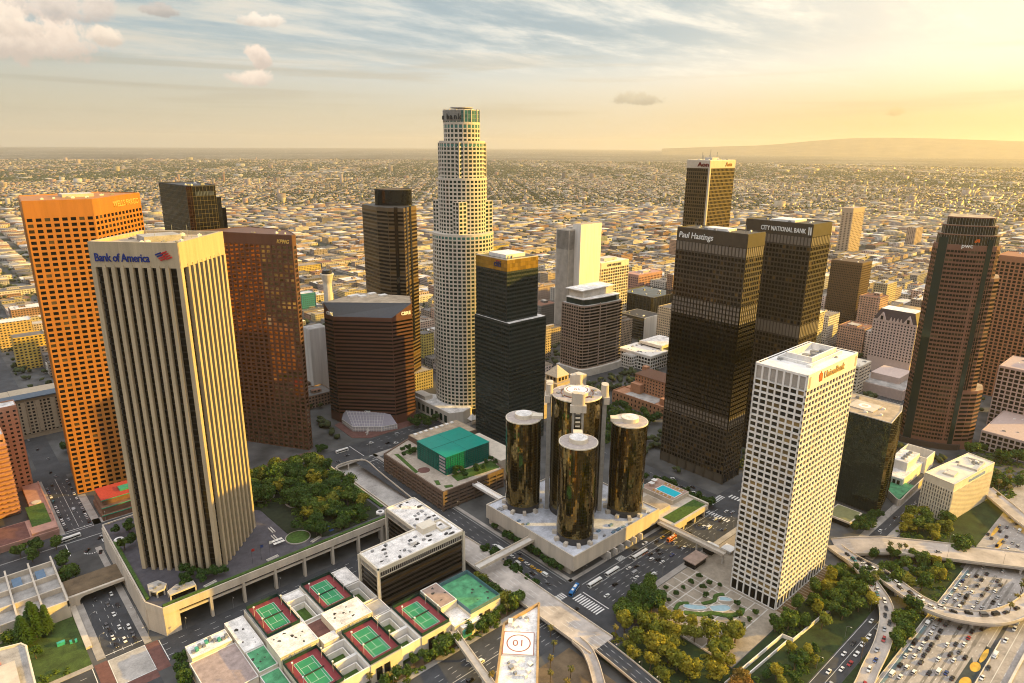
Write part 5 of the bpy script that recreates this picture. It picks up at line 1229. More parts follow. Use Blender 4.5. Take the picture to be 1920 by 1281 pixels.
# ------------------------------------------------------------------ L-shaped block
def l_block():
    z = 31; T = thing('office_building', 'L-shaped dark ribboned office block with stained white roof', 'office building', (210, 326, 0))
    P = [(176.5, 316), (242, 316), (242, 375), (218.5, 375), (218.5, 339), (176.5, 339)]
    MB().prism(scale_small(P, 1.4), 0, z-2).obj('core', M_['darkm'], T)
    w = MB(); w.prism(P, z-2.4, z-.3)
    for i, (a, b) in enumerate(edges(P)):
        t, L = dirs(a, b)
        for j in range(8):
            g = MB(); g.obox(a, t, 1.0, L-1.0, -1.35, -.75, 1.2+j*3.4, 3.1+j*3.4); g.obj('window_band', G_['bronze'] if i in (0, 1) else G_['black'], T)
            w2 = MB()
        s = MB()
        for j in range(8): s.obox(a, t, .8, L-.8, -1.4, -.55, 3.1+j*3.4, 4.55+j*3.4)
        s.obj('spandrel', mat('dark_brown_spandrel', (.05, .036, .026), .45, var=.2), T)
        n = int(L/1.5); f = MB()
        for k in range(n+1): f.obox(a, t, k*L/n-.09, k*L/n+.09, -.3, .35, z-5.5, z-2.2)
        f.obj('fascia_fin', M_['conc'], T)
        w.obox(a, t, -.2, L+.2, -.4, .15, z-6.0, z-5.5); w.obox(a, t, -.3, L+.3, -.6, .3, z-.5, z+.75)
    for p in P: w.box(p[0]-.8, p[0]+.8, p[1]-.8, p[1]+.8, 0, z-.2)
    w.obj('wall', M_['cream'], T)
    MB().prism(scale_small(P, .6), z-.35, z+.08).obj('roof', M_['roofw'], T)
    ph = MB(); ph.box(219, 230, 330, 338, z, z+4.2); ph.obj('penthouse', M_['cream'], T); MB().wall_line(rect(230.5, 238, 325, 337), .4, z, z+1.6, closed=True).obj('plant_screen', M_['cream'], T); MB().box(206, 210, 324, 326, z, z+2.4).obj('penthouse', M_['white'], T)
    rr = random.Random(8)
    for k in range(26):
        x, y = (rr.uniform(180, 238), rr.uniform(318, 336)) if k < 15 else (rr.uniform(221, 239), rr.uniform(338, 372))
        b = MB(); w_, d_ = rr.uniform(.4, 1.4), rr.uniform(.4, 1.4); b.box(x-w_, x+w_, y-d_, y+d_, z, z+rr.uniform(.4, 1.4)); b.obj('roof_unit', M_['steel'] if k % 3 else M_['darkm'], T)
    for k in range(22):
        x, y = (rr.uniform(181, 238), rr.uniform(318, 337)) if k < 14 else (rr.uniform(221, 240), rr.uniform(338, 373)); n = rr.randint(5, 9); r0 = rr.uniform(.5, 1.8)
        st = MB(); st.poly([(x+r0*rr.uniform(.4, 1.3)*1.7*math.cos(6.28319*i/n), y+r0*rr.uniform(.4, 1.3)*math.sin(6.28319*i/n)) for i in range(n)], z+.1+k*.002); st.obj('stain', mat('tar_patch', (.05, .045, .04), .9, var=.3), T)
def scale_small(P, d):
    return scale_poly_any(P, d)
def scale_poly_any(pts, d):
    n = len(pts); out = []
    for i in range(n):
        a, b, c = pts[i-1], pts[i], pts[(i+1) % n]; t1, _ = dirs(a, b); t2, _ = dirs(b, c); n1 = (t1[1], -t1[0]); n2 = (t2[1], -t2[0]); k = 1+n1[0]*n2[0]+n1[1]*n2[1]
        out.append((b[0]-(n1[0]+n2[0])*d/k, b[1]-(n1[1]+n2[1])*d/k))
    return out
l_block()

# ------------------------------------------------------------------ tennis club on its podium
CZ = 12.0
def club_podium():
    T = thing('tennis_club', 'cream rooftop tennis club with white parapets and sunken courtyards', 'tennis club', (150, 310, 0))
    mm = dict(g=M_['roofg'], w=M_['roofw'], green=M_['greenr'], tan=mat('rose_tan_roof', (.36, .26, .21), .9, var=.25), pinkr=mat('rose_grey_roof', (.38, .30, .28), .9, var=.3, scale=.3), brick=M_['brickp'], bed=M_['hedge'])
    cr = M_['cream']; w = MB(); wp = MB(); rf = {}
    def cell(x0, x1, y0, y1, z, rm, par=.0):
        w.box(x0, x1, y0, y1, 0, z-.12); MB().box(x0+.25, x1-.25, y0+.25, y1-.25, z-.2, z).obj('roof', mm[rm], T)
        if par: MB().wall_line(rect(x0+.2, x1-.2, y0+.2, y1-.2), .4, z-.3, z+par, closed=True).obj('parapet', M_['white'], T)
    for (x0, x1, y0, y1) in ((109.2, 131, 325.5, 359), (144, 164.6, 325, 358.5), (175.6, 196.2, 269.2, 302), (142.8, 162.6, 269.2, 302), (108.6, 127, 269, 302)): cell(x0, x1, y0, y1, CZ, 'g')
    cell(107.8, 130, 303, 322, 15.2, 'w', .25); cell(140.4, 164, 303, 321.5, 15.2, 'w', .25)
    cell(208.6, 232, 266.4, 299.6, CZ, 'green'); cell(196.4, 208.4, 279.5, 301, 15, 'tan', .3); cell(196.4, 208.4, 266, 279.3, 9.5, 'w', .6); cell(200, 214, 262.8, 266.2, 8.5, 'w', .5)
    cell(96.8, 107.6, 325.8, 357, 10, 'w', .3); cell(97.2, 107.5, 306.5, 325.5, 9.4, 'green', .5); cell(72, 96.6, 306, 339.6, 8, 'pinkr', .4); cell(73.6, 95.4, 340, 352, 10, 'w', .4); cell(97, 107.5, 268, 306, 7.5, 'green', .5)
    cell(131.2, 142.4, 306, 324, 10.5, 'brick', .3); cell(164.2, 176.2, 303, 316, 11, 'g', .3); cell(142.6, 143.9, 321.7, 324.8, 10.5, 'brick'); cell(131, 140.2, 299, 305.8, 13.5, 'w', .3); cell(165, 176, 340, 358, 11.5, 'w', .4); cell(131.2, 143.8, 350, 358.5, 10, 'w', .7)
    # rims of the sunken courtyards
    for (x0, x1, y0, y1) in ((131.4, 143.8, 326, 349), (165, 175.6, 318, 339), (127.4, 142.4, 284, 298), (163, 175.2, 284, 301.5), (127.4, 142.4, 270, 283), (163, 175.2, 270.2, 283)):
        MB().wall_line(rect(x0, x1, y0, y1), .8, 3, CZ-.4, closed=True).obj('courtyard_rim', M_['white'], T); MB().wall_line(rect(x0+2.2, x1-2.2, y0+2.2, y1-2.2), .5, 2, 8.5, closed=True).obj('courtyard_beam', M_['white'], T); MB().box(x0+.4, x1-.4, y0+.4, y1-.4, 0, 4.5).obj('planting', M_['hedge'], T)
    w.obj('wall', cr, T)
    for (u0, u1) in ((146, 149.5), (151, 154.5), (180, 184), (186.5, 190.5), (213, 217), (219.5, 223.5)): MB().box(u0, u1, 268.7 if u0 < 200 else 266.1, 269.3 if u0 < 200 else 266.5, 1, 8.5).obj('window', G_['dark'], T)
    MB().wall_line(rect(208.9, 231.7, 266.7, 299.3), .25, CZ, CZ+2.6, closed=True).obj('windscreen', mat('blue_green_screen', (.10, .20, .24), .7, var=.2), T)
    # rooftop plant, stains
    rr = random.Random(21)
    for (x0, x1, y0, y1, z, n) in ((110, 128, 305, 320, 15.2, 9), (142, 162, 305, 319, 15.2, 9), (99, 106, 330, 350, 10, 5), (211, 230, 270, 296, 12, 12), (198, 207, 283, 298, 15, 5), (98, 106, 310, 322, 9.4, 5)):
        for k in range(n):
            x, y = rr.uniform(x0, x1), rr.uniform(y0, y1); m_ = rr.randint(5, 10); r0 = rr.uniform(.3, 1.3)
            st = MB(); st.poly([(x+r0*rr.uniform(.3, 1.4)*math.cos(6.28319*i/m_), y+r0*rr.uniform(.3, 1.4)*math.sin(6.28319*i/m_)) for i in range(m_)], z+.012+k*.002); st.obj('stain', mat('tar_patch', (.05, .045, .04)), T)
    for k in range(10):
        b = MB(); x, y = 75+k*2.0, rr.uniform(342, 350); b.box(x, x+1.6, y-1.2, y+1.2, 10, 10+rr.uniform(.8, 2.2)); b.obj('roof_unit', mat('green_unit', (.08, .35, .26), .6) if k % 3 == 1 else M_['steel'], T)
    dp = MB(); dp.box(178, 178.5, 200, 200.5, 0, .1)
    po = MB(); po.box(199.5, 206.5, 262.2, 262.8, 2, 7.5); po.obj('portal', mat('teal_portal', (.05, .28, .26), .6), T)
    tm = MB()
    tm.cyl(137.5, 273, 3.4, 4, 5.2, 24); tm.obj('fountain', mat('rose_terracotta', (.38, .20, .15), .8), T)
    tm = MB(); tm.cyl(169, 274, 3.2, 4, 5.0, 24); tm.obj('planter', M_['conc'], T)
club_podium()
courts = [(120, 342.3, 'beside the ramp wall, closest to the deck garden', 0), (154.3, 341.5, 'beside the L-shaped office block, under its corner', 0), (185.8, 285.5, 'next to the green flat roof', 0), (152.7, 285.8, 'in the middle of the street-side row', 0), (117.8, 285.5, 'at the bottom edge, behind the white stained roof', 0)]
for (cx, cy, where, _) in courts:
    c = thing('tennis_court', 'red-and-green tennis court '+where, 'tennis court', (cx, cy, CZ), 'rooftop tennis courts')
    hx, hy = 9.6, 15.6
    MB().box(cx-hx, cx+hx, cy-hy, cy+hy, CZ-.05, CZ+.03).obj('surround', M_['courtr'], c)
    MB().box(cx-5.49, cx+5.49, cy-11.9, cy+11.9, CZ+.02, CZ+.045).obj('playing_surface', M_['courtg'], c)
    l = MB(); z0, z1 = CZ+.04, CZ+.058; b = .13
    for x in (-5.49, -4.11, 4.11, 5.49): l.box(cx+x-b/2, cx+x+b/2, cy-11.9, cy+11.9, z0, z1)
    for y in (-11.9, 11.9): l.box(cx-5.49, cx+5.49, cy+y-b/2, cy+y+b/2, z0, z1+.001)
    for y in (-6.4, 6.4): l.box(cx-4.11, cx+4.11, cy+y-b/2, cy+y+b/2, z0, z1+.001)
    l.box(cx-b/2, cx+b/2, cy-6.4, cy+6.4, z0, z1+.002); l.obj('lines', M_['whitesign'], c)
    n = MB(); n.box(cx-6.2, cx+6.2, cy-.03, cy+.03, CZ+.05, CZ+1.0); n.box(cx-6.3, cx-6.15, cy-.08, cy+.08, CZ, CZ+1.15); n.box(cx+6.15, cx+6.3, cy-.08, cy+.08, CZ, CZ+1.15); n.obj('net', M_['darkm'], c)
    for (x0, x1, y0, y1) in ((-hx, hx, -hy, -hy), (-hx, hx, hy, hy), (-hx, -hx, -hy, hy), (hx, hx, -hy, hy)):
        f = MB(); f.box(cx+x0-.06, cx+x1+.06, cy+y0-.06, cy+y1+.06, CZ, CZ+2.2)
        Ln = max(x1-x0, y1-y0); k = int(Ln/4)
        for i in range(k+1): px, py = cx+x0+(x1-x0)*i/k, cy+y0+(y1-y0)*i/k; f.box(px-.08, px+.08, py-.08, py+.08, CZ, CZ+3.4)
        f.box(cx+x0-.04, cx+x1+.04, cy+y0-.04, cy+y1+.04, CZ+3.3, CZ+3.4); f.obj('fence', M_['screen'], c)
    for x, y in ((-8.2, -6.5), (-8.2, 6.5), (8.2, -6.5), (8.2, 6.5)):
        q = MB(); q.tube((cx+x, cy+y, CZ), (cx+x, cy+y, CZ+6.2), .12, 6); p_ = q.obj('light_pole', M_['conc'], c)
        h = MB(); h.cyl(cx+x, cy+y, .55, CZ+6.2, CZ+6.8, 12); h.obj('lamp_head', M_['white'], c)

# ------------------------------------------------------------------ wedge building with the numbered rooftop pad
def wedge():
    z = 60; P = [(113, 140), (126, 126), (202.5, 202.5), (178.5, 202.5)]
    P = [(120, 147), (133, 132.5), (202.5, 202.5), (178.5, 203)]
    T = thing('office_building', 'wedge-shaped tower roof with a square numbered helipad at the bottom edge', 'office building', (165, 185, 0))
    w = MB(); w.prism(P, 0, z-.6); w.wall_line(scale_poly(P, .5), 1.0, z-1, z+1.1, closed=True); w.obj('wall', mat('ochre_concrete', (.46, .30, .14), .8, var=.25, scale=.3, streak=True), T)
    for i in (0, 1, 3): ribbons(T, None, *edges(P)[i], 4, z-2, 14, 1.9, G_['bronze'])
    MB().prism(scale_poly(P, 1), z-.8, z-.3).obj('roof', M_['roofw'], T)
    d = (.7071, .7071); n = (.7071, -.7071); c = (175.2, 188.3); Q = lambda a, b: (c[0]+d[0]*a+n[0]*b, c[1]+d[1]*a+n[1]*b)
    MB().prism([Q(-7.4, -7.2), Q(-7.4, 7.2), Q(7.4, 7.2), Q(7.4, -7.2)], z-.3, z+.5).obj('helipad', M_['whitesign'], T)
    m = MB(); rust = mat('rust_marking', (.35, .12, .08))
    for k in range(40):
        a0, a1 = 6.28319*k/40, 6.28319*(k+1)/40; m.quad(*[(c[0]+r*math.cos(a), c[1]+r*math.sin(a), z+.53) for r, a in ((5.6, a0), (5.6, a1), (5.05, a1), (5.05, a0))])
    q = [Q(-7.2, -7), Q(-7.2, 7), Q(7.2, 7), Q(7.2, -7)]; m2 = MB(); m2.wall_line(q, .35, z+.45, z+.53, closed=True); m2.obj('helipad_border', rust, T)
    m.obj('helipad_marking', rust, T)
    sign('10', Q(2.0, 0)+(z+.54,), (-n[0], -n[1]), 5.8, rust, T, name='helipad_number', depth=.015, up=(-d[0], -d[1], 0), align='CENTER')
    rr = random.Random(3)
    for k in range(16):
        a, b = (rr.uniform(9, 20), rr.uniform(-4, 4)) if k < 8 else (rr.uniform(-26, -10), rr.uniform(-5, 6)); x, y = Q(a, b)
        bx = MB(); s_ = rr.uniform(.4, 1.1); bx.box(x-s_, x+s_, y-s_, y+s_, z-.3, z+rr.uniform(.2, 1.2)); bx.obj('roof_unit', M_['steel'] if k % 2 else M_['white'], T)
    bx = MB(); x, y = Q(13, -4.5); bx.obox((x, y), d, -1.6, 1.6, -1, 1, z-.3, z+2.2); bx.obj('stair_head', M_['white'], T)
    rl = MB()
    for k in range(14):
        for sd in (-8.2, 8.2): x, y = Q(-8+k*1.2, sd); rl.tube((x, y, z-.2), (x, y, z+.8), .07, 5)
    rl.obj('railing', rust, T)
wedge()

# ------------------------------------------------------------------ museum garage with teal hall
def garage():
    z = 16.5; P = [(277.5, 388), (340, 387), (372, 492), (316, 492), (279, 478)]
    T = thing('parking_garage', 'brown slatted parking garage with pale terrace on its roof', 'garage', (310, 435, 0)); s = mat('brown_concrete', (.17, .115, .085), .8, var=.2)
    MB().prism(scale_poly(P, 1.5), 0, z-.8).obj('core', M_['darkm'], T)
    w = MB()
    for a, b in edges(P):
        t, L = dirs(a, b)
        for j in range(5): w.obox(a, t, 0, L, -1.6, .1, j*3.2+1.0, j*3.2+2.5)
        n = round(L/7.5)
        for k in range(n+1): w.obox(a, t, max(0, k*L/n-.4), min(L, k*L/n+.4), -1.5, .3, 0, z)
        w.obox(a, t, -.1, L+.1, -1.0, .2, z-1.4, z+.9)
    w.obj('wall', s, T)
    MB().prism(scale_poly(P, .8), z-.9, z).obj('terrace', mat('pale_terrace_paving', (.42, .36, .30), .9, var=.25, scale=.3), T)
    g = MB()
    for q in ([(298, 396), (340, 392), (343, 407), (300, 407)], [(280, 430), (283, 430), (289, 470), (286, 472)], [(284, 393), (290, 391), (291, 394), (285, 397)], [(281.5, 402), (284, 400), (287, 407), (284, 409)], [(296, 462), (310, 468), (306, 474), (294, 470)]): g.prism(q, z-.1, z+.35)
    g.obj('planting_bed', M_['hedge'], T)
    c = MB(); c.cyl(288.5, 430, 5.2, z-.1, z+.12, 28); c.obj('paved_circle', M_['brickp'], T)
    H = thing('museum_hall', 'teal-green glass hall with flat teal roof on the garage terrace', 'museum', (322, 431, z)); Q = rect(297, 343.5, 410, 452); zt = 33
    MB().prism(scale_poly(Q, .2), z, zt-.4).obj('wall', M_['teal'], H)
    f = MB()
    for a, b in edges(Q):
        t, L = dirs(a, b)
        for k in range(int(L/2.4)+1): f.obox(a, t, k*2.4-.07, k*2.4+.07, -.2, .1, z, zt-.4)
        for j in range(9): f.obox(a, t, 0, L, -.2, .08, z+j*1.9-.05, z+j*1.9+.05)
    f.obj('mullion', mat('dark_teal_mullion', (.004, .09, .075), .4), H)
    MB().prism(scale_poly(Q, -.3), zt-.45, zt).obj('roof', M_['tealroof'], H)
    r = MB(); r.box(296.8, 343.6, 430.4, 430.8, zt, zt+.12); r.box(319, 319.2, 410, 452, zt, zt+.06); r.obj('roof_seam', mat('dark_teal_mullion', (.004, .09, .075)), H)
    g = MB()
    for j in range(5): g.box(296.7, 297.0, 411, 419, z+1.5+j*3, z+3.2+j*3)
    g.obj('window', G_['lit'], H)
    B = thing('terrace_wing', 'long low cream-roofed wing behind the teal glass hall', 'building', (330, 470, z)); MB().box(312, 368, 458, 489, z-.2, z+5).obj('wall', s, B); MB().box(312.5, 367.5, 458.5, 488.5, z+4.95, z+5.2).obj('roof', M_['rooft'], B)
    for k in range(8): MB().box(316+k*6, 319+k*6, 484, 487, z+5.2, z+6).obj('skylight', M_['white'], B)
    MB().box(345, 368, 396, 454, 0, z+3).obj('rear_block', M_['conc_warm'], T)
garage()

# ------------------------------------------------------------------ left edge
def left_group():
    s = mat('peach_stucco', (.46, .25, .17), .85, var=.14)
    T = tower('pink stuccoed residential tower with stacked balconies at the left edge', rect(-30, 27, 582, 650), name='apartment_tower', cat='apartment tower')
    F = Facades(T, s, G_['dark']); c = MB(); c.prism(rect(28, 41, 645.5, 662), 0, 73.5); c.prism(rect(-30, 27, 604, 660), 0, 66); c.prism(rect(-30, 12, 590, 604), 0, 58); c.prism(rect(-30, 4, 582, 590), 0, 50)
    F.face((28, 645.5), (41, 645.5), 2, 72, 3, 19, 2.4, 2.0, .25); F.face((-30, 604), (27, 604), 2, 64, 14, 17, 2.4, 2.0, .3); F.face((12, 590), (12, 604), 2, 56, 3, 15, 2.4, 2.0, .3); F.face((-30, 590), (12, 590), 2, 56, 10, 15, 2.4, 2.0, .3); F.face((27, 604), (27, 645), 2, 64, 10, 17, 2.4, 2.0, .3); F.face((41, 645.5), (41, 662), 2, 72, 4, 19, 2.2, 2.0, .25)
    F.done(c, 90)
    for k in range(16):
        b = MB(); b.box(13, 27.5, 600.8, 604.2, 3+k*3.7, 4.1+k*3.7); b.obj('balcony', mat('rose_balcony', (.40, .20, .15), .8), T)
        b = MB(); b.box(-2, 12.4, 586.8, 590.2, 3+k*3.5, 4.1+k*3.5); b.obj('balcony', mat('rose_balcony', (.40, .20, .15)), T)
    for r, z in ((rect(28.4, 40.6, 646, 661.6), 73.5), (rect(-29.6, 26.6, 604.4, 659.6), 66)): MB().prism(r, z-.1, z+.25).obj('roof', M_['roofw'], T); MB().wall_line(r, .5, z, z+1.2, closed=True).obj('parapet', s, T)
    W = thing('terrace_wing', 'low pink walled terrace with planted court beside the canyon street', 'terrace', (20, 560, 0)); w = MB(); w.prism([(-60, 548), (44, 548), (44.5, 580), (-60, 580)], 0, 3.6); w.box(33, 45, 580, 645, 0, 4.2); w.wall_line([(-60, 548), (44, 548), (44.5, 580), (44.5, 645)], .8, 3, 5.2); w.box(28, 44, 549, 560, 3, 6.8); w.obj('wall', M_['pink'], W)
    MB().prism([(-59, 550), (27, 550), (27, 579), (-59, 579)], 3.55, 3.8).obj('terrace', M_['brickp'], W); g = MB(); g.box(30, 42, 563, 600, 3.9, 5.2); g.obj('planting', M_['hedge'], W); q = MB(); q.cyl(38, 606, 3.2, 4.1, 4.8, 20); q.obj('fountain', M_['conc'], W)
    T = tower('beige slab hotel with scalloped balconies under a long blue-grey roof', rect(46, 96, 763, 800), name='hotel', cat='hotel'); F = Facades(T, mat('beige_stucco', (.44, .36, .26), .85, var=.12), G_['dark']); c = MB(); c.prism(rect(46, 96, 765, 800), 0, 41)
    F.face((46, 765), (96, 765), 4, 38, 15, 10, 1.3, 1.4, .6); F.done(c, 60)
    for k in range(4): b = MB(); x = 51.5+k*12; b.box(x, x+3.6, 763.6, 765.4, 6, 38); b.obj('pier', mat('beige_stucco', (.44, .36, .26)), T)
    r = MB(); r.box(8, 100, 762.5, 778, 40.9, 42); r.obj('roof', mat('blue_grey_roof', (.07, .10, .14), .5, var=.2), T); r = MB(); r.box(20, 45.8, 770, 800, 0, 40.8); r.obj('wing', mat('beige_stucco', (.44, .36, .26)), T)
    R_ = thing('restaurant_building', 'low brick building with bright red roof and green trim beside the striped tower', 'building', (84, 562, 0)); b_ = mat('brown_brick', (.20, .105, .065), .85, var=.25, scale=.5)
    w = MB(); w.box(72.5, 97, 548, 581, 0, 4.3); w.box(73.5, 97, 551, 580, 4.3, 9); w.box(75, 97, 556, 579, 9, 13.4); w.obj('wall', b_, R_)
    MB().box(74.4, 97.6, 555.4, 579.6, 13.35, 13.9).obj('roof', M_['redroof'], R_); tr = MB(); tr.box(72.2, 97.3, 547.7, 548.2, 4.0, 4.6); tr.box(73.2, 97.3, 550.7, 551.2, 8.7, 9.3); tr.box(74.2, 97.8, 555.1, 555.6, 13.1, 13.7); tr.obj('trim', mat('green_trim', (.05, .30, .18), .6), R_)
    MB().box(89, 97.7, 562, 570, 13.85, 15.2).obj('penthouse', mat('green_trim', (.05, .30, .18)), R_)
    B = thing('office_building', 'flat-topped beige block with open roof beams at the left edge', 'building', (10, 470, 0)); w = MB(); bs = M_['cream']
    w.box(-60, 33, 438, 499, 0, 7.8)
    for v in (438, 456, 474, 492): w.box(-60, 33, v, v+1.1, 7.7, 11.6)
    for u in (33, 20.5, 8, -4.5, -17, -30): w.box(u-1.0, u, 438, 499.5, 7.7, 11.9)
    w.obj('wall', M_['conc_warm'], B); g = MB(); g.box(-59, 32, 439.5, 498, 7.75, 8.2); g.obj('roof', M_['roofg'], B)
    for k in range(4): q = MB(); q.box(22-k*12.5, 27-k*12.5, 476, 488, 8.2, 10.4); q.obj('roof_unit', mat('blue_unit', (.12, .2, .3), .6), B)
    C = thing('office_building', 'corner block with rounded grey roof and pink rooftop clutter, bottom left', 'building', (0, 370, 0)); q = [(-60, 352), (6.9, 352), (7.4, 388), (5.5, 392), (-3, 394.5), (-60, 398)]
    MB().prism(q, 0, 24.4).obj('wall', M_['cream'], C); MB().prism(scale_poly(q, .8), 24.2, 24.6).obj('roof', M_['roofg'], C); MB().wall_line(q, .8, 24, 25.6, closed=True).obj('parapet', M_['cream'], C); MB().box(-40, 1.5, 352.5, 374, 24.5, 29).obj('penthouse', M_['conc_warm'], C)
    for k in range(9): b = MB(); x, y = -3-k*2.2, 378+(k*37 % 11); b.box(x-1, x+1.1, y-1, y+1.2, 24.6, 25.6+k % 3*.4); b.obj('roof_unit', mat('rose_unit', (.5, .22, .24), .8), C)
    U = thing('equipment_box', 'turquoise equipment cabinet on the lawn near the lower street', 'cabinet', (24, 415, 0)); 
    for (x, y, w_, h) in ((23.5, 414, 4, 2.2), (28, 412, 1.2, 1.6), (30.5, 411.5, 1.1, 1.5)): MB().box(x-w_/2, x+w_/2, y-1, y+1, .1, h).obj('cabinet', mat('turquoise_metal', (.05, .40, .32), .5), U)
left_group()

# ------------------------------------------------------------------ plaza of the white tower: pools, pavilions, garden walls
for k, (pts, lab) in enumerate((([(327, 196), (331, 190.5), (334, 187), (333.5, 184), (329, 186), (324.5, 191), (323.5, 195)], 'pale blue pool curling beside the round trees'), ([(333.5, 180), (339, 175), (344.5, 174), (345.5, 177.5), (341, 181.5), (336, 184)], 'larger pale blue pool at the foot of the white gridded tower'), ([(346, 183), (350, 178.5), (353, 178), (352.5, 182), (349, 185)], 'small pale pool nearest the white gridded tower'), ([(312, 192), (315, 189), (317, 190), (316, 194), (313, 195)], 'small round pool edged by yellow trees'))):
    t_ = thing('fountain_pool', lab, 'pool', (pts[0][0], pts[0][1], 0)); sp_ = [p[:2] for p in smooth_curve(pts+[pts[0]], 6)[:-1]]
    ar = sum(sp_[i][0]*sp_[(i+1) % len(sp_)][1]-sp_[(i+1) % len(sp_)][0]*sp_[i][1] for i in range(len(sp_))); sp_ = sp_ if ar > 0 else sp_[::-1]
    MB().prism(sp_, .05, .3).obj('water', M_['waterp'], t_); MB().wall_line(sp_, .7, .05, .6, closed=True).obj('rim', M_['conc'], t_)
gw = thing('planter_bed', 'curved hedge-edged planting beds winding between the plaza pools', 'planting bed', (330, 185, 0))
for pts, w_ in (([(320, 190), (326, 183), (332, 179), (337, 172), (345, 168), (352, 170)], 3.4), ([(336, 188), (343, 185.5), (349, 187), (355, 184)], 2.6), ([(318, 197), (324, 198), (330, 194)], 2.4)):
    q = MB(); A, B_ = q.strip([p for p in smooth_curve(pts, 6)], w_, .75); MB_ = MB(); MB_.wall_line(smooth_curve(pts, 6), w_, .05, .7); MB_.obj('hedge', M_['hedge'], gw)
for (x0, x1, y0, y1, h, lab) in ((361, 377, 211.5, 221.5, 5, 'flat rose-roofed stair pavilion under the beige walkway bridge'), (384.5, 394, 213, 222, 5, 'square white-roofed pavilion between the walkway bridge and the white tower'), (396, 404, 205, 213, 3, 'low pale kiosk close to the white gridded tower')):
    v = thing('pavilion', lab, 'pavilion', (x0, y0, 0)); MB().prism(rect(x0, x1, y0, y1), h-.7, h).obj('roof', M_['white'] if 'white-roofed' in lab or 'kiosk' in lab else mat('rose_tan_roof', (.36, .26, .21)), v); MB().prism(rect(x0+1, x1-1, y0+1, y1-1), .1, h-.65).obj('wall', G_['dark'] if h > 4 else M_['conc'], v)
wl = thing('retaining_wall', 'long low white wall stepping along the slope below the plaza', 'wall', (340, 140, 0)); q = MB(); q.wall_line([(285, 142.5), (344.5, 140.2), (345.5, 134), (392, 131.5)], .5, 0, 2.6); q.wall_line([(286, 138.2), (342, 136)], .5, 0, 2.2); q.obj('wall', M_['white'], wl)
wl = thing('retaining_wall', 'concrete wall with railing dividing the freeway carriageways', 'wall', (400, 37, 0)); q = MB(); q.wall_line([(250, 40.2), (800, 40.2)], 1.2, 0, 1.2); q.wall_line([(250, 52.7), (440, 52.7)], .5, 0, .9); q.wall_line([(250, 89.4), (500, 89.2)], .4, 0, .8); q.obj('wall', M_['conc'], wl)
# ------------------------------------------------------------------ vehicles
def car_mesh(kind, paint):
    L, W, H = dict(sedan=(4.6, 1.85, 1.42), suv=(4.8, 1.95, 1.75), van=(5.6, 2.05, 2.3), pickup=(5.4, 1.95, 1.75))[kind]
    b = MB(); g = MB(); h = L/2; w = W/2
    def loft(secs, mb, mi=0, cap=True):
        # secs: (x, half width, z0, z1) rings along the car
        o = len(mb.v); vs = []
        for x, ww, z0, z1 in secs: vs += [(x,-ww,z0),(x,ww,z0),(x,ww*.94,z1),(x,-ww*.94,z1)]
        fs = []
        for i in range(len(secs)-1):
            for k in range(4): fs.append((i*4+k, i*4+(k+1) % 4, i*4+4+(k+1) % 4, i*4+4+k))
        fs += [(3,2,1,0), tuple(len(secs)*4-4+k for k in range(4))]; mb.add(vs, fs, mi)
    if kind == 'van':
        loft([(-h, w*.92, .35, 1.2), (-h+.1, w, .3, H), (h-1.3, w, .3, H), (h-.6, w*.97, .3, 1.25), (h, w*.85, .38, .9)], b)
        loft([(h-1.28, w*.9, 1.35, H-.12), (h-.62, w*.86, 1.27, 1.3)], g); g.box(-h+.5, h-1.5, -w-.01, w+.01, 1.45, H-.35); g.box(-h-.015, -h+.2, -w*.8, w*.8, 1.45, H-.3)
    else:
        bh = .95 if kind != 'sedan' else .86
        loft([(-h, w*.86, .42, bh*.92), (-h+.25, w*.97, .28, bh), (-h*.3, w, .26, bh), (h*.45, w, .26, bh*.97), (h-.3, w*.96, .28, bh*.84), (h, w*.82, .4, bh*.68)], b)
        if kind == 'sedan': c0, c1, r0, r1 = -h+.75, h*.42, -h+1.5, h*.05
        elif kind == 'suv': c0, c1, r0, r1 = -h+.08, h*.42, -h+.45, h*.1
        else: c0, c1, r0, r1 = -h*.08, h*.5, -h*.02, h*.2
        z0, z1 = bh-.03, H
        g.add([(c0,-w*.93,z0),(c1,-w*.93,z0),(c1,w*.93,z0),(c0,w*.93,z0),(r0,-w*.74,z1-.05),(r1,-w*.74,z1-.05),(r1,w*.74,z1-.05),(r0,w*.74,z1-.05)], [(0,1,5,4),(1,2,6,5),(2,3,7,6),(3,0,4,7),(4,5,6,7)])
        b.add([(r0-.04,-w*.76,z1-.06),(r1+.04,-w*.76,z1-.06),(r1+.04,w*.76,z1-.06),(r0-.04,w*.76,z1-.06),(r0+.1,-w*.66,z1),(r1-.1,-w*.66,z1),(r1-.1,w*.66,z1),(r0+.1,w*.66,z1)], [(0,1,5,4),(1,2,6,5),(2,3,7,6),(3,0,4,7),(4,5,6,7),(3,2,1,0)])
    for x in (-h*.62, h*.62):
        for y in (-w+.02, w-.02):
            n = 10; y0, y1 = y-.12, y+.12
            b.add([(x+.33*math.cos(6.283*i/n), yy, .33+.33*math.sin(6.283*i/n)) for yy in (y0, y1) for i in range(n)], [(i, (i+1) % n, n+(i+1) % n, n+i) for i in range(n)]+[tuple(range(n)), tuple(range(n, 2*n))], 1)
    for y in (-w*.62, w*.62): b.box(-h-.01, -h+.15, y-.2, y+.2, .62, .78, 2); b.box(h-.12, h+.01, y-.22, y+.22, .5, .64, 3)
    return b.mesh('car_body', [paint, M_['darkm'], M_['redsign'], M_['whitesign']]), g.mesh('window', G_['dark'])
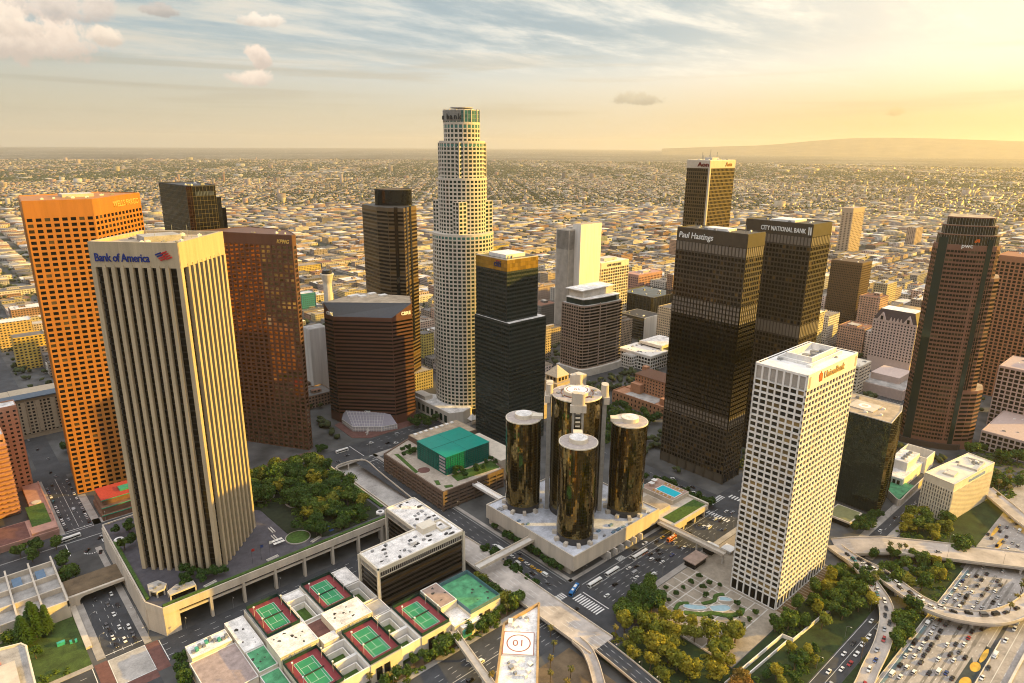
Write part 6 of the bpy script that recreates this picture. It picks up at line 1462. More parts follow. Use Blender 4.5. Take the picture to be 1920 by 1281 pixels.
PAINTS = dict(white=(.72,.72,.70), silver=(.40,.41,.43), black=(.012,.012,.014), grey=(.11,.115,.125), red=(.34,.02,.02), blue=(.02,.05,.18), teal=(.03,.17,.19), yellow=(.62,.34,.02), beige=(.38,.32,.24))
CARM = {}
def car_of(kind, colr):
    if (kind, colr) not in CARM: CARM[(kind, colr)] = car_mesh(kind, mat('car_paint_'+colr, PAINTS[colr], .28, metal=.25 if colr not in ('white', 'yellow') else 0, var=.03, spec=.6))
    return CARM[(kind, colr)]
VEH = []      # (lane phrase, position along lane, colour, kind, x, y, z, heading)
def add_car(lane, x, y, z, head, colr=None, kind=None):
    r = random.random(); kind = kind or ('sedan' if r < .62 else 'suv' if r < .9 else 'pickup' if r < .96 else 'van')
    colr = colr or random.choices(['white','silver','black','grey','red','blue','beige','teal'], [30,15,26,14,4,5,2,1])[0]
    VEH.append((lane, colr, kind, x, y, z, head))
FWY = [(497,85,'w'),(488,85.5,'b'),(481.5,85.5,'w'),(474,86,'w'),(463.7,86,'w'),(455.3,86.6,'w'),(481,81.8,'w'),(470,82.3,'s'),(462,82.5,'w'),(470.2,78.6,'k'),(462.6,78.4,'g'),(456,78.7,'w'),(478.6,77.8,'w'),(501.5,81,'k'),(509.3,77,'k'),(499.2,77.4,'k'),(490,77.4,'g'),(490.6,72,'k'),(481,72.4,'g'),(470.4,72.4,'s'),(516,81,'w'),(521.6,70.5,'w'),(505.8,70,'k'),(502.4,67.4,'g'),(491.4,67.9,'w'),(485.3,65.1,'s'),(477.1,65.6,'k'),(476,62.2,'w'),(465.4,69,'s'),(460.8,72.7,'w'),(431,85.9,'w'),(422.7,86.6,'wv'),(432.8,82.5,'k'),(422.6,82.8,'s'),(430.3,78.8,'g'),(415.2,82.4,'w'),(421.5,79.2,'k'),(408.2,82.3,'k'),(414.3,78.5,'k'),(399.3,86,'kv'),(401.5,82.3,'w'),(404.4,78.7,'k'),(391.7,85.5,'w'),(394.7,82,'w'),(398.5,78.5,'k'),(392,78.7,'k'),(383,85.5,'w'),(386.6,82,'w'),(384.3,77.8,'k'),(372.9,84.9,'k'),(374,81.8,'w'),(373,77.8,'w'),(362.4,85.3,'wv'),(363.7,81.7,'w'),(378.8,72,'k'),(394.4,72.1,'w'),(411.3,72.7,'w'),(415.9,69.4,'k'),(419,66,'w'),(403.9,68.8,'k'),(410.2,66,'g'),(399.9,66,'w'),(407.6,62.3,'k'),(383.6,68.7,'w'),(386,65.7,'b'),(384.2,62.2,'k'),(427.4,66,'r'),(435.5,66.3,'k'),(443,69.8,'g'),(437.9,78.7,'k'),(442.7,63,'k'),(433.5,72.2,'k'),(352,81.6,'w'),(350,85.4,'s'),(356,77.8,'g'),(362,72.4,'s'),(366,68.6,'w'),(360,65.8,'k'),(371,62.2,'s'),(449,75.6,'k'),(452,68.5,'w'),(459,66,'k'),(447,82,'s')]
CK = dict(w='white', k='black', g='grey', s='silver', r='red', b='blue', t='teal', y='yellow')
lanes = [85.8, 82.2, 78.5, 72.3, 69, 65.9, 62.3]
lname = ['kerbside', 'second', 'third', 'fourth', 'fifth', 'sixth', 'median-side']
for x, y, c in FWY:
    k = min(range(7), key=lambda i: abs(lanes[i]-y))
    add_car(f'in the {lname[k]} freeway lane', x, y, Z1, 0, CK[c[0]], 'van' if c.endswith('v') else None)
for x, y, c in ((478,49.7,'w'),(466.2,50.1,'wv'),(457.3,49.8,'w'),(441.7,50.7,'w'),(422.2,51.3,'wv'),(408.1,51.2,'k'),(396.9,51.3,'w'),(384,50.2,'s')): add_car('beside the painted gore', x, y, Z1, math.pi, CK[c[0]], 'van' if c.endswith('v') else None)
for x, y, c in ((568.3,90.8,'k'),(563.8,87.5,'k'),(580,86,'k'),(590.7,84,'g'),(574.6,80.6,'k'),(564.7,80.4,'g'),(555.3,82,'k'),(568,75.4,'s'),(556.7,75.8,'w'),(566.3,71.7,'s'),(586.6,88,'g'),(591.3,76,'wv'),(603,80,'k'),(612,84,'g'),(548,76,'s'),(540,79,'k'),(534,72,'w')): add_car('on the freeway beyond the straight bridge', x, y, Z1, .05, CK[c[0]], 'van' if c.endswith('v') else None)
def along(curve, off, x, y):
    best = min(range(1, len(curve)-1), key=lambda i: (curve[i][0]-x)**2+(curve[i][1]-y)**2); a, p, b = curve[best-1], curve[best], curve[best+1]
    L = math.hypot(b[0]-a[0], b[1]-a[1]); t = ((b[0]-a[0])/L, (b[1]-a[1])/L); lat = (x-p[0])*t[1]-(y-p[1])*t[0]
    lat = max(-off, min(off, lat)); s_ = (x-p[0])*t[0]+(y-p[1])*t[1]
    return p[0]+t[0]*s_+t[1]*lat, p[1]+t[1]*s_-t[0]*lat, p[2]+.02+s_*(b[2]-a[2])/L, math.atan2(t[1], t[0])
for (x, y, c) in ((454,148,'k'),(449.1,142,'t'),(452.8,138.2,'k'),(447.5,134.5,'w'),(450.9,131.5,'k'),(446.1,127.5,'w'),(443.2,122.3,'k'),(446.5,119,'k'),(440.8,117.4,'s'),(440.6,111.3,'w'),(436.6,108,'k'),(435.6,101.2,'k'),(434.7,95.4,'w'),(431.1,88.1,'w'),(435.6,83.9,'w'),(436.5,77.7,'k'),(442,71.1,'k'),(446.9,64.2,'g'),(453.1,59.7,'k'),(459.9,56,'k'),(469.5,52.5,'k'),(480,48.8,'s')):
    X, Y, Z, H = along(FLYC, 3.1, x, y); add_car('on the curved flyover', X, Y, Z, H, CK[c])
for (x, y, c) in ((441.7,134,'b'),(437,131.6,'r'),(435.1,126.5,'k'),(429.7,123.6,'r'),(427.2,118,'w'),(421.7,116.2,'t'),(418.1,110.5,'w'),(411.5,107,'k'),(404,104.9,'k'),(398.6,100.5,'k'),(391.3,100.7,'s'),(382,97.6,'r'),(370.8,97.1,'s'),(362.2,94.6,'b'),(352.8,94.3,'w'),(341,92,'r')):
    X, Y, Z, H = along(R2C, 1.9, x, y); add_car('on the narrow curving ramp', X, Y, Z, H, CK[c])
for x, y, c in ((399,110.4,'w'),(395.4,105.6,'g'),(383.2,105.6,'w'),(373.8,105.5,'w'),(370.9,109.7,'k'),(363.2,104.8,'w'),(357.9,109.7,'w'),(352.8,104.2,'r'),(344.8,105.5,'w'),(337.6,109.5,'w'),(329,105,'s')): add_car('on the access road', x, y, Z1+.01, math.pi, CK[c])
X, Y, _, H = along(b3, 6, 502.4, 105.6); add_car('alone on the straight bridge', X, Y, 6.02, H, 'silver')
for x, y, c in ((349.5,239.2,'w'),(352.8,235.8,'k'),(352.5,232.2,'w'),(360.2,239.4,'g'),(364.9,232.6,'b'),(362,243.2,'k'),(379.2,232.6,'w'),(377.3,235.2,'g'),(397.8,240.7,'k'),(414.3,242.6,'g'),(414.4,238.6,'w'),(416.1,235.2,'w'),(430.5,239,'w'),(431.8,234.8,'k'),(447.5,239.5,'w'),(450.1,235.5,'s'),(422.8,226.2,'g'),(329.2,243.2,'w'),(334.8,241,'k'),(327.9,237,'s'),(324.8,233.4,'w'),(335.7,227,'wv'),(308.2,237.8,'k'),(295.2,234,'w'),(270.5,238,'k'),(379.3,240.4,'s'),(353.9,243.3,'k'),(378,250.6,'y'),(349,254.4,'k'),(356,250,'g'),(362,254.6,'w'),(370,250.4,'k'),(341,250.2,'s'),(193.9,248.2,'w'),(196.5,242.7,'wv'),(184,236,'k'),(170,232,'k'),(150,246,'g'),(478,240,'w'),(485,234,'k'),(497,243,'s'),(520,236,'k')): add_car('on the wide avenue', x, y, Z1+.01, 0 if y < 247 else math.pi, CK[c[0]], 'van' if c.endswith('v') else None)
for x, y, c in ((451.4,262,'w'),(452.2,267,'s'),(454,274,'w'),(461,280,'k'),(455,287,'g'),(461,300,'w'),(454,310,'k')): add_car('behind the pool terrace', x, y, Z1+.01, math.pi/2, CK[c])
for x, y, c in ((278,306.2,'w'),(280,299.9,'y'),(279.9,293.4,'w'),(275,297.8,'wv'),(280,287.6,'y'),(280.3,281.8,'y'),(280.2,276.2,'wv'),(277.9,324.1,'w'),(275,283,'k'),(283.8,305,'g'),(284,312,'k'),(275.4,268,'g')): add_car('in the street along the podium', x, y, Z1+.01, math.pi/2, CK[c[0]], 'van' if c.endswith('v') else None)
for x, y, c in ((56,446,'w'),(52.5,423,'w'),(52.2,408,'w'),(56.5,404.4,'w'),(47.2,407,'k'),(47.2,400.5,'w'),(51.8,393.6,'w'),(47.2,392.2,'k'),(46.7,414.2,'g'),(56.8,396.4,'g'),(56.4,389.8,'k'),(47,447,'k'),(51.9,436,'g'),(56.4,431,'k')): add_car('queued below the deck', x, y, Z1+.01, -math.pi/2, CK[c])
add_car('turning at the upper crosswalk', 55.1, 511.5, Z1+.01, .8, 'black'); add_car('turning at the upper crosswalk', 61.5, 503, Z1+.01, 1.2, 'black'); add_car('turning at the upper crosswalk', 66, 523, Z1+.01, 0.1, 'black')
for k, y in enumerate((510,504.6,499.4,494.6,489.6,484.8,478.5,472.8,467,461.6,455.6,449.8)): add_car('parked beside the sunken street', 244.6, y, Z1+.01, math.pi/2, ['white','black','silver','white'][k % 4] if k not in (5, 6) else 'grey')
for x, y, c in ((238,521.5,'k'),(256,521,'g'),(268.9,527.6,'g'),(300,537,'w'),(312,526,'k'),(330,538,'s'),(210,526,'k'),(180,526,'k'),(318,521,'w')): add_car('on the upper cross street by the buses', x, y, Z1+.01, 0, CK[c])
for y in (553,562,569.5,577.5,586,594.8,606.5,616.9,626,634): add_car('parked beside the pink terrace', 48.9, y, Z1+.01, math.pi/2)
for y in (554.9,561.3,567.7,574,580.5,589.1,601,611,622,633,641): add_car('parked beside the orange-brown tower', 64.2, y, Z1+.01, math.pi/2)
for x, y in ((53,567.9),(58.5,580.9),(58.2,656.7),(56.1,668),(53,640),(59,700),(55,730),(52,760)): add_car('driving down the canyon street', x, y, Z1+.01, math.pi/2, random.choice(['black', 'grey', 'silver']))
for x, y, c in ((511,146.8,'w'),(498,143,'w'),(540,146.6,'k'),(575,143.6,'s'),(600,147,'w')): add_car('on the street climbing beside the mirror glass block', x, y, Z1+.01, 0, CK[c])
# label each car by colour, road and its rank among like cars on that road, counted from the bottom of the photo
byk = {}
for v in VEH:
    pr = proj((v[3], v[4], v[5]+.7))
    byk.setdefault((v[0], v[1], v[2]), []).append((-(pr[1] if pr else 9999), v))
for (lane, colr, kind), vs in byk.items():
    vs.sort(key=lambda q: q[0])
    for i, (_, v) in enumerate(vs):
        noun = dict(sedan='car', suv='SUV', van='van', pickup='pickup truck')[kind]
        lab = f'{colr} {noun} {lane}' + ('' if len(vs) == 1 else f', {ORDW[i]} from the bottom edge')
        t_ = thing('car' if kind != 'van' else 'van', lab, 'car' if kind != 'van' else 'van', (v[3], v[4], v[5]), 'cars '+lane); t_.rotation_euler = (0, 0, v[6]+random.uniform(-.02, .02))
        bm_, gm_ = car_of(kind, colr)
        for nm, me in (('body', bm_), ('window', gm_)):
            o = bpy.data.objects.new(nm, me); COL.objects.link(o); o.parent = t_
def bus(x, y, z, head, label, colr, stripe, L=12.2):
    t_ = thing('bus', label, 'bus', (x, y, z), 'city buses'); t_.rotation_euler = (0, 0, head); h = L/2
    b = MB(); b.box(-h, h, -1.25, 1.25, .35, 1.3); b.box(-h+.03, h-.03, -1.24, 1.24, 1.3, 2.75); b.box(-h+.15, h-.15, -1.1, 1.1, 2.75, 3.0)
    o = b.obj('body', mat('bus_paint_'+colr, dict(white=(.75,.75,.73), blue=(.02,.16,.42), orange=(.62,.16,.04))[colr], .4, var=.06)); o.parent = t_
    g = MB(); g.box(-h+.3, h-.8, -1.27, 1.27, 1.35, 2.35); g.box(h-.3, h+.02, -1.1, 1.1, 1.1, 2.4); g.obj('window', G_['black']).parent = t_
    if stripe: s = MB(); s.box(-h+.02, -h+L*.45, -1.275, 1.275, .5, 1.2); s.box(-h-.02, -h+.3, -1.2, 1.2, .5, 2.2); s.obj('stripe', mat('bus_stripe_'+stripe, dict(orange=(.6,.13,.03), green=(.05,.30,.12), white=(.7,.7,.7))[stripe], .4)).parent = t_
    r = MB(); r.box(-h*.6, -h*.1, -.8, .8, 3.0, 3.3); r.box(h*.2, h*.5, -.7, .7, 3.0, 3.2); r.obj('roof_unit', M_['white']).parent = t_
    for wx in (-h*.6, h*.58):
        for wy in (-1.2, 1.2): w = MB(); n = 12; w.add([(wx+.5*math.cos(6.283*i/n), yy, .5+.5*math.sin(6.283*i/n)) for yy in (wy-.12, wy+.12) for i in range(n)], [(i, (i+1) % n, n+(i+1) % n, n+i) for i in range(n)]+[tuple(range(n)), tuple(range(n, 2*n))]); w.obj('wheel', M_['darkm']).parent = t_
bus(282.5, 251.2, Z1, math.pi+.35, 'blue and white bus turning across the crosswalk below the podium corner', 'blue', 'white')
bus(298.5, 247.2, Z1, math.pi, 'white bus waiting just behind the blue bus', 'white', None); bus(316.5, 247.4, Z1, math.pi, 'white coach under the podium fins, behind another white bus', 'white', None)
bus(347, 247.3, Z1, math.pi, 'white bus with orange tail, longest on the wide avenue', 'white', 'orange', 15); bus(381, 244.6, Z1, math.pi, 'orange bus emerging under the beige walkway bridge', 'orange', 'white', 9.5)
for x, y, lab in ((269.4, 538, 'white bus crossing at the head of the sunken street'), (237.7, 541, 'white bus in front of the dark brown tower corner'), (228, 533.8, 'white bus closest to the garden trees in the upper street'), (218.5, 541, 'white bus between two others along the dark brown tower'), (202.5, 541, 'white bus farthest left beside the dark brown tower')): bus(x, y, Z1, 0, lab, 'white', None)
bus(48.5, 535.5, Z1, 0.1, 'long white bus turning at the foot of the canyon street', 'white', None, 14)
bus(276.5, 315, Z1, math.pi/2, 'white bus stopped in the shaded street by the podium', 'white', None)

# ------------------------------------------------------------------ trees
def crown_mesh(seed, r, h, n, lobes, leaf=.75, flat=.75):
    rr = np.random.default_rng(seed); L = []
    for k in range(lobes):
        a = rr.uniform(0, 6.283); d = r*.58*math.sqrt(rr.uniform(0, 1)); L.append((d*math.cos(a), d*math.sin(a), h*rr.uniform(.45, .82), r*rr.uniform(.34, .6)))
    vs, fs = [], []
    for i in range(n):
        c = L[i % lobes]; d = rr.normal(size=3); d /= np.linalg.norm(d); q = rr.uniform(.72, 1.06); p = np.array(c[:3])+d*np.array([1, 1, flat])*c[3]*q
        nrm = d+rr.normal(size=3)*.55; nrm /= np.linalg.norm(nrm); a = np.cross(nrm, [.3, .2, 1]); a /= np.linalg.norm(a)+1e-6; b = np.cross(nrm, a); s = leaf*rr.uniform(.6, 1.3)
        o = len(vs); vs += [tuple(p+a*s*.7), tuple(p+b*s*.5), tuple(p-a*s*.7), tuple(p-b*s*.5)]; fs.append((o, o+1, o+2, o+3))
    return vs, fs
def trunk_mesh(seed, h, r):
    rr = random.Random(seed); t = MB(); top = (rr.uniform(-.3, .3), rr.uniform(-.3, .3), h*.45); t.tube((0,0,-.2), top, .24, 7, .16)
    for k in range(5): a = rr.uniform(0, 6.283); t.tube(top, (math.cos(a)*r*.5, math.sin(a)*r*.5, h*rr.uniform(.62, .85)), .12, 5, .04)
    return t.mesh('trunk', M_['bark'])
TREE = {}
for kind, lm in (('dark', 'leaf'), ('olive', 'leafo'), ('autumn', 'leafa')):
    TREE[kind] = []
    for s in range(4):
        r, h = (3.4, 7.5) if kind != 'autumn' else (3.2, 7); vs, fs = crown_mesh(s+10*len(kind), r, h, 1100, 8+s, .62); TREE[kind].append((MB().add(vs, fs).mesh('crown', M_[lm]), trunk_mesh(s, h, r)))
TREE['conifer'] = []
for s in range(2):
    rr = np.random.default_rng(40+s); vs, fs = [], []
    for i in range(1100):
        z = rr.uniform(.12, 1); R_ = 2.6*(1-z)**.8+.25; a = rr.uniform(0, 6.283); q = rr.uniform(.5, 1.05); p = np.array([math.cos(a)*R_*q, math.sin(a)*R_*q, z*12]); d = np.array([math.cos(a), math.sin(a), -.3]); b = np.array([-math.sin(a), math.cos(a), rr.uniform(-.3, .3)]); w = .6*rr.uniform(.6, 1.2); o = len(vs)
        vs += [tuple(p-d*w), tuple(p-b*w*.4), tuple(p+d*w), tuple(p+b*w*.4)]; fs.append((o, o+1, o+2, o+3))
    TREE['conifer'].append((MB().add(vs, fs).mesh('crown', M_['leaf']), trunk_mesh(30+s, 12, 1)))
TREE['round'] = []
for s in range(2):
    vs, fs = crown_mesh(70+s, 2.3, 5.6, 900, 7, .5); TREE['round'].append((MB().add(vs, fs).mesh('crown', M_['leaf']), trunk_mesh(50+s, 5.5, 1.5)))
TREES = []   # (kind, x, y, z, scale, region, landmarks)
def grove(region, n, poly, z, s0, s1, kinds, lms, mind=3.0, seed=1):
    rr = random.Random(seed); xs = [p[0] for p in poly]; ys = [p[1] for p in poly]; placed = []; tries = 0
    def inside(x, y):
        c = False
        for i in range(len(poly)):
            (x1, y1), (x2, y2) = poly[i-1], poly[i]
            if (y1 > y) != (y2 > y) and x < (x2-x1)*(y-y1)/(y2-y1)+x1: c = not c
        return c
    while len(placed) < n and tries < 6000:
        tries += 1; x, y = rr.uniform(min(xs), max(xs)), rr.uniform(min(ys), max(ys))
        if not inside(x, y) or any((x-a)**2+(y-b)**2 < mind**2 for a, b in placed): continue
        placed.append((x, y)); TREES.append((rr.choices([k for k, _ in kinds], [w for _, w in kinds])[0], x, y, z, rr.uniform(s0, s1)*1.38, region, lms))
D, O = ('dark', 1), ('olive', 1)
grove('in the deck garden', 87, [(152, 463), (176, 440), (178, 412), (206, 410), (223, 400), (224, 498), (170, 501), (150, 495)], DZ, 1.1, 1.5, [('dark', 8), ('olive', 2)], {'stairwell ring by the buses': (222, 497), 'striped tower': (150, 440), 'middle of the back edge': (185, 501), 'garden centre': (188, 446), 'round basin': (163, 400), 'stairwell by the L-shaped block': (222, 390), 'sunken street': (235, 450)}, 3.9, 2)
grove('in the near bed of the deck garden', 25, [(160, 408), (200, 412), (214, 389), (168, 389)], DZ, .8, 1.1, [('dark', 1)], {'round basin': (163, 400), 'deck edge': (180, 383)}, 3.2, 3)
grove('at the front foot of the striped tower', 11, [(86, 392), (112, 388), (106, 394), (92, 408)], DZ, .6, .85, [('dark', 1), ('olive', 1)], {'glazed pavilion': (85, 390), 'deck edge': (108, 383)}, 3.2, 4)
grove('behind the striped tower', 5, [(70, 455), (80, 470), (82, 490), (70, 490)], DZ, .7, 1, [('dark', 1)], {'stairwell ring': (70, 476)}, 4, 5)
grove('in the strip under the pink terrace', 12, [(-25, 505), (40, 505), (42, 540), (-25, 543)], 0, .8, 1.2, [('dark', 1)], {'street corner': (44, 540), 'left edge': (-30, 520)}, 4.5, 6)
grove('beside the low overpass', 5, [(36, 470), (42, 470), (44, 503), (33, 500)], 0, 1.0, 1.35, [('dark', 2), ('olive', 1)], {'overpass mouth': (45, 447), 'long turning bus': (48, 535)}, 4, 7)
grove('on the lawn by the lower street', 6, [(-20, 389), (30, 389), (31, 404), (-10, 436), (-25, 430)], 0, .6, 1.0, [('dark', 1), ('olive', 1)], {'turquoise cabinet': (24, 415), 'corner block': (0, 390)}, 4, 8)
grove('before the flat-topped beige block', 6, [(2, 424), (26, 424), (27, 437), (2, 437)], 0, 1.1, 1.5, [('conifer', 3), ('dark', 1)], {'turquoise cabinet': (24, 415), 'beige block': (10, 440)}, 3.5, 9)
grove('in the club street row', 16, [(146, 260), (232, 260), (232, 266), (146, 266)], 0, .8, 1.2, [('dark', 1)], {'slim walkway bridge': (193, 260), 'wedge rooftop': (170, 240), 'green flat roof': (230, 266)}, 4.6, 10)
grove('left of the club at the junction', 6, [(64, 306), (71, 306), (71, 352), (64, 352)], 0, .8, 1.1, [('dark', 1)], {'junction': (50, 345), 'bottom edge': (60, 300)}, 4, 11)
grove('between viaduct and tennis club', 12, [(233, 262), (243, 262), (243, 298), (234, 298)], 0, .9, 1.35, [('dark', 3), ('olive', 1)], {'grey roofed walkway bridge': (241, 299), 'viaduct pier': (244, 262)}, 3.4, 12)
grove('along the viaduct by the shaded street', 8, [(264.6, 262), (267.6, 262), (267.6, 330), (264.6, 330)], 0, .6, .95, [('dark', 1)], {'grey roofed walkway bridge': (266, 300), 'blue bus': (270, 256)}, 4, 13)
grove('under the podium wall', 12, [(287.6, 264), (291, 264), (291, 345), (287.6, 345)], 0, .65, .9, [('dark', 1)], {'podium front corner': (291, 262), 'grey roofed walkway bridge': (290, 300), 'white walkway bridge': (300, 350)}, 4.2, 14)
grove('between avenue and plaza', 19, [(284, 218), (286, 204), (312, 198), (322, 221), (330, 222)], 0, .9, 1.35, [('dark', 1)], {'crosswalk': (281, 224), 'curved hedge bed': (322, 190), 'avenue kerb': (318, 223)}, 4.2, 15)
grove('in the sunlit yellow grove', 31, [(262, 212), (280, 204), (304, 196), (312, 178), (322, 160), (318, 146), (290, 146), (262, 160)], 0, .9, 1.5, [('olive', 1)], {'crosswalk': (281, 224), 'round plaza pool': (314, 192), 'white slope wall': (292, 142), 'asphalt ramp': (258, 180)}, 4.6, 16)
grove('at the bottom of the white slope wall', 5, [(281, 136), (292, 132), (296, 138)], 0, .9, 1.1, [('autumn', 1)], {'bottom edge': (280, 130)}, 4, 17)
grove('on the slope below the white tower', 40, [(345, 146), (444, 146), (446, 118), (410, 115), (350, 132)], 0, .75, 1.25, [('dark', 5), ('olive', 2)], {'white tower corner': (364, 155), 'terrace end': (436, 150), 'curving ramp': (415, 110), 'white slope wall': (346, 138), 'flyover start': (448, 130)}, 4.2, 18)
grove('on the weedy slope above the access road', 12, [(300, 135), (345, 132), (350, 116), (300, 116)], 0, .6, 1.0, [('olive', 2), ('dark', 1)], {'white slope wall': (344, 136), 'access road': (330, 113)}, 5, 19)
grove('between the ramps', 8, [(384, 91), (410, 91), (428, 98), (420, 99), (396, 96)], 0, .9, 1.3, [('dark', 1)], {'curving ramp': (380, 97), 'flyover': (430, 95)}, 4, 20)
grove('between flyover and straight bridge', 19, [(446, 116), (452, 98), (498, 93), (496, 108), (468, 138)], 0, .85, 1.3, [('dark', 3), ('olive', 1)], {'flyover': (446, 105), 'straight bridge': (495, 108), 'freeway edge': (470, 90)}, 4.4, 21)
grove('before the cream slab block', 12, [(515, 112), (556, 112), (558, 138), (520, 138)], 0, .9, 1.4, [('dark', 2), ('olive', 2)], {'slab block corner': (558, 130), 'straight bridge': (500, 118)}, 5, 22)
grove('on the grassy verge beyond the bridge', 5, [(519, 96), (528, 94), (530, 100)], 0, 1.2, 1.4, [('dark', 1)], {'straight bridge': (512, 98)}, 3, 23)
grove('behind the cream slab block', 17, [(636, 132), (642, 94), (740, 92), (735, 138), (660, 148)], 0, 1.0, 1.5, [('dark', 4), ('olive', 1)], {'slab block corner': (632, 120), 'pink grid annex': (738, 120), 'white terraces': (650, 160)}, 6, 24)
grove('in the garden below the salmon club', 26, [(468, 370), (560, 386), (562, 452), (500, 462)], 0, .9, 1.35, [('dark', 1)], {'salmon club': (565, 420), 'black twin tower': (490, 333), 'teal ribbon-glass tower': (440, 442)}, 5.5, 25)
grove('along the pavement of the black tower', 8, [(440, 262), (446, 262), (446, 330), (440, 330)], 0, .75, .95, [('dark', 1)], {'pool deck': (432, 280), 'avenue corner': (445, 260)}, 6, 26)
grove('at the end of the pool terrace', 5, [(434, 252), (446, 252), (446, 262), (434, 260)], 0, .8, 1.0, [('dark', 1)], {'avenue corner': (447, 255)}, 4, 27)
grove('on the museum terrace', 11, [(300, 396), (341, 393), (343, 407), (302, 407)], 16.5, .5, .75, [('olive', 1), ('dark', 1)], {'teal hall corner': (298, 410), 'terrace far corner': (343, 395)}, 3.2, 28)
grove('at the museum terrace entrance', 6, [(284, 455), (296, 455), (308, 470), (290, 474)], 16.5, .5, .7, [('dark', 1)], {'teal hall corner': (298, 452)}, 3, 29)
grove('by the glass pavilion and annex', 9, [(345, 545), (372, 520), (378, 535), (362, 555)], 0, .8, 1.1, [('dark', 1)], {'tallest tower': (396, 530), 'glass pavilion': (338, 555)}, 4, 30)
grove('beside the dark brown tower corner', 5, [(251, 548), (262, 548), (260, 556), (252, 557)], 0, .5, .7, [('dark', 1)], {'sunken street': (262, 515)}, 3, 31)
grove('at the foot of the mirror glass block', 12, [(494, 152), (532, 152), (532, 157), (520, 161), (494, 161)], 0, .6, .95, [('dark', 1), ('olive', 1)], {'olive-roofed pavilion': (500, 165), 'mirror glass corner': (531, 158)}, 4, 32)
grove('in the court beyond the hotel', 8, [(70, 690), (100, 690), (100, 740), (72, 745)], 0, .9, 1.2, [('dark', 1)], {'beige slab hotel': (70, 763)}, 5, 33)
for k, (x, y) in enumerate([(303,213),(311.6,213.4),(320.4,212),(329,212),(337.4,204.4),(346,204),(346,195.6),(354.6,204),(354.6,195.8),(328.8,204.2),(320.2,203.8),(311.8,204.6),(340,190),(349,173),(341,166),(332.5,167),(324,168),(324,176),(332.4,160.6),(341,159.6),(350,161),(358,190)]):
    TREES.append(('round', x, y, .1, random.uniform(.8, 1.15), 'in the gridded paving of the plaza', {'white tower corner': (364, 160), 'curling pool': (328, 190), 'avenue kerb': (325, 222)}))
def nearest(lms, x, y): return min(lms, key=lambda k: (lms[k][0]-x)**2+(lms[k][1]-y)**2)
DESC = dict(dark='dark green tree', olive='yellow-green tree', autumn='orange autumn tree', conifer='dark pointed conifer', round='clipped round tree')
def show_size(t_): p = proj((t_[1], t_[2], t_[3]+4)); return -t_[4]/p[2] if p and -20 < p[0] < 1940 and -20 < p[1] < 1300 else 0
TREES.sort(key=show_size); EXTRA = TREES[296:]; TREES = TREES[:296]
byt = {}
for t_ in TREES:
    k = nearest(t_[6], t_[1], t_[2]); byt.setdefault((t_[0], t_[5], k), []).append((math.hypot(t_[6][k][0]-t_[1], t_[6][k][1]-t_[2]), t_))
for (kind, region, lm), ts in byt.items():
    ts.sort(key=lambda q: q[0])
    for i, (_, t_) in enumerate(ts):
        lab = f'{DESC[kind]} {region}, '+('nearest' if len(ts) == 1 else ORD[min(i, 19)])+f' the {lm}'
        r = thing('tree', lab, 'tree', (t_[1], t_[2], t_[3]), 'trees '+region); r.rotation_euler = (0, 0, random.uniform(0, 6.28)); s = t_[4]; r.scale = (s*random.uniform(.9, 1.12), s, s*random.uniform(.85, 1.12))
        cm, tm_ = random.choice(TREE[kind])
        for nm, me in (('crown', cm), ('trunk', tm_)): o = bpy.data.objects.new(nm, me); COL.objects.link(o); o.parent = r
# what is too much or too small to count: the rest of the trees, and shrubs under them
V_, F_ = [], []; nv = 0
for t_ in EXTRA:
    me = random.choice(TREE['dark' if t_[0] in ('olive', 'autumn') else t_[0]])[0]; co = np.empty(len(me.vertices)*3, np.float32); me.vertices.foreach_get('co', co); co = co.reshape(-1, 3)*t_[4]
    a = random.uniform(0, 6.283); c_, s_ = math.cos(a), math.sin(a); V_.append(np.stack([t_[1]+co[:,0]*c_-co[:,1]*s_, t_[2]+co[:,0]*s_+co[:,1]*c_, t_[3]+co[:,2]], 1)); F_.append(np.arange(len(co)).reshape(-1, 4)+nv); nv += len(co)
def big_mesh(name, V, F, m, fcol=None):
    me = bpy.data.meshes.new(name); n = len(V); k = F.shape[1]; nf = len(F)
    me.vertices.add(n); me.vertices.foreach_set('co', V.astype(np.float32).ravel())
    me.loops.add(nf*k); me.loops.foreach_set('vertex_index', F.astype(np.int32).ravel())
    me.polygons.add(nf); me.polygons.foreach_set('loop_start', np.arange(nf, dtype=np.int32)*k); me.polygons.foreach_set('loop_total', np.full(nf, k, dtype=np.int32))
    me.update(calc_edges=True)
    if fcol is not None:
        a = me.attributes.new('col', 'FLOAT_COLOR', 'FACE'); a.data.foreach_set('color', fcol.astype(np.float32).ravel())
    me.materials.append(m); o = bpy.data.objects.new(name, me); COL.objects.link(o); return o
if V_: tag(big_mesh('grove', np.concatenate(V_), np.concatenate(F_), M_['leaf']), 'remaining dark trees filling the gaps between the counted ones', 'trees', kind='stuff')
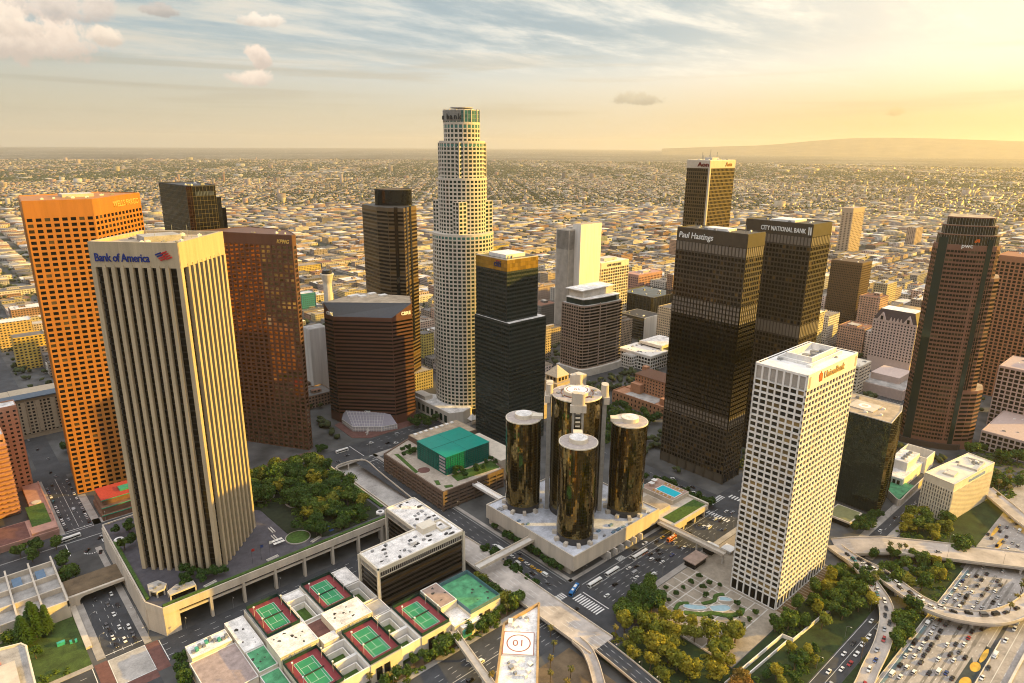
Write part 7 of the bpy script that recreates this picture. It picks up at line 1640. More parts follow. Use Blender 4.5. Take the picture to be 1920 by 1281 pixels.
def undergrowth(label, polys, dens, m, r0=.8, r1=1.9, seed=1, clear=()):
    g_ = np.random.default_rng(seed); V, F = [], []; nv = 0
    for poly, z in polys:
        P = np.array(poly); lo, hi = P.min(0), P.max(0); n = int((hi[0]-lo[0])*(hi[1]-lo[1])*dens); pt = lo+(hi-lo)*g_.random((n, 2)); ins = np.zeros(n, bool)
        for i in range(len(P)):
            (x1, y1), (x2, y2) = P[i-1], P[i]; cnd = (y1 > pt[:,1]) != (y2 > pt[:,1])
            with np.errstate(divide='ignore', invalid='ignore'): ins ^= cnd & (pt[:,0] < (x2-x1)*(pt[:,1]-y1)/(y2-y1)+x1)
        pt = pt[ins]; keep = np.sin(pt[:,0]*.31+seed)*np.cos(pt[:,1]*.27-seed)+.5*np.sin(pt[:,0]*.11-pt[:,1]*.13) > -.35; pt = pt[keep]
        for cx, cy, cr in clear: pt = pt[np.hypot(pt[:,0]-cx, pt[:,1]-cy) > cr]
        for x, y in pt:
            r = g_.uniform(r0, r1); k = 26; d = g_.normal(size=(k, 3)); d /= np.linalg.norm(d, axis=1)[:,None]; d[:,2] = np.abs(d[:,2]); c = np.array([x, y, z])+d*r*np.array([1, 1, .8]); nr = d+g_.normal(size=(k, 3))*.5; a = np.cross(nr, [.3, .2, 1.0]); a /= np.linalg.norm(a, axis=1)[:,None]+1e-6; b = np.cross(nr, a); b /= np.linalg.norm(b, axis=1)[:,None]+1e-6; s_ = (g_.uniform(.3, .6, k)*r)[:,None]
            V.append(np.stack([c+a*s_, c+b*s_*.7, c-a*s_, c-b*s_*.7], 1).reshape(-1, 3)); F.append(np.arange(k*4).reshape(-1, 4)+nv); nv += k*4
    tag(big_mesh('undergrowth', np.concatenate(V), np.concatenate(F), m), label, 'shrubs', kind='stuff')
undergrowth('low dark shrubs covering the beds of the deck garden', [([(152, 463), (176, 440), (168, 408), (185, 389), (222, 390), (225, 498), (160, 500), (150, 490)], DZ+.25)], .16, M_['leaf'], .8, 1.8, 3, ((163, 400, 9.5), (188, 446, 8), (205, 470, 5), (184.5, 403, 3)))
undergrowth('shrubs and ground cover on the slopes below the white tower', [([(346, 146), (446, 146), (446, 115), (392, 130), (346, 134)], .1), ([(300, 134), (344, 132), (346, 115), (300, 115)], .1), ([(384, 100), (384, 91), (470, 91), (500, 94), (496, 108), (470, 134), (448, 100)], .1)], .085, M_['leaf'], .8, 2.2, 4)
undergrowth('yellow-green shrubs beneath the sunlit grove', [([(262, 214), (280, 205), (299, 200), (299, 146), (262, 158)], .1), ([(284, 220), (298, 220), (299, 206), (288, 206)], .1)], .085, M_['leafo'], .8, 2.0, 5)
undergrowth('scrub along the lawn, club wall and verge', [([(-30, 386), (32, 386), (20, 392), (-30, 396)], .1), ([(146, 259), (232, 259), (232, 266), (146, 266)], .1), ([(233, 262), (243, 262), (243, 300), (233, 300)], .1), ([(510, 110), (560, 110), (556, 138), (512, 138)], .1), ([(640, 94), (735, 94), (735, 138), (650, 146)], .1), ([(468, 372), (560, 388), (562, 452), (500, 460)], .1), ([(190, 549), (246, 549), (246, 557), (190, 557)], .35)], .1, M_['leaf'], .8, 2.0, 6)
# palms
def palm_mesh(seed, n=22, L=2.6):
    rr = random.Random(seed); m = MB()
    for k in range(n):
        a = 6.283*k/n+rr.uniform(-.15, .15); el = rr.uniform(-.35, 1.1); x = 0; z = 0; e = el; w = .42; pts = []
        for s in range(6): pts.append((x, z)); x += L/5*math.cos(e); z += L/5*math.sin(e); e -= .42
        for s in range(5):
            for sd in (-1, 1):
                (x0, z0), (x1, z1) = pts[s], pts[s+1]; w0 = w*(1-abs(s/5-.4)); w1 = w*(1-abs((s+1)/5-.4)); ca, sa = math.cos(a), math.sin(a)
                P = lambda xx, yy, zz: (xx*ca-yy*sa, xx*sa+yy*ca, zz)
                m.quad(P(x0, 0, z0), P(x1, 0, z1), P(x1, sd*w1, z1-.22), P(x0, sd*w0, z0-.22))
    m.cyl(0, 0, .35, -1.0, .1, 8, r1=.5)
    return m.mesh('crown', M_['palmf'])
PCR = [palm_mesh(s) for s in range(3)]
PTR = MB().tube((0,0,0), (.1,.05,1), .26, 8, .17).mesh('trunk', M_['bark'])
PALMS = [(478.8,129.6,12.9),(478.3,127,7.4),(487.2,122.2,11.4),(485.9,125.4,10.2),(491.3,118.6,8),(425.6,119.2,15.4),(442.1,105,7),(427.8,98,7.5),(356.7,100.3,18),(491.3,55.2,14),(484,55.4,9),(462,54.6,14.1),(496.8,55.1,14),(240.9,231.4,8),(233.3,221,8.4),(223.8,214.3,8),(215.8,206.3,8.4),(226.1,201,8.2),(190.5,226,9),(233.4,262,9.5),(267.5,204.2,10.9),(266.1,195.2,11),(640,112,12),(648,104,13),(655,116,11),(662,100,14),(668,110,12),(630,100,9),(646,96,12),(676,104,13),(150,263,8),(141,268,9),(184,263.5,8),(207,210,7.5),(219,197,7)]
PL = {'straight bridge': (495, 115), 'curved flyover': (434, 100), 'painted gore': (480, 56), 'wedge rooftop': (202, 202), 'yellow grove': (268, 198), 'cream slab block': (632, 115), 'tennis club front': (165, 268), 'access road': (356, 105)}
bp = {}
for p in PALMS: k = nearest(PL, p[0], p[1]); bp.setdefault(k, []).append((math.hypot(PL[k][0]-p[0], PL[k][1]-p[1]), p))
for k, ps in bp.items():
    ps.sort()
    for i, (_, p) in enumerate(ps):
        t_ = thing('palm_tree', f'tall slim palm with shaggy head, {"standing beside" if len(ps) == 1 else ORD[i]} the {k}', 'palm tree', (p[0], p[1], 0), 'palms by the roads')
        o = bpy.data.objects.new('trunk', PTR); COL.objects.link(o); o.parent = t_; o.scale = (1, 1, p[2]-.8)
        o = bpy.data.objects.new('crown', PCR[i % 3]); COL.objects.link(o); o.parent = t_; o.location = (.1, .05, p[2]-.8); o.rotation_euler = (0, 0, i*1.3); o.scale = (1.0, 1.0, 1.05)
# street lamps
lm = MB(); lm.tube((0,0,0), (0,0,8.4), .11, 6, .07); POLE = lm.mesh('pole', M_['steel'])
lm = MB(); lm.tube((0,0,8.3), (1.0,0,9.0), .06, 5); lm.tube((1.0,0,9.0), (2.2,0,9.1), .05, 5); ARM = lm.mesh('arm', M_['steel'])
lm = MB(); lm.box(2.0, 2.8, -.16, .16, 9.0, 9.16); HEAD = lm.mesh('lamp_head', M_['white'])
LAMPS = [('the wide avenue', [(300, 258.6, -1.57), (330, 258.6, -1.57), (360, 258.6, -1.57), (310, 223, 1.57), (340, 223, 1.57), (372, 223, 1.57), (405, 223, 1.57), (430, 223, 1.57), (250, 223.4, 1.57), (150, 258.6, -1.57)]), ('the museum side street', [(288, 300, 3.14), (288, 330, 3.14), (288, 380, 3.14), (288, 420, 3.14), (288, 460, 3.14)]), ('the viaduct ramp', [(259.6, 195, 3.14), (258.5, 178, 3.14), (257, 165, 3.14), (262, 186, 1.57)]),
         ('the access road', [(372, 115, -1.57), (335, 115.2, -1.57), (408, 114.6, -1.57)]), ('the flyover', [(430.5, 106, 0), (452, 105, 3.9), (425.5, 92, 0)]), ('the straight bridge', [(498, 99, .9), (519, 71, .9), (520, 104, -2.2), (541, 77, -2.2)]), ('the foot of the deck', [(82, 380.8, -1.57), (110, 380.8, -1.57), (140, 380.8, -1.57), (63, 386, 3.14)]), ('the lower street', [(40.2, 396, 0), (40.2, 420, 0), (62.5, 410, 3.14)]), ('the upper cross street', [(240, 514.6, 1.57), (200, 514.6, 1.57), (288.6, 520, 3.14), (74, 547, -1.57)]), ('the climbing street', [(500, 150, -1.57), (540, 150, -1.57), (580, 150, -1.57)])]
for where, ps in LAMPS:
    ps = sorted(ps, key=lambda p: -(proj((p[0], p[1], 0)) or (0, 0))[1])
    for i, (x, y, a) in enumerate(ps):
        zb = 6.0 if where == 'the straight bridge' else 0
        t_ = thing('street_lamp', f'thin grey street lamp along {where}, {ORDW[i]} from the bottom edge', 'street lamp', (x, y, zb), 'street lamps'); t_.rotation_euler = (0, 0, a)
        for nm, me in (('pole', POLE), ('arm', ARM), ('lamp_head', HEAD)): o = bpy.data.objects.new(nm, me); COL.objects.link(o); o.parent = t_
# flagpoles and parasols on the deck
for k, (x, y, c) in enumerate(((128, 391, 'red'), (134, 391.5, 'blue'), (140, 392, 'white'))):
    t_ = thing('flagpole', f'tall flagpole with {c} flag on the deck beside the striped tower', 'flagpole', (x, y, DZ)); MB().tube((x, y, DZ), (x, y, DZ+11), .1, 6, .05).obj('pole', M_['darkm'], t_)
    f = MB(); f.add([(x+.1+i*.4, y+.12*math.sin(i*1.3), DZ+z) for z in (8.6, 10.6) for i in range(6)], [(i, i+1, i+7, i+6) for i in range(5)]); f.obj('flag', mat('flag_'+c, PAINTS[c], .8), t_)
sgn = sorted([(147+k % 3*2.6, 400+k//3*3.5) for k in range(6)], key=lambda p: math.hypot(p[0]-163, p[1]-400))
for k, (x, y) in enumerate(sgn):
    t_ = thing('parasol', f'cream square parasol on the dark deck paving, {ORD[k]} the round basin', 'parasol', (x, y, DZ), 'parasols on the deck')
    q = MB(); q.add([(x-1.2, y-1.2, DZ+2.3), (x+1.2, y-1.2, DZ+2.3), (x+1.2, y+1.2, DZ+2.3), (x-1.2, y+1.2, DZ+2.3), (x, y, DZ+2.9)], [(0,1,4),(1,2,4),(2,3,4),(3,0,4)]); q.obj('canopy', M_['white'], t_); MB().tube((x, y, DZ), (x, y, DZ+2.8), .05, 5).obj('pole', M_['steel'], t_)
# ------------------------------------------------------------------ the low city
EXCL = [(-400,470,-250,560),(55,165,580,695),(185,275,550,655),(15,112,500,815),(175,264,655,750),(293,394,540,650),(372,462,498,602),(362,462,600,722),(383,447,433,497),(455,566,365,535),(556,620,378,462),(590,682,522,582),(692,762,638,692),(762,840,646,698),(948,1032,718,764),(676,770,486,552),(784,938,578,698),(686,746,428,478),(478,522,250,342),(560,614,244,324),(794,842,276,306),(1000,1040,364,396),(1104,1158,402,468),(816,952,232,322),(686,778,138,256),(912,972,120,204),(728,876,88,160),(460,672,88,228),(1926,2022,750,802)]
def road_clear(x, y, r):
    if abs(y-241) < 18+r and x < 1400: return False
    if abs(y-530.5) < 16+r and x < 720: return False
    if abs(x-56.6) < 9.5+r and 540 < y < 1500: return False
    if -30 < y < 112+r and 150 < x < 1000: return False
    if x >= 1000 and abs(y-(60-(x-760)*.21)) < 40+r: return False
    if abs(y-145) < 6+r and 460 < x < 760: return False
    return not any(a-r < x < b+r and c-r < y < d+r for a, b, c, d in EXCL)
PAL = [(.62,.52,.38),(.55,.43,.30),(.66,.60,.50),(.50,.33,.25),(.42,.34,.27),(.70,.66,.60),(.36,.22,.15),(.33,.31,.29),(.58,.50,.30),(.48,.40,.36),(.22,.20,.19),(.60,.45,.37)]
PNAME = ['cream','tan','ivory','rose','brown','white','brick-red','grey','straw-yellow','mauve','charcoal','peach']
cand = []
def in_view(x, y, m=60):
    p = proj((x, y, 5)); return p is not None and -m < p[0] < 1920+m and p[1] < 1281+m
def core_h(x, y, rr):
    d = math.hypot(x-880, y-640); d2 = math.hypot(x-1250, y-330); d3 = math.hypot(x-60, y-1000)
    q = math.exp(-(d/360)**2)*52+math.exp(-(d2/400)**2)*32+math.exp(-(d3/240)**2)*16
    return max(4.0, 5+q*rr.uniform(.3, 1.15)+rr.expovariate(1/2.5))
rr = random.Random(77)
# near and middle belts: lots in blocks
def blocks(x0, x1, y0, y1, bx, by, st, rot=0.0, o=(0, 0)):
    y = y0
    while y < y1:
        x = x0
        while x < x1: yield x, y, bx, by; x += bx+st
        y += by+st
for (bx0, by0, bw, bh) in blocks(-1500, 3300, -900, 3600, 104, 150, 19):
    d = math.hypot(bx0+bw/2, by0+bh/2)
    if d > 3300 or d < 380: continue
    if not in_view(bx0+bw/2, by0+bh/2, 160): continue
    lot = 21 if d < 1500 else 23
    for cx in range(2):
        yy = by0
        while yy < by0+bh-8:
            w = min(rr.uniform(.6, 1.9)*lot, by0+bh-yy)
            if rr.random() < .14: yy += w; continue            # car parks and yards
            dep = bw/2*rr.uniform(.62, .97); xx = bx0+1 if cx == 0 else bx0+bw-1-dep
            if rr.random() < .08 and d > 1200: dep = bw-4; xx = bx0+2
            x_, y_ = xx+dep/2, yy+w/2
            if road_clear(x_, y_, max(dep, w)/2*.9): cand.append((x_, y_, dep-1, w-rr.uniform(.6, 3), core_h(x_, y_, rr), rr.randrange(len(PAL)), 0.0))
            yy += w
ca, sa = math.cos(R(-38)), math.sin(R(-38))
far = []
def spread(r0, r1, step, fill, hmean, big):
    n = int(r1/step)+1
    for i in range(-n, n+1):
        for j in range(-n, n+1):
            lx, ly = i*step+rr.uniform(-.22, .22)*step, j*step+rr.uniform(-.22, .22)*step
            if i % 12 == 0 or j % 15 == 0 or (i % 4 == 0 and rr.random() < .6): continue
            x, y = lx*ca-ly*sa, lx*sa+ly*ca; d = math.hypot(x, y)
            if not r0 < d <= r1 or rr.random() > fill or not in_view(x, y, 30): continue
            f = .5+.5*math.sin(x*.0011+1)*math.cos(y*.0009); s = step*(rr.uniform(.35, .6) if rr.random() > big+f*.2 else rr.uniform(.7, 1.5))
            far.append((x, y, s*rr.uniform(.6, 1.2), s*rr.uniform(.6, 1.2), max(3.5, rr.gauss(hmean, 2.2)+(rr.expovariate(1/9) if rr.random() < .05 else 0)), rr.randrange(len(PAL)), R(-38)))
spread(3250, 6200, 33, .80, 5.0, .07); spread(6200, 13500, 72, .66, 5.0, .12)
for k in range(900):          # around and behind the viewpoint, seen only in the mirror glass
    a = rr.uniform(0, 6.283); d = rr.uniform(420, 1500); x, y = math.sin(a)*d, math.cos(a)*d
    if not in_view(x, y, 100) and road_clear(x, y, 18): far.append((x, y, rr.uniform(12, 34), rr.uniform(12, 34), rr.uniform(5, 16), rr.randrange(len(PAL)), 0.0))
# the three hundred that show largest become things of their own
bpy.context.view_layer.update(); DG = bpy.context.evaluated_depsgraph_get(); DG.update()
def seen(b):
    n = 0
    for fx, fy, fz in ((-.45,-.45,1),(.45,-.45,1),(-.45,.45,1),(-.45,-.45,.5),(0,-.5,.6),(-.5,0,.6),(0,0,1.05)):
        p = Vector((b[0]+fx*b[2], b[1]+fy*b[3], b[4]*fz+.05)); q = proj(p)
        if not q or not (5 < q[0] < 1915 and 5 < q[1] < 1276): continue
        v = p-Vector((0,0,CAMZ)); L = v.length
        hit, loc, *_ = sc.ray_cast(DG, (0,0,CAMZ), v.normalized(), distance=L-1.0)
        n += not hit
    return n
cand.sort(key=lambda b: -((b[2]+b[3])*b[4]+.3*b[2]*b[3])/(b[0]**2+b[1]**2))
near = []; rest = []
for b in cand:
    if len(near) < 290:
        n = seen(b)
        if n >= 2: near.append(b); continue
        if n == 0 and math.hypot(b[0], b[1]) < 900: continue
    rest.append(b)
BM = block_mat('building_facade', False); BMA = block_mat('low_city_facade', True)
LMK = {'brown ribboned tower': (350, 610), 'tallest tower': (414, 546), 'blank white slab': (730, 655), 'cream gridded slab': (800, 665), 'tall capped tower': (715, 450), 'golden twin tower': (586, 285), 'gothic gabled tower': (925, 288), 'curved brown tower': (733, 195), 'lone tan slab': (1970, 775), 'beige slab hotel': (70, 780), 'orange-brown tower': (100, 630), 'oval-crowned tower': (418, 665), 'big black glass block': (895, 655), 'black mirror tower': (215, 705), 'pink twelve-storey block': (990, 740), 'ribbed brown-black tower': (1130, 435), 'salmon club': (590, 420), 'red gridded tower': (940, 160), 'small black block': (1020, 380), 'white cluttered roof': (700, 520)}
BIG100 = set(near[:110]); grp = {}
for b in near:
    hc = 'single-storey' if b[4] < 6 else 'low' if b[4] < 11 else 'mid-rise' if b[4] < 22 else 'tall'
    p = proj((b[0], b[1], b[4])); best = None
    for k, (x, y) in LMK.items():
        d = math.hypot(x-b[0], y-b[1])
        if best is None or d < best[0]: best = (d, k, x, y)
    q = proj((best[2], best[3], 0)); side = 'right of' if p[0] > q[0]+8 else 'left of' if p[0] < q[0]-8 else 'behind'
    grp.setdefault((PNAME[b[5]], hc, side, best[1]), []).append((best[0], b))
for (cn, hc, side, lm), bs in grp.items():
    bs.sort(key=lambda q: q[0])
    for i, (_, b) in enumerate(bs):
        art = f'{cn} {hc} block {side} the {lm}' + ('' if len(bs) == 1 else f', {ORD[min(i, 19)]} it' if i else ', nearest it')
        x, y, w, d, h, c, _r = b; m = MB(); m.box(-w/2, w/2, -d/2, d/2, -.2, h); q = rect(-w/2+.25, w/2-.25, -d/2+.25, d/2-.25); m.wall_line(q, .5, h-.2, h+.9, closed=True)
        o = m.obj('city_building', BM); o.location = (x, y, 0); col = PAL[c]; j = rr.uniform(.85, 1.12); o.color = (col[0]*j, col[1]*j, col[2]*j, 1)
        tag(o, art, 'building', 'blocks of the old centre')
        pm = MB(); pw, pd, ph = w*rr.uniform(.15, .4), d*rr.uniform(.15, .4), rr.uniform(2, 4.5); px, py = rr.uniform(-.25, .25)*w, rr.uniform(-.25, .25)*d; pm.box(px-pw/2, px+pw/2, py-pd/2, py+pd/2, h-.1, h+ph)
        e = bpy.data.objects.new('penthouse', pm.mesh('penthouse', BM)); COL.objects.link(e); e.parent = o; e.color = o.color
        for k in range(rr.randint(3, 5) if b in BIG100 else 1):
            um = MB(); ux, uy = rr.uniform(-.4, .4)*w, rr.uniform(-.4, .4)*d; s_ = rr.uniform(.5, 1.5); um.box(ux-s_, ux+s_, uy-s_, uy+s_, h-.1, h+rr.uniform(.5, 1.6))
            e = bpy.data.objects.new('roof_unit', um.mesh('roof_unit', M_['steel'])); COL.objects.link(e); e.parent = o
allb = rest+far
A = np.array([b[:5] for b in allb]); rot = np.array([b[6] for b in allb]); ci = np.array([b[5] for b in allb]); n = len(allb)
sg = np.array([(-1,-1),(1,-1),(1,1),(-1,1)])*.5
lx = sg[None,:,0]*A[:,2:3]; ly = sg[None,:,1]*A[:,3:4]; co, si = np.cos(rot)[:,None], np.sin(rot)[:,None]
X = A[:,0:1]+lx*co-ly*si; Y = A[:,1:2]+lx*si+ly*co
V = np.zeros((n, 8, 3)); V[:,:4,0] = X; V[:,4:,0] = X; V[:,:4,1] = Y; V[:,4:,1] = Y; V[:,4:,2] = A[:,4:5]
Fb = np.array([(4,5,6,7),(0,1,5,4),(1,2,6,5),(2,3,7,6),(3,0,4,7)]); F = (Fb[None]+(np.arange(n)*8)[:,None,None]).reshape(-1, 4)
pc = np.array(PAL)[ci]*RNG.uniform(.7, 1.15, (n, 1)); fc = np.concatenate([pc, RNG.uniform(0, 1, (n, 1))], 1); fc = np.repeat(fc[:,None,:], 5, 1).reshape(-1, 4)
tag(big_mesh('distant_city', V.reshape(-1, 3), F, BMA, fc), 'sea of small low buildings stretching across the plain to the horizon', 'distant city', kind='stuff')
# street and yard trees of the plain, far too many and small to tell apart
T = []
tries = 0
while len(T) < 52000 and tries < 600000:
    tries += 1; a = R(42)+rr.uniform(-.72, .72); u_ = rr.random(); d = 560+u_**1.55*12500; x, y = math.sin(a)*d, math.cos(a)*d
    if d < 2600 and (not road_clear(x, y, 3) or rr.random() < .35): continue
    f = math.sin(x*.0013+.7)*math.cos(y*.0010-.4)+.6*math.sin(x*.0041-y*.0033)
    if rr.random() > (.24 if d < 3400 else .5)+.4*f: continue
    T.append((x, y, rr.uniform(1.7, 3.8)*(1.1 if d < 2500 else 1.7 if d < 6000 else 3.2), rr.uniform(3.5, 8.5)))
T = np.array(T); n = len(T)
ph = (1+5**.5)/2; iv = np.array([(-1,ph,0),(1,ph,0),(-1,-ph,0),(1,-ph,0),(0,-1,ph),(0,1,ph),(0,-1,-ph),(0,1,-ph),(ph,0,-1),(ph,0,1),(-ph,0,-1),(-ph,0,1)])/1.9
ifc = np.array([(0,11,5),(0,5,1),(0,1,7),(0,7,10),(0,10,11),(1,5,9),(5,11,4),(11,10,2),(10,7,6),(7,1,8),(3,9,4),(3,4,2),(3,2,6),(3,6,8),(3,8,9),(4,9,5),(2,4,11),(6,2,10),(8,6,7),(9,8,1)])
V = iv[None]*T[:,2][:,None,None]*RNG.uniform(.6, 1.35, (n, 12, 1)); V[:,:,2] *= .8; V[:,:,0] += T[:,0:1]; V[:,:,1] += T[:,1:2]; V[:,:,2] += T[:,3:4]*.62
F = (ifc[None]+(np.arange(n)*12)[:,None,None]).reshape(-1, 3)
tag(big_mesh('distant_trees', V.reshape(-1, 3), F, mat('far_foliage', (.045, .06, .02), .95, var=.4, scale=.05)), 'countless small dark trees dotted through the low city', 'trees', kind='stuff')
# a few landmarks of the plain
def far_thing(label, x, y, w, d, h, c, name='city_building', cat='building', rows=True):
    m = MB(); m.box(-w/2, w/2, -d/2, d/2, -.2, h); m.wall_line(rect(-w/2+.25, w/2-.25, -d/2+.25, d/2-.25), .5, h-.2, h+1, closed=True); o = m.obj(name, BM); o.location = (x, y, 0); o.color = (*c, 1); tag(o, label, cat); return o
ct = thing('control_tower', 'slim pale tower with flaring top standing left of the oval-crowned tower', 'tower', (520, 1050, 0)); x, y = 520, 1050
q = MB(); q.cyl(x, y, 8, 0, 52, 12, r1=7); q.cyl(x, y, 7, 52, 66, 16, r1=11); q.cyl(x, y, 11.5, 66, 68, 16); q.obj('shaft', M_['conc'], ct); q = MB(); q.cyl(x, y, 9, 68, 74, 12, r1=7); q.obj('cabin', G_['dark'], ct); q = MB(); q.tube((x, y, 74), (x, y, 84), .4, 5); q.obj('antenna', M_['steel'], ct)
ws = thing('office_building', 'plain windowless white slab left of the brown ribboned tower', 'office building', (332, 712, 0)); q = MB(); q.box(322, 344, 703, 722, 0, 76); q.obj('wall', M_['white'], ws); q = MB(); q.box(322.4, 343.6, 703.4, 721.6, 75.9, 76.3); q.obj('roof', M_['roofg'], ws)
for lab, x, y, w, d, h, c in (('long yellow warehouse block with ribbed walls beyond the dark brown tower', 610, 1430, 150, 40, 18, (.60,.46,.14)), ('yellow slab block beside the orange-brown tower', 92, 1030, 34, 26, 42, (.66,.46,.10)), ('straw-coloured block topped by roof plant behind the yellow slab', 88, 1140, 40, 30, 40, (.56,.40,.16)), ('pale stepped block at the far left behind the yellow slab', 40, 1250, 60, 30, 30, (.62,.56,.44)),
   ('narrow yellow-lit block wedged left of the tallest tower', 480, 705, 16, 20, 44, (.62,.52,.16)), ('greenish stone block with cornice beside the tallest tower', 425, 640, 26, 26, 22, (.40,.34,.22)), ('twin rose slab standing far behind the golden twin', 2250, 700, 60, 24, 55, (.50,.38,.30)), ('bright yellow wall block in the middle distance', 1180, 1400, 110, 26, 16, (.62,.48,.12)), ('long green-grey hall in the plain right of the tallest tower', 1500, 1330, 120, 40, 22, (.28,.32,.27)), ('teal block beside the slim control tower', 488, 1070, 26, 24, 36, (.04,.24,.30)), ('tall rose block far behind the cream gridded slab', 1500, 1010, 60, 30, 48, (.50,.32,.22))):
    far_thing(lab, x, y, w, d, h, c)
# fittings that belong to a part go one level deeper
def under(o, part): T_ = part.parent.location.copy() if part.location.length > 1e-6 else Vector((0, 0, 0)); o.location = o.location+T_; o.parent = part
for t_ in [o for o in sc.objects if o.parent is None and o.get('category')]:
    ch = list(t_.children); nm = lambda k: [c for c in ch if c.name.split('.')[0] == k]
    if t_['category'] == 'street lamp': under(nm('lamp_head')[0], nm('arm')[0]); continue
    for a, b in zip(nm('lamp_head'), nm('light_pole')): under(a, b)
    if nm('helipad'):
        for k in ('helipad_marking', 'helipad_number', 'helipad_surface', 'helipad_border'):
            for c in nm(k): under(c, nm('helipad')[0])
    if len(nm('roof')) == 1:
        for k in ('roof_unit', 'antenna', 'stain', 'chimney', 'roof_seam', 'skylight'):
            for c in nm(k): under(c, nm('roof')[0])
# ------------------------------------------------------------------ air, sky, sun, camera
hz = MB(); hz.box(-43500, 43500, -43500, 43500, -12, 760)
hm = bpy.data.materials.new('haze_air'); hm.use_nodes = True; nt = hm.node_tree; nt.nodes.clear(); out = nt.nodes.new('ShaderNodeOutputMaterial'); pv = nt.nodes.new('ShaderNodeVolumePrincipled')
pv.inputs['Color'].default_value = (.95, .90, .80, 1); pv.inputs['Density'].default_value = HAZE; pv.inputs['Anisotropy'].default_value = .45
nt.links.new(pv.outputs[0], out.inputs['Volume']); hz_o = hz.obj('haze', hm); tag(hz_o, kind='stuff')
W = bpy.data.worlds.new('World'); sc.world = W; W.use_nodes = True; nt = W.node_tree; N, L = nt.nodes, nt.links; bg = N['Background']; bg.inputs['Strength'].default_value = .345
def m_(op, a, b=None, c=None, clamp=False):
    n = N.new('ShaderNodeMath'); n.operation = op; n.use_clamp = clamp
    for i, v in enumerate((a, b, c)):
        if v is None: continue
        if isinstance(v, (int, float)): n.inputs[i].default_value = v
        else: L.new(v, n.inputs[i])
    return n.outputs[0]
def ss(v, a, b, x=0., y=1.):
    n = N.new('ShaderNodeMapRange'); n.interpolation_type = 'SMOOTHSTEP'; L.new(v, n.inputs[0])
    for i, q in enumerate((a, b, x, y)): n.inputs[i+1].default_value = q
    return n.outputs[0]
def mixc(f, a, b):
    n = N.new('ShaderNodeMix'); n.data_type = 'RGBA'; n.clamp_factor = True
    for s_, v in (('Factor', f), ('A', a), ('B', b)):
        if isinstance(v, (int, float)): n.inputs[s_].default_value = v
        elif isinstance(v, tuple): n.inputs[s_].default_value = (*v, 1)
        else: L.new(v, n.inputs[s_])
    return n.outputs['Result']
def ramp(v, stops):
    n = N.new('ShaderNodeValToRGB'); L.new(v, n.inputs[0]); e = n.color_ramp.elements; e[0].position, e[0].color = stops[0][0], (*stops[0][1], 1); e[1].position, e[1].color = stops[-1][0], (*stops[-1][1], 1)
    for p, c in stops[1:-1]: q = e.new(p); q.color = (*c, 1)
    return n.outputs[0]
def noise(vec, scale, detail=6, rough=.6, dist=0.0):
    n = N.new('ShaderNodeTexNoise'); n.inputs['Scale'].default_value = scale; n.inputs['Detail'].default_value = detail; n.inputs['Roughness'].default_value = rough; n.inputs['Distortion'].default_value = dist; L.new(vec, n.inputs['Vector']); return n.outputs['Fac']
sk = N.new('ShaderNodeTexSky'); sk.sky_type = 'NISHITA'; sk.sun_disc = False; sk.sun_elevation = SUN_EL; sk.sun_rotation = SUN_AZ; sk.air_density = 1.0; sk.dust_density = 1.6; sk.ozone_density = 1.2
tc = N.new('ShaderNodeTexCoord'); D = tc.outputs['Generated']; sp = N.new('ShaderNodeSeparateXYZ'); L.new(D, sp.inputs[0])
z = sp.outputs[2]; e = m_('MAXIMUM', z, 0.0)
# sun proximity of the bearing, 0 = well away, 1 = towards the sun
sx, sy = math.sin(SUN_AZ), math.cos(SUN_AZ)
hl_ = m_('SQRT', m_('ADD', m_('MULTIPLY', sp.outputs[0], sp.outputs[0]), m_('ADD', m_('MULTIPLY', sp.outputs[1], sp.outputs[1]), 1e-6)))
dt = m_('DIVIDE', m_('ADD', m_('MULTIPLY', sp.outputs[0], sx), m_('MULTIPLY', sp.outputs[1], sy)), hl_)
p = ss(dt, -.55, .95); pl = m_('MULTIPLY_ADD', dt, .5, .5)
pn = N.new('ShaderNodeMapRange'); L.new(dt, pn.inputs[0]); pn.inputs[1].default_value = -.55; pn.inputs[2].default_value = .70; p = pn.outputs[0]
low = ramp(p, [(0, (.60, .55, .41)), (.35, (.70, .63, .46)), (.6, (.84, .70, .46)), (.82, (.92, .69, .33)), (1, (1.12, .84, .38))])
high = ramp(p, [(0, (.54, .58, .54)), (.35, (.66, .71, .69)), (.6, (.88, .87, .78)), (.8, (1.08, .97, .78)), (1, (1.35, 1.15, .82))])
veil = mixc(ss(e, .025, .12), low, high)
skc = N.new('ShaderNodeVectorMath'); skc.operation = 'SCALE'; L.new(sk.outputs[0], skc.inputs[0]); skc.inputs['Scale'].default_value = .12
blue = mixc(.75, skc.outputs[0], (.37, .49, .55))
# cloud sheet seen in perspective: project the direction on a plane overhead
iz = m_('DIVIDE', 1.0, m_('ADD', e, .06)); cv = N.new('ShaderNodeCombineXYZ'); L.new(m_('MULTIPLY', sp.outputs[0], iz), cv.inputs[0]); L.new(m_('MULTIPLY', sp.outputs[1], iz), cv.inputs[1])
rt = N.new('ShaderNodeMapping'); rt.inputs['Rotation'].default_value = (0, 0, R(35)); rt.inputs['Scale'].default_value = (.38, .85, 1); L.new(cv.outputs[0], rt.inputs['Vector'])
n1 = noise(rt.outputs[0], .8, 9, .66, .35); n2 = noise(rt.outputs[0], 3.6, 8, .68, .3); n3 = noise(cv.outputs[0], 5.0, 4, .6, .3)
cir = m_('ADD', m_('MULTIPLY', n1, .7), m_('MULTIPLY', n2, .3))
gap = m_('MULTIPLY', ss(cir, .44, .60, 1.0, 0.0), ss(e, .075, .145))
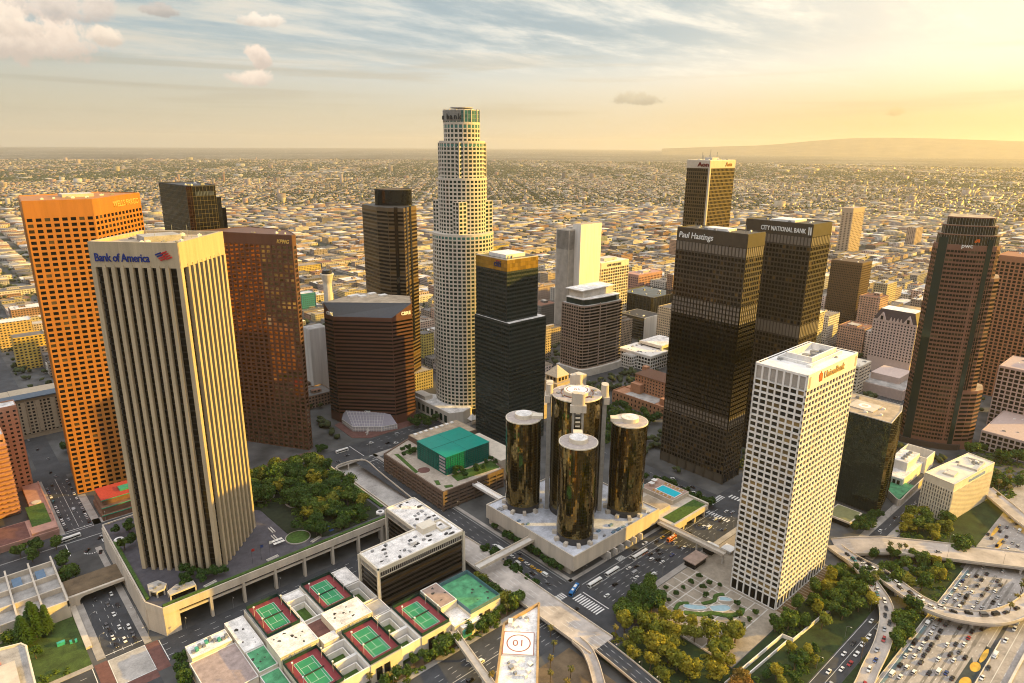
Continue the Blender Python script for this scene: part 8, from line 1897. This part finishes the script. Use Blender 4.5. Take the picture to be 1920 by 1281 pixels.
gap = m_('MULTIPLY', gap, ss(p, .95, .5, .15, 1.0))
base = mixc(m_('MULTIPLY', gap, .85), veil, blue)
brt = m_('MULTIPLY', ss(cir, .50, .64), ss(e, .06, .13)); lit = ramp(p, [(0, (.72, .66, .56)), (.5, (.98, .92, .80)), (1, (1.45, 1.28, 1.0))])
base = mixc(m_('MULTIPLY', brt, .75), base, lit)
# grey banding low in the haze
st = N.new('ShaderNodeMapping'); st.inputs['Scale'].default_value = (1.2, 1.2, 26); L.new(D, st.inputs['Vector']); n4 = noise(st.outputs[0], 1.6, 5, .55, .5)
base = mixc(m_('MULTIPLY', m_('MULTIPLY', ss(n4, .47, .62), ss(e, .02, .05)), ss(e, .14, .09, 0, .38)), base, mixc(p, (.40, .38, .30), (.80, .60, .34)))
# small rounded clouds at their bearings
def cloud(px, py, rx, ry, col, k=.9, seed=0.0):
    d = CF*FOC+CR*(px-960)-CU*(py-640.5); d = d/np.linalg.norm(d); az = math.atan2(d[0], d[1]); el = math.asin(d[2])
    A_ = m_('ARCTAN2', sp.outputs[0], sp.outputs[1]); x = m_('DIVIDE', m_('SUBTRACT', A_, az), rx/FOC); y = m_('DIVIDE', m_('SUBTRACT', m_('ARCSINE', z), el), ry/FOC)
    vv = N.new('ShaderNodeVectorMath'); vv.operation = 'ADD'; L.new(D, vv.inputs[0]); vv.inputs[1].default_value = (seed, seed*2, 0); nn = noise(vv.outputs[0], 34, 6, .62, .2)
    r2 = m_('ADD', m_('MULTIPLY', x, x), m_('MULTIPLY', y, y)); f = m_('ADD', m_('SQRT', r2), m_('MULTIPLY', m_('SUBTRACT', nn, .5), 2.6)); f = m_('ADD', f, m_('MULTIPLY', m_('MULTIPLY', m_('MINIMUM', y, 0.0), m_('MINIMUM', y, 0.0)), .6))
    mask = m_('MULTIPLY', ss(f, 1.0, .58, 0, 1), k)
    shade = mixc(ss(m_('ADD', y, m_('MULTIPLY', m_('SUBTRACT', nn, .5), 2.0)), -.6, .7), (col[0]*.70, col[1]*.72, col[2]*.76), tuple(c*1.12 for c in col))
    return mask, shade
for args in ((40, 78, 120, 40, (.92, .76, .62), .92, 0.0), (205, 72, 26, 18, (.95, .80, .64), .9, 1.3), (95, 20, 90, 28, (.80, .68, .58), .8, 2.1), (20, 45, 50, 30, (.98, .82, .66), .8, 2.9), (495, 42, 40, 13, (.96, .84, .70), .9, 3.3), (487, 112, 22, 24, (.95, .78, .64), .9, 4.7), (470, 150, 36, 18, (.95, .79, .65), .9, 5.1), (1195, 188, 42, 14, (.62, .54, .38), .7, 6.2), (1686, 212, 22, 10, (.80, .56, .26), .7, 7.4), (290, 20, 40, 12, (.60, .52, .46), .7, 8.2)):
    mk_, sh_ = cloud(*args); base = mixc(mk_, base, sh_)
base = mixc(ss(e, .17, .27), base, mixc(p, (.34, .38, .44), (.58, .42, .15)))  # unseen sky above the frame, dimmed and gilded sunward to shape wall fill
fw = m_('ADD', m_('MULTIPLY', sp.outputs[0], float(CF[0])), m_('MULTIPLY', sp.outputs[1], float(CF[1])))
base = mixc(ss(fw, .25, -.25, 0, .5), base, (.30, .32, .36))  # unseen sky behind the viewpoint, dimmed to hold back fill
base = mixc(ss(e, .40, .75), base, (1.55, 1.56, 1.60))  # unseen overhead sky, brightened as fill for roofs and paving
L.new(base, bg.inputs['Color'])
sd = bpy.data.lights.new('sun', 'SUN'); sd.energy = 2.7; sd.angle = R(.55); sd.color = (1.0, .60, .06); so = bpy.data.objects.new('sun', sd); COL.objects.link(so)
dv = Vector((math.cos(SUN_EL)*sx, math.cos(SUN_EL)*sy, math.sin(SUN_EL))); so.rotation_euler = dv.to_track_quat('Z', 'Y').to_euler(); so.location = (500, 0, 600)
cd = bpy.data.cameras.new('camera'); co_ = bpy.data.objects.new('camera', cd); COL.objects.link(co_); sc.camera = co_
cd.sensor_fit = 'HORIZONTAL'; cd.sensor_width = 36; cd.lens = FOC/1920*36; cd.clip_start = 1; cd.clip_end = 120000
Mx = Matrix(((CR[0], CU[0], -CF[0]), (CR[1], CU[1], -CF[1]), (CR[2], CU[2], -CF[2]))).to_4x4(); Mx.translation = (0, 0, CAMZ); co_.matrix_world = Mx
sc.render.engine = 'CYCLES'; cy = sc.cycles
cy.use_denoising = True; cy.pixel_filter_type = 'BLACKMAN_HARRIS'; cy.filter_width = 1.05; cy.max_bounces = 6; cy.diffuse_bounces = 3; cy.glossy_bounces = 4; cy.transmission_bounces = 3; cy.volume_bounces = 1; cy.transparent_max_bounces = 8
cy.use_adaptive_sampling = True; cy.adaptive_threshold = .015; cy.sample_clamp_indirect = 8.0; cy.caustics_reflective = False; cy.caustics_refractive = False
vs_ = sc.view_settings; vs_.view_transform = 'Standard'; vs_.look = 'None'; vs_.exposure = EXPOSURE; vs_.gamma = 1
